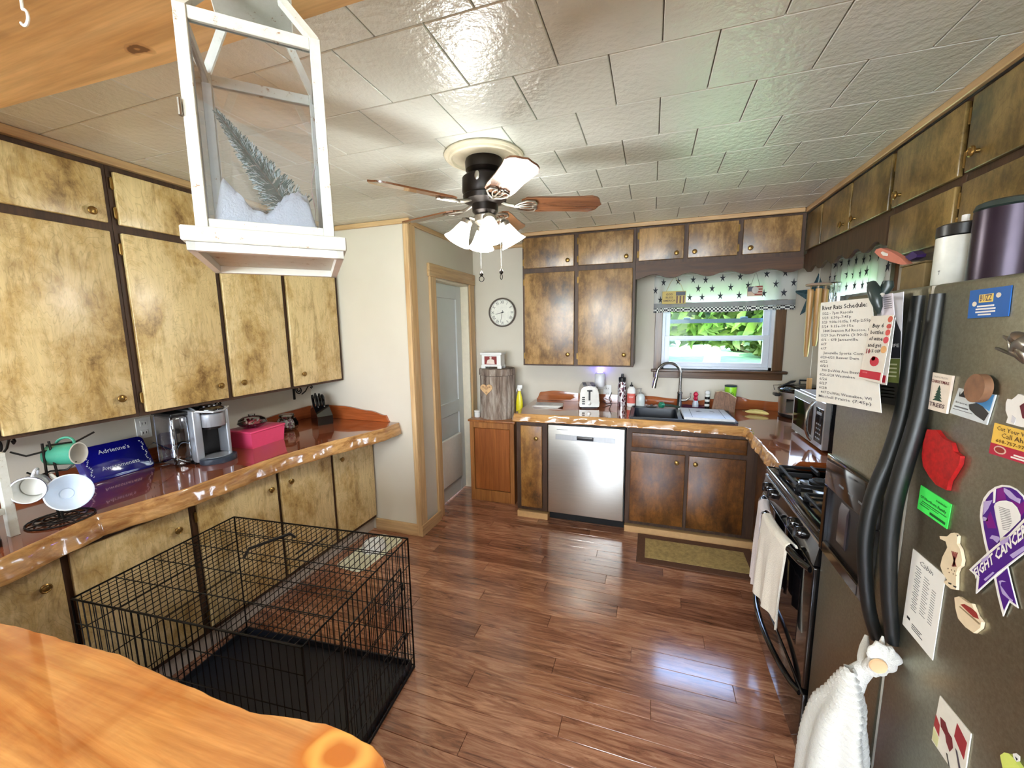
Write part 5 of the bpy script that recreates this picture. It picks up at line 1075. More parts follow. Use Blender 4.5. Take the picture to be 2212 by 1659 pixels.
# microwave
mx = .885; y0_, y1_ = 2.535, 3.035; z0_, z1_ = ZCB+.012, ZCB+.272; t = thing('microwave', 'silver countertop microwave with a curved handle, facing left', 'microwave', (mx+.2, 2.785, ZCB))
MB().box(mx+.03, XR-.03, y0_+.004, y1_-.004, z0_, z1_, .004).build('cabinet', P_((20, 22, 26), rough=.2), t)
MB().box(mx+.03, XR-.04, y0_, y1_, z1_-.004, z1_+.003, .002).build('top_cover', P_((196, 202, 210), rough=.3, metal=.6), t)
SL = P_((196, 200, 208), rough=.28, metal=.7)
dm_ = MB().box(mx, mx+.03, y0_, y1_, z0_, z1_, .003).build('front', SL, t)
MB().box(mx-.003, mx+.001, y0_+.165, y1_-.028, z0_+.045, z1_-.042, .001).build('window', plain('dark_mirror_glass', (10, 12, 16), .05), dm_)
MB().box(mx-.003, mx+.001, y0_+.012, y0_+.115, z0_+.03, z1_-.04, .001).build('keypad', plain('keypad_glass', (14, 16, 22), .08), dm_)
MB().tube([(mx-.002, y0_+.15, z1_-.02), (mx-.018, y0_+.148, z1_-.04), (mx-.034, y0_+.142, (z0_+z1_)/2+.05), (mx-.036, y0_+.14, (z0_+z1_)/2), (mx-.034, y0_+.142, (z0_+z1_)/2-.05), (mx-.018, y0_+.148, z0_+.04), (mx-.002, y0_+.15, z0_+.02)], .009, 10).build('handle', M['chrome'], dm_)
b = MB(); b.box(mx-.0045, mx-.003, y0_+.03, y0_+.095, z1_-.075, z1_-.06)
for i in range(4):
    for j_ in range(3): b.box(mx-.0036, mx-.003, y0_+.03+j_*.024, y0_+.044+j_*.024, z0_+.05+i*.026, z0_+.058+i*.026)
tag(b.build('key_print', P_((150, 156, 166)), dm_), kind='stuff')
for (y, x) in ((y0_+.04, mx+.06), (y1_-.04, mx+.06), (y0_+.04, XR-.08), (y1_-.04, XR-.08)): MB().lathe([(.012, 0), (.012, .012)], (x, y, ZCB+.001), 12).build('foot', M['black'], t)

# ------------------------------------------------------------------ decorations at the back right corner
# metal barn star on the back wall
sc_ = P(1764, 640, 'y', 3.60); t = thing('barn_star', 'blue-green tin barn star on the back wall beside the sink window', 'wall star', (sc_.x, YB, sc_.z))
Rs = .165; pts = [sc_+Vector((math.sin(k_*math.pi/5)*(Rs if k_ % 2 == 0 else Rs*.40), 0, math.cos(k_*math.pi/5)*(Rs if k_ % 2 == 0 else Rs*.40))) for k_ in range(10)]
pts = [sc_+Matrix.Rotation(R(-35), 3, 'Z') @ (v-sc_) for v in pts]; b = MB(); nb_ = Vector((-.574, -.819, 0)); mid = sc_+nb_*.035; back = [v-nb_*.004 for v in pts]
b._add(pts+[mid]+back, [(i, (i+1) % 10, 10) for i in range(10)]+[(i, 11+i, 11+(i+1) % 10, (i+1) % 10) for i in range(10)]+[tuple(range(11, 21))]); b.build('star', plain('tin_blue', (70, 100, 112), .45, .4, 0, .35, 40), t, flatshade=True)
# bamboo wind chime hanging from the scalloped board
wc = Vector((1.02, 3.12, 0)); wt = P(1768, 617, 'y', wc.y); wc.x = wt.x; hz = wt.z; t = thing('bamboo_wind_chime', 'bamboo wind chime hanging in front of the blue star', 'wind chime', (wc.x, wc.y, hz))
MB().lathe([(.066, 0), (.070, .005), (.066, .012), (.02, .018)], (wc.x, wc.y, hz), 32).build('top_disc', P_((178, 150, 132), rough=.6), t)
b = MB(); b.tube([(wc.x, wc.y, hz+.015), (wc.x+.002, wc.y, 1.97)], .0014, 5)
b.build('cord', P_((220, 214, 200)), t); BB_ = grain('bamboo', (216, 172, 112), (176, 128, 72), 2, .35, 1)
for i in range(6):
    a = i*math.pi/3+.3; q = Vector((wc.x+.043*math.cos(a), wc.y+.043*math.sin(a), 0)); L_ = (.30, .20, .34, .42, .36, .26)[i]; z1 = hz-.02-(.01*(i % 2))
    MB().tube([(q.x, q.y, z1), (q.x, q.y, z1-L_*.45), (q.x+.001, q.y, z1-L_*.5)], .0165, 12).tube([(q.x, q.y-.004, z1-L_*.45), (q.x, q.y-.006, z1-L_*.9), (q.x, q.y-.007, z1-L_)], [.0155, .0145, .010], 12).tube([(q.x, q.y, z1), (q.x, q.y, hz+.003)], .0012, 5).build('bamboo_tube', BB_, t)
cz_ = P(1748, 820, 'y', wc.y).z; MB().tube([(wc.x, wc.y, hz), (wc.x-.002, wc.y, cz_)], .0012, 5).build('clapper_cord', P_((220, 214, 200)), t)
MB().box(wc.x-.018, wc.x+.012, wc.y-.006, wc.y+.006, cz_-.075, cz_+.01, .004).build('wind_sail', BB_, t)
# small glass chime in front of the side window
gcz = P(1806, 612, 'x', 1.155); t = thing('glass_wind_chime', 'small clear glass wind chime in front of the side window valance', 'wind chime', gcz)
MB().lathe([(.030, 0), (.032, .004), (.03, .008)], gcz, 20).tube([gcz+Vector((0, 0, .008)), Vector((gcz.x, gcz.y, 2.028))], .001, 5).build('top_ring', M['chrome'], t)
for i in range(5):
    a = i*1.2566; q = gcz+Vector((.026*math.cos(a), .026*math.sin(a), 0)); MB().tube([q, q-Vector((0, 0, .12))], .005, 8).build('glass_rod', glassm('rod_glass', (.85, .9, .95, 1), .25) if i == 0 else bpy.data.materials['rod_glass'], t)
MB().prism([gcz+v for v in star_poly(Vector((0, 0, -.07)), Vector((0, 1, 0)), Z_, .014)], (.002, 0, 0)).build('star_charm', M['ink'], t)
# hanging signs in front of the sink window valance
yv = YB-.075; q = [P(u, v, 'y', yv) for u, v in ((1431, 630), (1482, 627), (1482, 654), (1431, 657))]
x0, x1, z0, z1 = q[0].x, q[1].x, q[3].z, q[0].z; t = thing('hanging_sign', 'small tan GOD BLESS AMERICA sign hanging before the sink window valance', 'sign', ((x0+x1)/2, yv, z0))
MB().box(x0, x1, yv-.004, yv+.004, z0, z1, .001).build('plaque', P_((196, 170, 96), rough=.6), t)
for i, s_ in enumerate(('GOD', 'BLESS', 'AMERICA')): text(t, s_, (x0+(x1-x0)*.30, yv-.0045, z1-(z1-z0)*(.25+.25*i)), X_, Z_, (z1-z0)*.21, P_((74, 50, 34)), w=1.05, bold=.02)
b = MB(); b.box(x0+(x1-x0)*.58, x1-.004, yv-.0052, yv-.004, z1-.036, z1-.006); b.build('flag_canton', P_((58, 62, 74)), t)
for i in range(3): MB().box(x0+(x1-x0)*(.60+.14*i), x0+(x1-x0)*(.67+.14*i), yv-.0052, yv-.004, z0+.004, z1-.038).build('flag_stripe', P_((92, 56, 44)), t)
MB().tube([(x0+.03, yv, z1), (x0+.06, yv-.004, z1+.07), ((x0+x1)/2, yv+.006, z1+.115), (x1-.04, yv-.004, z1+.05), (x1-.02, yv, z1)], .0022, 5).tube([((x0+x1)/2, yv+.006, z1+.115), ((x0+x1)/2, yv+.03, z1+.125)], .002, 5).build('twine', P_((206, 190, 150)), t)
q = [P(u, v, 'y', yv) for u, v in ((1615, 619), (1648, 619), (1648, 640), (1615, 640))]; x0, x1, z0, z1 = q[0].x, q[1].x, q[3].z, q[0].z
t = thing('hanging_ornament', 'small flag plaque with a pale eagle hanging before the valance', 'ornament', ((x0+x1)/2, yv, z0)); fg = Vector(((x0+x1)/2, yv, (z0+z1)/2))
MB().box(x0, x1, yv-.003, yv+.003, z0, z1, .001).build('flag_plaque', P_((206, 178, 160), rough=.6), t)
for i in range(4): MB().box(x0+.05, x1-.002, yv-.0042, yv-.003, z0+.006+i*.02, z0+.016+i*.02).build('flag_stripe', P_((142, 52, 44)), t)
MB().box(x0+.002, x0+.05, yv-.0045, yv-.003, z0+.035, z1-.002).build('flag_canton', P_((70, 74, 90)), t)
MB().lathe([(.024, 0), (.022, .008), (.008, .012)], fg+Vector((0, -.003, .008)), 18, axis=AX, sx=1, sy=1.2).build('eagle', P_((196, 190, 184), rough=.6), t)
MB().tube([(x0+.02, yv, z1), (fg.x, yv+.01, z1+.115), (x1-.02, yv, z1)], .0015, 5).build('hanging_wire', M['black_metal'], t)

# rug at the sink
t = thing('kitchen_mat', 'tan kitchen mat with a dark brown border in front of the sink cabinet', 'rug', (.35, 2.93, 0))
rq = [P(1374, 1150, 'z', .006), P(1640, 1190, 'z', .006), P(1672, 1262, 'z', .006), P(1371, 1217, 'z', .006)]
rx0, rx1, ry0, ry1 = -.05, .715, 2.70, 3.10; MB().box(rx0, rx1, ry0, ry1, .0005, .008, .003).build('border', P_((96, 64, 46), rough=.9, var=.15, vs=60, bump=.3), t)
MB().box(rx0+.055, rx1-.055, ry0+.065, ry1-.065, .0078, .0105, .001).build('woven_centre', P_((176, 152, 98), rough=.95, var=.25, vs=45, bump=.4), t)

# ------------------------------------------------------------------ gas stove
SY0, SY1, SX = 1.515, 2.195, .56; SXB = 1.235
t = stove = thing('gas_stove', 'black gas stove between the fridge and the right worktop', 'stove', (.9, 1.855, 0)); BG = M['black_gloss']
MB().box(SX+.02, SXB, SY0, SY1, .06, .88, .002).build('body', BG, t)
b = MB(); b.box(SX-.012, SXB, SY0, SY1, .88, .902, .008); b.build('cooktop', BG, t)
b = MB(); b.box(SX-.012, SX+.03, SY0, SY1, .900, .914, .006).box(SX-.012, SXB, SY1-.03, SY1, .900, .914, .006).box(SX-.012, SXB, SY0, SY0+.03, .900, .914, .006); b.build('raised_rim', BG, t)
MB().prism([(SX-.008, SY0, .878), (SX+.03, SY0, .878), (SX+.03, SY0, .795), (SX-.022, SY0, .795)], (0, SY1-SY0, 0)).build('control_panel', BG, t)
b = MB(); b.box(SX-.014, SX-.004, SY0, SY1, .868, .876, .003); b.build('panel_trim', M['chrome'], t)
for (u, v) in ((1660, 1058), (1671, 1072), (1716, 1131), (1731, 1150)):
    q = P(u, v, 'x', SX-.016); MB().lathe([(.021, 0), (.022, .006), (.018, .022), (.016, .024), (0, .025)], (SX-.012, q.y, .838), 24, axis=(-1, 0, .17)).box(SX-.042, SX-.03, q.y-.003, q.y+.003, .820, .858, .001).build('control_knob', M['black_gloss'], t)
q = P(1693, 1095, 'x', SX-.02)
od = MB().box(SX-.02, SX+.02, SY0+.004, SY1-.004, .325, .785, .006).build('oven_door', BG, t)
MB().box(SX-.0215, SX-.0195, SY0+.10, SY1-.10, .42, .68, .001).build('oven_window', plain('oven_glass', (18, 16, 18), .04), od)
def bow(z, x_in, x_out, r, y0, y1, nm, par, zs=0, n=18, mat=None):
    pts = [Vector((x_in-(x_in-x_out)*math.sin(math.pi*i/n)**.6, y0+(y1-y0)*i/n, z+zs*math.sin(math.pi*i/n))) for i in range(n+1)]
    return MB().tube(pts, r, 12).build(nm, mat or BG, par)
bow(.765, SX-.018, .492, .013, SY0+.03, SY1-.03, 'door_handle', od, .01)
dwr = MB().box(SX-.018, SX+.02, SY0+.004, SY1-.004, .07, .305, .006).build('storage_drawer', BG, t)
bow(.290, SX-.016, .498, .012, SY0+.03, SY1-.03, 'drawer_handle', dwr)
MB().box(SX+.03, SXB-.03, SY0+.02, SY1-.02, 0, .06).build('base', M['rubber'], t)
MB().box(SXB-.06, SXB, SY0, SY1, .9, .985, .008).build('back_rail', BG, t)
CI = plain('cast_iron', (26, 26, 28), .55, .3)
for (gx, gy) in ((.72, 2.03), (.72, 1.69), (1.06, 2.03), (1.06, 1.69)):
    MB().lathe([(.085, .9022), (.08, .906), (.045, .907)], (gx, gy, 0), 28, cap=False).build('burner_bowl', BG, t)
    MB().lathe([(.045, .903), (.045, .914), (.032, .918), (.030, .922), (0, .923)], (gx, gy, 0), 24).build('burner', CI, t)
    g_ = MB()
    for s_ in (-1, 1):
        g_.box(gx-.125, gx+.125, gy+s_*.125-.006, gy+s_*.125+.006, .925, .937, .003); g_.box(gx+s_*.125-.006, gx+s_*.125+.006, gy-.125, gy+.125, .925, .937, .003)
        g_.box(gx+s_*.12-.006, gx+s_*.035, gy-.006, gy+.006, .925, .945, .003) if s_ < 0 else g_.box(gx+.035, gx+.126, gy-.006, gy+.006, .925, .945, .003)
        g_.box(gx-.006, gx+.006, gy+min(s_*.035, s_*.126), gy+max(s_*.035, s_*.126), .925, .945, .003)
        for q_ in (-1, 1): g_.box(gx+s_*.12-.008, gx+s_*.12+.008, gy+q_*.12-.008, gy+q_*.12+.008, .9022, .93, .002)
    g_.build('grate', CI, t)
# pot, baking tray, muffin tin on the stove
p = Vector((.70, 1.66, .946)); t = thing('saucepan', 'black saucepan with a cream inside on the front burner beside the fridge', 'pot', p)
MB().lathe([(.078, 0), (.086, .006), (.092, .085), (.094, .09)], p, 36, cap=False).build('outside', BG, t)
MB().lathe([(.094, .09), (.090, .091), (.086, .08), (.080, .008), (0, .006)], p, 36, cap=False).lathe([(0, 0), (.078, 0)], p, 36, cap=False).build('inside', P_((222, 212, 184), rough=.3), t)
MB().tube([p+Vector((.09, .02, .07)), p+Vector((.16, .04, .085)), p+Vector((.24, .06, .09))], [.012, .010, .012], 10).build('handle', M['black'], t)
def tray(x0, x1, y0, y1, z, h, mat, t, nm='tray'):
    b = MB(); o = rrect((x0+x1)/2, (y0+y1)/2, (x1-x0)/2, (y1-y0)/2, .02, z+h, 4); i_ = rrect((x0+x1)/2, (y0+y1)/2, (x1-x0)/2-.012, (y1-y0)/2-.012, .018, z+h, 4); f_ = rrect((x0+x1)/2, (y0+y1)/2, (x1-x0)/2-.022, (y1-y0)/2-.022, .018, z, 4); n_ = len(o)
    ed = [v-Vector((0, 0, .006)) for v in o]
    b._add(ed+o+i_+f_, [(i+k_*n_, (i+1) % n_+k_*n_, (i+1) % n_+(k_+1)*n_, i+(k_+1)*n_) for k_ in range(3) for i in range(n_)]+[tuple(3*n_+i for i in range(n_))]); return b.build(nm, mat, t)
t = thing('baking_tray', 'dark baking tray lying across the rear grates of the stove', 'baking tray', (.95, 2.02, .947)); tray(.80, 1.19, 1.86, 2.185, .947, .02, plain('dark_bakeware', (58, 60, 66), .3, .8), t)
t = thing('muffin_tin', 'grey muffin tin nested on the dark baking tray', 'muffin tin', (1.0, 1.96, .969)); mt_ = plain('grey_bakeware', (120, 126, 136), .3, .8)
b = MB(); x0, x1, y0, y1 = .90, 1.16, 1.875, 2.13; b.box(x0, x1, y0, y1, .991, .994, .001)
b.build('plate', mt_, t)
for i in range(2):
    for j_ in range(3) if False else range(2):
        MB().lathe([(.042, .9945), (.044, .9955), (.040, .9945), (.034, .972), (0, .971)], (x0+.07+.12*i, y0+.065+.125*j_, 0), 24, cap=False).build('cup', plain('tin_cup', (44, 46, 52), .4, .6) if not (i or j_) else bpy.data.materials['tin_cup'], t)
t = thing('pot_lid', 'dark spoon rest dish between the burners of the stove', 'dish', (.84, 1.86, .903)); MB().lathe([(.03, .0), (.05, .012), (.055, .016), (.048, .014), (0, .006)], (.885, 1.855, .903), 28).build('dish', plain('slate_glaze', (60, 70, 82), .2), t)
# towels over the oven handle
def towel(label, y0, y1, zb, col, seed, back):
    t = thing('hand_towel', label, 'towel', (.49, (y0+y1)/2, .78), 'towels on the oven handle'); rd = random.Random(seed); ph = rd.uniform(0, 6)
    def f(u, v):
        y = y0+(y1-y0)*u; L_ = v
        fold = math.sin(u*13+ph)*.009*min(1, v*2)+math.sin(u*29+ph)*.003*min(1, v*2)
        hx = .56-.0-(.068)*math.sin(math.pi*(y-SY0-.03)/(SY1-SY0-.06))**.6 if True else 0
        cx = hx-.018+.018; zt_ = .775
        if v < .12:
            a = math.pi*(1-v/.12)*.9; return (cx-.018*math.cos(math.pi-a)*-1 if False else cx+.018*math.cos(math.pi*v/.12), y, zt_+.018*math.sin(math.pi*v/.12))
        w = (v-.12)/.88; return (cx-.018-.006*w+fold*w, y+(u-.5)*.02*w+.012*math.sin(ph+w*3), zt_-(zt_-zb)*w+.012*math.sin(u*7+ph)*w)
    m_ = NT('terry_'+str(seed)); n_ = m_.noise(m_.coords(), 260, 3); m_.col(m_.ramp(n_, [(.3, tuple(int(c*.92) for c in col)), (.7, col)])); m_.set(Roughness=1, Sheen_Weight=.3); m_.bump(n_, .6, .004)
    MB().grid(f, 40, 40, (.007, 0, 0)).build('cloth', m_.m, t, ang=80)
towel('pale lavender white towel at the far end of the oven door handle', 1.945, 2.075, .415, (222, 210, 208), 1, 0)
towel('cream white towel in the middle of the oven door handle', 1.66, 1.915, .44, (232, 222, 204), 2, 0)

# ------------------------------------------------------------------ refrigerator
XF = .553; FY0, FY1, FS, FT = .55, 1.508, 1.108, 1.675
t = fr = thing('refrigerator', 'dark bronze side-by-side refrigerator with magnets and papers, right foreground', 'refrigerator', (.9, 1.03, 0)); FM = M['fridge']
MB().box(.63, 1.235, FY0+.005, FY1-.005, .04, FT-.012, .004).build('cabinet', plain('fridge_side', (52, 48, 44), .4), t)
fd1 = MB().box(XF, .622, FS+.004, FY1, .07, FT, .008).build('freezer_door', FM, t)
fd2 = MB().box(XF, .622, FY0, FS-.003, .07, FT, .008).build('fridge_door', FM, t)
MB().box(.60, 1.2, FY0+.02, FY1-.02, 0, .068).build('base_grille', M['rubber'], t)
MB().box(XF+.002, XF+.05, FS-.003, FS+.004, .08, FT-.002).build('door_gasket', P_((196, 192, 180), rough=.5), t)
HB = plain('dark_green_black_handle', (15, 18, 18), .42)
def fhandle(y, pts, par):
    b = MB(); pp = [Vector((x, y, z)) for z, x in pts]; fine = []
    for i in range(len(pp)-1):
        p0 = pp[max(0, i-1)]; p1, p2 = pp[i], pp[i+1]; p3 = pp[min(len(pp)-1, i+2)]
        for k_ in range(6):
            s_ = k_/6; fine.append(.5*((2*p1)+(p2-p0)*s_+(2*p0-5*p1+4*p2-p3)*s_*s_+(3*p1-p0-3*p2+p3)*s_**3))
    fine.append(pp[-1]); n_ = len(fine); b.tube(fine, [.0135+.003*math.sin(math.pi*i/n_) for i in range(n_)], 14); b.build('handle', HB, par)
fhandle(1.138, [(1.655, .549), (1.53, .547), (1.40, .545), (1.29, .530), (1.21, .512), (1.13, .503), (1.05, .504), (.92, .522), (.83, .548)], fd1)
fhandle(1.076, [(1.655, .549), (1.53, .547), (1.40, .542), (1.29, .528), (1.20, .519), (1.10, .519), (.97, .532), (.87, .549)], fd2)
# ice and water dispenser
dz0, dz1, dy0, dy1 = .87, 1.19, 1.19, 1.504
dn = MB().box(XF-.012, XF+.002, dy0, dy1, 1.085, dz1, .005).build('dispenser_panel', M['black_gloss'], fd1)
b = MB(); b.box(XF-.012, XF+.002, dy0, dy0+.05, dz0, 1.085, .003).box(XF-.012, XF+.002, dy1-.025, dy1, dz0, 1.085, .003).box(XF-.012, XF+.002, dy0+.05, dy1-.025, dz0, .905, .003); b.build('dispenser_frame', M['black_gloss'], fd1)
MB().box(XF-.0008, XF+.001, dy0+.05, dy1-.025, .905, 1.085).build('dispenser_recess', plain('recess_black', (8, 8, 10), .25), fd1)
MB().prism([(XF-.001, 1.40, 1.07), (XF-.006, 1.40, 1.05), (XF-.006, 1.40, .95), (XF-.001, 1.40, .94)], (0, -.05, 0)).build('paddle', plain('smoky_paddle', (62, 50, 52), .2), fd1)
b = MB()
for i in range(3): b.box(XF-.0126, XF-.0118, 1.25+i*.06, 1.28+i*.06, 1.12, 1.126)
tag(b.build('dispenser_print', P_((110, 116, 120)), dn), kind='stuff')

# ---- flat things on the fridge
class Card:
    def __init__(s, name, label, cat, q, x=XF, th=.0015, mat=None, grp='papers and magnets on the fridge', body='card', parent=None):
        s.q = [P(u, v, 'x', x-.0004) for u, v in q]; s.x = x-.0004-th; c = sum(s.q, Vector())/len(s.q)
        s.t = parent or thing(name, label, cat, (x, c.y, min(v.z for v in s.q)), grp)
        s.o = MB().prism(s.q, (-th, 0, 0)).build(body, mat, s.t)
        s.q4 = s.q[:4]
    def f(s, a, b_, d=.0003):
        q = s.q4; p = q[0]*(1-a)*(1-b_)+q[1]*a*(1-b_)+q[2]*a*b_+q[3]*(1-a)*b_; return Vector((s.x-d, p.y, p.z))
    def poly(s, pts, mat, nm='print', d=.0002, kind=None):
        o = MB().prism([s.f(a, b_, d) for a, b_ in pts], (-.0003, 0, 0)).build(nm, mat, s.t); return tag(o, kind=kind)
    def rect(s, a0, b0, a1, b1, mat, nm='print', d=.0002): return s.poly([(a0, b0), (a1, b0), (a1, b1), (a0, b1)], mat, nm, d)
    def pxpoly(s, pts, mat, nm='print', d=.0002):
        return MB().prism([P(u, v, 'x', s.x-d) for u, v in pts], (-.0003, 0, 0)).build(nm, mat, s.t)
    def lines(s, rows, mat, nm='printed_lines'):
        b = MB()
        for (a0, a1, b0, h) in rows: b.prism([s.f(a0, b0), s.f(a1, b0), s.f(a1, b0+h), s.f(a0, b0+h)], (-.0003, 0, 0))
        return tag(b.build(nm, mat, s.t), kind='stuff')
    def text(s, st, a, b_, h, mat, w=1, align='LEFT', nm='lettering', bold=0, shear=0, fit=None):
        c = bpy.data.curves.new('t', 'FONT'); c.body = st; c.size = 1; c.align_x = align; c.align_y = 'CENTER'; c.resolution_u = 1; c.offset = bold; c.shear = shear
        tt = bpy.data.objects.new('t', c); LINK(tt); bpy.context.view_layer.update()
        me = bpy.data.meshes.new_from_object(tt.evaluated_get(bpy.context.evaluated_depsgraph_get())); bpy.data.objects.remove(tt)
        K = (s.q4[3]-s.q4[0]).length/(s.q4[1]-s.q4[0]).length
        if fit:
            xs = [v.co.x for v in me.vertices]; a = fit[0]-min(xs)*(fit[1]-fit[0])/(max(xs)-min(xs)); K = 1; w = (fit[1]-fit[0])/(max(xs)-min(xs))/h
        bb = MB(); bb._add([s.f(a+v.co.x*h*K*w, b_-v.co.y*h, .0006) for v in me.vertices], [list(p.vertices) for p in me.polygons]); bpy.data.meshes.remove(me)
        return bb.build(nm, mat, s.t, flatshade=True)
WH, INK, RED = M['white_matt'], M['ink'], P_((186, 30, 48), rough=.5)
c = Card('business_card', 'blue card with BUZZ lettering near the top of the fridge door', 'card', [(2098, 628), (2188, 616), (2180, 683), (2092, 688)], mat=P_((24, 92, 168), rough=.4))
c.rect(.27, .19, .62, .47, P_((226, 196, 96)), 'logo_patch'); c.text('BUZZ', .45, .33, .30, P_((70, 64, 90)), fit=(.30, .59), bold=.02)
for (a, b_) in ((.16, .50), (.74, .27)): c.poly([(a+.06*math.cos(k_*.785), b_+.09*math.sin(k_*.785)) for k_ in range(8)], P_((222, 210, 190)), 'logo_roundel')
c.lines([(.24, .66, .57, .055), (.21, .70, .67, .055), (.21, .70, .77, .055), (.28, .60, .87, .05)], WH)
c = Card('tree_magnet', 'cream CHRISTMAS TREES magnet beside the fridge handle', 'magnet', [(2018, 804), (2063, 812), (2049, 894), (2007, 883)], th=.004, mat=P_((232, 220, 204), rough=.6))
c.text('FARM FRESH', .5, .10, .07, P_((170, 160, 150)), fit=(.16, .84)); c.text('CHRISTMAS', .5, .22, .11, P_((110, 44, 40)), fit=(.06, .94), bold=.02); c.text('TREES', .5, .84, .15, P_((70, 40, 40)), fit=(.12, .90), bold=.02)
GR = P_((34, 66, 50), rough=.7)
for i in range(5): c.poly([(.5, .30+i*.075), (.5+.08+.04*i, .42+i*.075), (.5-.08-.04*i, .42+i*.075)], GR, 'tree_tier', .0002+.0001*i)
c = Card('photo_card', 'rounded landscape photo card with a crown print under the wood slice', 'card', [(2074, 838), (2154, 853), (2134, 918), (2054, 892)], th=.002, mat=P_((206, 214, 216), rough=.4))
c.poly([(.42, .35), (.98, .0), (.98, .55), (.7, .42)], P_((78, 148, 206)), 'sky_print'); c.poly([(.44, .50), (.62, .38), (.8, .45), (.98, .62), (.93, .9), (.7, .8), (.5, .66)], P_((52, 52, 50)), 'hill_print', .0004)
c.poly([(.08, .12), (.12, .24), (.18, .08), (.22, .22), (.30, .04), (.34, .2), (.42, .1), (.40, .30), (.10, .30)], INK, 'crown_print', .0003); c.text('Dave', .07, .52, .10, INK, fit=(.07, .40)); c.lines([(.07, .46, .66, .05), (.05, .6, .78, .02)], M['ink_grey'])
# wood slice magnet
q = P(2124, 839, 'x', XF-.006); t = thing('wood_slice_magnet', 'round brown wood slice magnet overlapping the photo card', 'magnet', q, 'papers and magnets on the fridge')
rr_ = [P(2124+23*math.cos(a*.262)*1.0+4*math.sin(a*.262)*-1, 839+31*math.sin(a*.262), 'x', XF-.004) for a in range(24)]
MB().prism(rr_, (-.012, 0, 0)).build('slice', P_((128, 92, 66), rough=.5, var=.25, vs=40), t)
# red state shaped magnet
c = Card('state_magnet', 'red glittery map-shaped magnet beside the fridge handle', 'magnet', [(2012, 928), (2032, 929), (2046, 947), (2065, 957), (2071, 976), (2085, 986), (2082, 1004), (2066, 1030), (2059, 1040), (2055, 1060), (2031, 1048), (2015, 1028), (2003, 1008), (2000, 985), (2003, 958)], th=.007, mat=plain('red_glitter', (172, 24, 24), .5, .1, 0, .3, 90), body='map_shape')
c = Card('reminder_card', 'bright green reminder card below the red magnet', 'card', [(1991, 1048), (2057, 1090), (2047, 1143), (1983, 1098)], mat=P_((70, 236, 96), rough=.6))
DG = P_((24, 96, 40)); c.text('reminder', .55, .2, .12, DG, fit=(.58, .92), bold=.02); c.text('Of Northern Family', .08, .42, .16, DG, fit=(.06, .92), bold=.02); c.lines([(.14, .94, .56, .03), (.1, .7, .64, .02), (.08, .4, .72, .03)], DG); c.lines([(.44, .94, .80, .10)], DG)
c = Card('note_sheet', 'white handwritten note sheet low on the fridge beside the handle', 'note', [(1974, 1185), (2044, 1245), (2016, 1427), (1951, 1348)], mat=M['paper'])
c.text('Cabin', .46, .085, .085, M['ink_grey'], fit=(.28, .70), shear=.3)
c.lines([(.18+.02*(i % 3), .34+.03*(i % 2), .16+i*.028, .007) for i in range(20)]+[(.46, .60+.04*(i % 2), .2+i*.03, .006) for i in range(16)]+[(.72, .84, .26+i*.03, .006) for i in range(14)], M['ink_grey'], 'handwriting'); c.lines([(.12, .22, .83, .03), (.3, .62, .86, .008), (.3, .58, .885, .008), (.3, .66, .91, .008)], INK)
def o8(pts): return [(1940+x/2.518, 1000+y/2.518) for x, y in pts]
c = Card('goose_magnet', 'cream wooden goose magnet wearing a red dotted vest', 'magnet', o8([(243, 400), (285, 402), (305, 384), (325, 381), (342, 398), (338, 440), (356, 470), (368, 530), (362, 562), (345, 572), (335, 600), (333, 692), (305, 688), (272, 660), (268, 648), (285, 640), (262, 605), (247, 562), (258, 515), (286, 462), (276, 428), (246, 416)]), th=.005, mat=P_((226, 208, 174), rough=.7), body='goose_shape')
RB = P_((142, 74, 66), rough=.7)
for i in range(4): c.pxpoly(o8([(290+i*10, 478+i*3), (296+i*10, 480+i*3), (318-i*14+i*8, 565), (310-i*14+i*8, 562)]), RB, 'vest_stripe')
for (x, y) in ((272, 575), (290, 582), (308, 588), (278, 596), (300, 604), (316, 612)): c.pxpoly(o8([(x-3, y), (x, y-4), (x+3, y), (x, y+4)]), P_((110, 84, 60)), 'apron_dot')
for (x, y) in ((283, 655), (310, 672)): c.pxpoly(o8([(x-10, y-6), (x+8, y), (x+6, y+8), (x-8, y+2)]), INK, 'foot')
c.pxpoly(o8([(320, 394), (326, 392), (328, 398), (322, 400)]), INK, 'eye')
c = Card('pie_magnet', 'cream wooden pie basket magnet with red berries', 'magnet', o8([(325, 735), (350, 729), (398, 763), (420, 768), (430, 792), (446, 832), (474, 868), (468, 900), (430, 928), (385, 896), (345, 850), (330, 790)]), th=.005, mat=P_((226, 206, 172), rough=.7), body='pie_shape')
c.pxpoly(o8([(340, 770), (362, 768), (400, 790), (428, 815), (440, 850), (410, 838), (370, 800)]), P_((150, 52, 46)), 'berry_filling'); c.pxpoly(o8([(332, 782), (338, 780), (446, 872), (442, 880)]), P_((150, 128, 96)), 'crust_line')
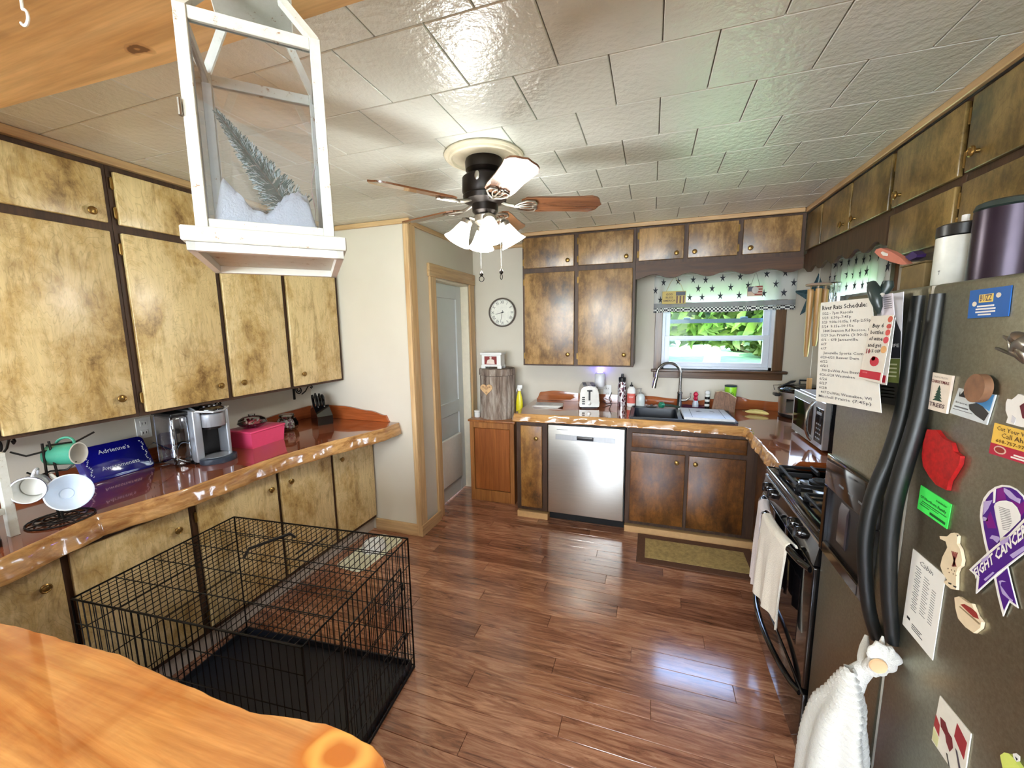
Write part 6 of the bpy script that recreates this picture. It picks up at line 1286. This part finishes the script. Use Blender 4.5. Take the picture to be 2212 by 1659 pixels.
# purple ribbon magnet
def o3(pts): return [(2080+x/5.53, 1040+y/5.53) for x, y in pts]
PU, LV, MG = P_((72, 24, 128), rough=.45), P_((176, 160, 206), rough=.45), P_((118, 16, 124), rough=.45)
loop = [(300, 870), (270, 740), (235, 560), (215, 420), (225, 300), (260, 200), (320, 120), (400, 65), (480, 42), (570, 50), (650, 90), (730, 170), (770, 260), (780, 350), (760, 440), (700, 520), (560, 700), (440, 860)]
c = Card('ribbon_magnet', 'purple camouflage FIGHT CANCER awareness ribbon magnet', 'magnet', o3(loop), th=.0015, mat=WH, body='white_backing')
c.pxpoly(o3([(318, 850), (290, 740), (255, 560), (236, 420), (246, 305), (278, 215), (335, 140), (405, 88), (480, 66), (570, 74), (640, 110), (712, 185), (748, 265), (758, 350), (742, 430), (690, 500), (560, 660), (455, 660), (400, 420), (385, 250), (370, 300), (395, 450), (440, 660), (440, 760)]), PU, 'ribbon_loop')
c.pxpoly(o3([(390, 260), (440, 232), (520, 228), (590, 250), (650, 310), (690, 400), (690, 460), (560, 590), (455, 680), (410, 480), (384, 330)]), WH, 'printed_panel', .0004)
for i in range(13): c.pxpoly(o3([(430+i*4, 300+i*22), (560+i*4-(i > 7)*(i-7)*12, 340+i*20), (560+i*4-(i > 7)*(i-7)*12, 346+i*20), (430+i*4, 306+i*22)]), M['ink_grey'], 'small_print', .0006)
c.pxpoly(o3([(366, 108), (395, 90), (385, 250), (362, 260)]), WH, 'white_edge', .0005)
for pl_ in ([(250, 240), (350, 225), (300, 330), (245, 400)], [(490, 75), (560, 110), (640, 190), (690, 210), (680, 265), (560, 200), (490, 120)], [(240, 420), (300, 440), (300, 475), (245, 470)], [(320, 680), (350, 640), (430, 660), (445, 690), (410, 735), (360, 690)]): c.pxpoly(o3(pl_), LV, 'camouflage_patch', .0005)
for pl_ in ([(410, 90), (480, 72), (500, 150), (520, 220), (400, 240)], [(560, 215), (680, 270), (730, 240), (740, 350), (700, 420), (660, 310)], [(270, 480), (330, 360), (380, 500), (400, 560), (300, 560)]): c.pxpoly(o3(pl_), MG, 'camouflage_patch', .0005)
bn = Card('x', '', '', o3([(380, 1130), (540, 1000), (600, 1250), (670, 1515), (562, 1440), (490, 1612), (430, 1380)]), x=XF-.0012, th=.0015, mat=WH, body='tail_backing', parent=c.t)
bn.t = c.t; bn.pxpoly(o3([(402, 1150), (530, 1040), (584, 1260), (640, 1475), (556, 1410), (492, 1540), (446, 1370)]), PU, 'ribbon_tail'); bn.pxpoly(o3([(430, 1190), (470, 1180), (520, 1200), (460, 1200), (450, 1240), (560, 1390), (600, 1420), (590, 1440), (470, 1340)]), LV, 'tail_emblem', .0004)
bn = Card('x', '', '', o3([(85, 1055), (320, 838), (560, 640), (730, 460), (900, 290), (900, 740), (730, 872), (420, 1112), (165, 1340), (180, 1142)]), x=XF-.0024, th=.0015, mat=WH, body='banner_backing', parent=c.t); bn.t = c.t
bn.pxpoly(o3([(112, 1058), (330, 858), (570, 660), (740, 485), (900, 325), (900, 715), (715, 850), (410, 1085), (185, 1290), (200, 1140)]), PU, 'banner')
for pl_ in ([(250, 1170), (360, 1080), (380, 1090), (270, 1190)], [(440, 720), (560, 650), (540, 720), (460, 770)], [(560, 880), (730, 770), (730, 830), (600, 920)], [(220, 940), (320, 870), (300, 930), (240, 970)]): bn.pxpoly(o3(pl_), LV, 'camouflage_patch', .0004)
bn.q4 = [P(u, v, 'x', XF) for u, v in o3([(140, 1040), (800, 430), (830, 720), (185, 1240)])]; bn.text('FIGHT CANCER', .5, .50, .74, WH, fit=(.04, 1.0), bold=.03)
# others
c = Card('takeout_card', 'yellow and red card reading Cut Your Wait Call Ahead', 'card', [(2151, 913), (2262, 943), (2252, 1014), (2139, 979)], mat=P_((232, 190, 82), rough=.5))
c.rect(0, .64, 1, 1, P_((176, 34, 62), rough=.5), 'red_band'); c.text('Cut Your Wait', .1, .14, .19, P_((70, 44, 30)), fit=(.08, .82)); c.text('Call Ahead', .2, .33, .22, P_((70, 44, 30)), fit=(.2, .84)); c.text('608-757-9700', .08, .53, .15, P_((120, 84, 20)), fit=(.1, .8), bold=.02)
c.poly([(.22+.13*math.cos(k_*.524), .80+.13*math.sin(k_*.524)) for k_ in range(12)], P_((206, 176, 160)), 'emblem', .0004); c.poly([(.22+.10*math.cos(k_*.524), .80+.09*math.sin(k_*.524)) for k_ in range(12)], P_((150, 50, 40)), 'emblem_centre', .0006); c.lines([(.5, .8, .80, .05), (.45, .9, .88, .05)], WH)
def o7(pts): return [(2080+x/4.88, 680+y/4.88) for x, y in pts]
c = Card('cut_out_magnet', 'white and maroon cut-out magnet at the right edge above the yellow card', 'magnet', o7([(478, 930), (495, 885), (540, 895), (585, 860), (610, 835), (660, 850), (760, 900), (760, 1200), (640, 1185), (480, 1140), (500, 1080), (475, 1010)]), th=.003, mat=WH, body='cut_out')
c.pxpoly(o7([(600, 960), (660, 920), (740, 940), (740, 1120), (630, 1090)]), P_((96, 24, 40)), 'maroon_patch'); c.pxpoly(o7([(520, 1060), (560, 1090), (545, 1150), (510, 1130)]), P_((206, 208, 214)), 'grey_patch')
q = P(2196, 752, 'x', XF-.012); t = thing('pewter_magnet', 'pewter figure magnet at the right edge below the blue card', 'magnet', q, 'papers and magnets on the fridge')
def o7p(x, y, d=.010): p_ = P(2080+x/4.88, 680+y/4.88, 'x', XF-d); return p_
b = MB(); b.tube([o7p(430, 225, .006), o7p(500, 265, .01), o7p(520, 330), o7p(530, 390), o7p(600, 440), o7p(620, 480, .004)], [.002, .004, .005, .005, .004, .003], 8).tube([o7p(530, 380), o7p(600, 310), o7p(680, 300), o7p(740, 340)], [.005, .010, .013, .012], 10)
b.lathe([(0, -.012), (.011, -.004), (.012, .004), (0, .012)], o7p(590, 250), 14, axis=(0, -.5, .5)).tube([o7p(590, 350), o7p(640, 420), o7p(660, 500, .004)], [.006, .006, .003], 8).tube([o7p(350, 350, .003), o7p(440, 390, .003), o7p(560, 440, .003), o7p(640, 510, .003)], .0022, 6); b.build('figure', M['pewter'], t, ang=60)
c = Card('sports_card', 'white photo card of a figure in red, lowest on the fridge door', 'card', [(2033, 1503), (2100, 1585), (2083, 1700), (2015, 1599)], th=.002, mat=P_((226, 222, 208), rough=.4))
c.poly([(.62, .10), (.95, .22), (.93, .55), (.60, .38)], P_((150, 28, 40)), 'red_block'); c.poly([(.14, .36), (.30, .34), (.42, .44), (.55, .46), (.62, .60), (.55, .74), (.42, .66), (.36, .56), (.20, .52)], P_((110, 10, 18)), 'red_figure', .0004)
c.poly([(0, .42), (.16, .52), (.2, .74), (0, .66)], P_((158, 40, 40)), 'red_badge', .0004); c.poly([(.0, .70), (.2, .78), (.2, .98), (.02, .96)], P_((206, 204, 150)), 'pale_panel', .0004); c.poly([(.68, .55), (.74, .56), (.92, .80), (.86, .82)], P_((70, 60, 70)), 'leg_print', .0004); c.poly([(.46, .84), (.5, .83), (.62, 1.0), (.58, 1.0)], P_((60, 54, 50)), 'leg_print', .0004)
c = Card('frog_magnet', 'lime yellow cut-out magnet in the bottom right corner', 'magnet', [(2171, 1634), (2180, 1628), (2190, 1630), (2200, 1640), (2208, 1652), (2222, 1670), (2190, 1690), (2176, 1660)], th=.006, mat=P_((214, 226, 110), rough=.5), body='cut_out')
c.pxpoly([(2188, 1628), (2196, 1627), (2204, 1634), (2204, 1644), (2197, 1646), (2190, 1638)], WH, 'eye_patch'); c.pxpoly([(2193, 1634), (2199, 1640), (2196, 1643)], INK, 'pupil', .0006)
# papers under the big clip
GP = 'papers under the black clip'
c = Card('flyer', 'dark photo flyer with an olive band hanging behind the coupon', 'flyer', [(1897, 641), (1953, 630), (1941, 877), (1890, 868)], x=.540, th=.0012, mat=P_((218, 216, 222), rough=.5), grp=GP)
c.poly([(.4, .10), (.62, .02), (.7, .2), (.98, .35), (1, .58), (.3, .58)], P_((40, 38, 46)), 'photo_print'); c.rect(0, .585, 1, .80, P_((126, 136, 66)), 'olive_band'); c.rect(0, .80, 1, 1, P_((36, 34, 30)), 'dark_foot', .0003)
c.text('WIFE', .5, .47, .04, WH, fit=(.45, .95), bold=.02); c.lines([(.3, .9, .63+.035*i, .014) for i in range(4)], P_((214, 214, 170))); c.lines([(.3, .85, .84+.03*i, .01) for i in range(4)], P_((176, 158, 90)))
c = Card('schedule_sheet', 'large white River Rats schedule sheet clipped to the fridge', 'paper', [(1774, 654), (1884, 643), (1905, 892), (1763, 866)], x=.500, th=.0012, mat=M['paper'], grp=GP)
c.text('River Rats Schedule:', .05, .058, .062, INK, fit=(.05, .93), bold=.012)
for i, (a, s_) in enumerate(((.06, '5/22 - 7pm Rascals'), (.06, '5/23  6:30p-7:45p'), (.06, '5/23  9:00a-10:05a, 1:45p-2:55p'), (.06, '5/24  9:15a-10:15a'), (.09, '5444 Swanson Rd Roscoe, IL'), (.06, '5/29 Sun Prairie (3:30-5p)'), (.06, '6/6 - 6/8 Janesville'), (.06, '6/7'), (.06, '6/7'), (.12, 'Janesville Sports Complex'), (.06, '6/20-6/21 Beaver Dam'), (.06, '6/22'), (.06, '6/21'), (.10, '700 DeWitt Ave Beaver Dam'), (.06, '6/26-6/28 Waunakee'), (.06, '6/26'), (.06, '6/27'), (.06, '6/28'), (.10, '407 DeWitt Waunakee, WI'), (.06, 'Mitchell Prairie (7:45p)'))): c.text(s_, a, .115+i*.0435, .036, M['ink_grey'], fit=(a, min(.97, a+.034*len(s_)+.02)), nm='handwriting', bold=.008)
c = Card('receipt', 'small white receipt held at the top under the black clip', 'paper', [(1900, 638), (1929, 633), (1933, 680), (1906, 682)], x=.494, th=.001, mat=P_((216, 210, 220), rough=.6), grp=GP); c.lines([(.3, .9, .15+.1*i, .03) for i in range(6)], M['ink_grey'])
c2 = Card('coupon', 'red-footed coupon strip behind the Buy 6 coupon', 'coupon', [(1905, 690), (1935, 686), (1916, 832), (1884, 826)], x=.495, th=.001, mat=WH, grp=GP); c2.rect(.0, .86, .9, .97, RED, 'red_band')
c = Card('coupon', 'coupon reading Buy 6 bottles of wine and get 10% OFF', 'coupon', [(1884, 683), (1932, 680), (1904, 828), (1856, 818)], x=.488, th=.001, mat=P_((222, 216, 204), rough=.5), grp=GP)
c.rect(0, .845, .93, .965, RED, 'red_band'); c.text('VOUCHER' if False else 'COUPON', .12, .88, .035, P_((236, 190, 196)), .9)
for i, (s_, a0_, a1_) in enumerate((('Buy 6', .17, .68), ('bottles', .13, .72), ('of wine', .12, .74), ('and get', .12, .74))): c.text(s_, 0, .15+.098*i, .085, INK, fit=(a0_, a1_), bold=.012)
c.text('10', .17, .545, .10, P_((150, 20, 36)), fit=(.10, .30), bold=.04); c.text('% OFF', .30, .535, .07, INK, fit=(.34, .74), bold=.01)
for (a, b_, ra, rb, col) in ((.90, .06, .10, .045, (196, 92, 70)), (.90, .16, .10, .035, (186, 70, 64)), (.90, .25, .10, .045, (206, 80, 74)), (.88, .36, .11, .05, (206, 70, 84)), (.86, .50, .12, .055, (222, 170, 110)), (.56, .69, .20, .075, (196, 40, 60)), (.50, .645, .09, .035, (180, 30, 50))):
    c.poly([(a+ra*math.cos(k_*.524), b_+rb*math.sin(k_*.524)) for k_ in range(12)], P_(col), 'fruit_print', .0004)
# big clip
t = thing('paper_clip', 'large black-green spring clip holding papers at the top of the fridge', 'clip', P(1897, 640, 'x', .49), None); CL = P_((34, 46, 44), rough=.35)
def px_(u, v, x): return P(u, v, 'x', x)
MB().tube([px_(1884, 612, .478), px_(1887, 625, .476), px_(1892, 645, .476), px_(1897, 664, .480), px_(1898, 677, .484)], [.008, .0125, .0115, .008, .003], 12).build('jaw', CL, t)
MB().tube([px_(1919, 606, .50), px_(1917, 618, .50), px_(1908, 634, .495), px_(1899, 646, .488)], [.009, .012, .009, .005], 12).build('jaw', CL, t)
MB().tube([px_(1899, 640, .55), px_(1899, 640, .483)], .004, 8).tube([px_(1893, 640, .484), px_(1906, 637, .484)], .005, 8).build('spring', M['chrome'], t)

# ---- hanging crocheted towel
tw = thing('crochet_towel', 'white crocheted towel buttoned round the fridge handle', 'towel', (.49, 1.11, .80))
def yarn():
    t_ = NT('white_yarn'); v = t_.coords(); n_ = t_.noise(v, 300, 3); t_.col(lin((206, 203, 194))); t_.set(Roughness=1, Sheen_Weight=.4); t_.bump(n_, .8, .003); return t_.m
YM = yarn(); base_ = P(1856, 1659, 'y', 1.10)
NK = P(1878, 1450, 'y', 1.10)
def ctow(u, v):
    a = 2*math.pi*u; z = .775-.40*v; w = min(1, (v*1.9)**.75)*.86+.10; w = .12+.88*math.sin(min(1, v*1.25)*math.pi/2)**.8
    rib = .0032*math.sin(v*170+math.sin(a*3)*1.2); fold = 1+.13*math.cos(a*5+.6)*min(1, v*3)
    cxx = min(.478, .498+(NK.x-.523)*0-.03*min(1, v*3)); return (cxx+(.055*w*fold+rib)*math.cos(a)*1.1, 1.085+.012*v+(.094*w*fold+rib)*math.sin(a), z)
MB().grid(ctow, 72, 120).build('skirt', YM, tw, ang=80)
MB().tube([Vector((.495, 1.09, .72)), Vector((.497, 1.098, .75)), P(1872, 1440, 'y', 1.10), P(1868, 1420, 'y', 1.11), P(1868, 1400, 'y', 1.12), P(1872, 1372, 'y', 1.135)], [.018, .024, .019, .015, .011, .004], 12).tube([P(1880, 1445, 'y', 1.06), P(1893, 1430, 'y', 1.05), P(1903, 1405, 'y', 1.06), P(1907, 1374, 'y', 1.072)], [.018, .016, .010, .002], 12).build('strap', YM, tw)
fc_ = P(1906, 1424, 'y', 1.045); fq = Vector((0, 0, 1)).rotation_difference(Vector((.1, -1, .1))).to_matrix()
def flapf(u, v):
    a = 2*math.pi*u; r_ = .034*math.sin(min(1, v)*math.pi)**.7*(1+.10*math.sin(3*a+1)+.06*math.sin(7*a)+.03*math.sin(13*a)); return fc_+fq @ Vector((r_*math.cos(a)*.95, r_*math.sin(a)*1.1, -.012*math.cos(v*math.pi)+.002*math.sin(a*9)*math.sin(v*3.1)))
MB().grid(flapf, 40, 14).build('flap', YM, tw, ang=80)
q = P(1896, 1437, 'y', 1.033); bt = MB().lathe([(0, 0), (.016, 0), (.0175, .002), (.016, .005), (.012, .0035), (0, .0035)], q, 24, axis=(0, -1, .0)).build('button', P_((214, 176, 134), rough=.3), tw)

# ---- things on top of the fridge
FZ = FT-.011
def bottle_top(u, v, z=FZ): return P(u, v, 'z', z)
cq = P(2074, 560, 'y', 1.30); p = Vector((cq.x, 1.30, FZ)); t = thing('canister', 'white steel canister with a black lid on top of the fridge', 'canister', p)
top_ = P(2072, 512, 'y', 1.30).z; r_ = .046
MB().lathe([(r_-.002, 0), (r_, .004), (r_, top_-FZ)], p, 40).build('body', P_((226, 226, 216), rough=.35), t)
MB().lathe([(r_-.002, 0), (r_+.001, .003), (r_+.001, .026), (r_-.006, .030), (0, .032)], p+Vector((0, 0, top_-FZ)), 40).build('lid', M['black'], t)
MB().tube([p+Vector((0, 0, top_-FZ+.03)), p+Vector((.0, .0, top_-FZ+.05))], .007, 10).build('straw_stub', WH, t)
text(t, 'TT', P(2031, 590, 'x', p.x-.040)+Vector((-.004, 0, 0)), (.0, -1, 0), (0, 0, 1), .014, M['ink'], w=.9)
cq = P(2176, 520, 'y', 1.16); p = Vector((cq.x, 1.16, FZ)); t = thing('tumbler', 'large dark purple tumbler with a black lid at the right edge on the fridge', 'tumbler', p)
top_ = P(2168, 452, 'y', 1.16).z; r_ = .053
MB().lathe([(r_-.010, 0), (r_-.006, .004), (r_-.005, .012), (r_, .016), (r_, top_-FZ)], p, 40).build('body', plain('deep_purple_metal', (46, 34, 48), .3, .5), t)
MB().lathe([(r_-.004, 0), (r_+.001, .004), (r_-.002, .014), (r_-.012, .018), (0, .019)], p+Vector((0, 0, top_-FZ)), 40).build('lid', P_((38, 48, 44), rough=.4), t)
bx0 = P(2024, 600, 'x', .66); bx1 = P(1945, 600, 'x', .66); bz = P(1985, 566, 'x', .66).z
t = thing('wooden_box', 'plain brown box on the fridge beside the white canister', 'box', (.72, (bx0.y+bx1.y)/2, FZ)); 
MB().box(.66, .80, max(bx0.y, 1.362), bx1.y, FZ, bz-.004, .002).build('body', P_((112, 92, 54), rough=.6, var=.2), t); MB().box(.657, .803, max(bx0.y, 1.36)-.002, bx1.y+.002, bz-.004, bz, .001).build('lid', P_((104, 86, 52), rough=.6), t)
c0 = P(1905, 552, 'x', .67); dirp = [P(u, v, 'x', .672) for u, v in ((1889, 545), (1893, 538), (1903, 536), (1925, 544), (1945, 556), (1960, 571), (1948, 572), (1925, 566), (1900, 556))]
t = thing('pink_brush', 'pink handled brush with a purple head resting across the brown box', 'brush', dirp[4], None)
MB().prism(dirp, (.014, 0, 0)).build('handle', P_((206, 126, 106), rough=.4), t); MB().prism([P(u, v, 'x', .671) for u, v in ((1903, 546), (1907, 543), (1918, 548), (1917, 553), (1908, 552))], (-.001, 0, 0)).build('hanging_slot', WH, t)
MB().prism([P(u, v, 'x', .668) for u, v in ((1955, 555), (1971, 543), (1981, 550), (1979, 556), (1964, 563))], (.02, 0, 0)).build('bristle_head', P_((48, 22, 84), rough=.6), t)
ty = [P(u, 622, 'x', .66).y for u in (1840, 1932)]; t = thing('tray_lid', 'flat black tray lid at the far corner on top of the fridge', 'lid', (.74, 1.44, FZ)); MB().box(.64, .86, 1.40, 1.50, FZ+.004, FZ+.018, .005).box(.66, .84, 1.41, 1.49, FZ, FZ+.006, .001).build('lid', M['black_gloss'], t)
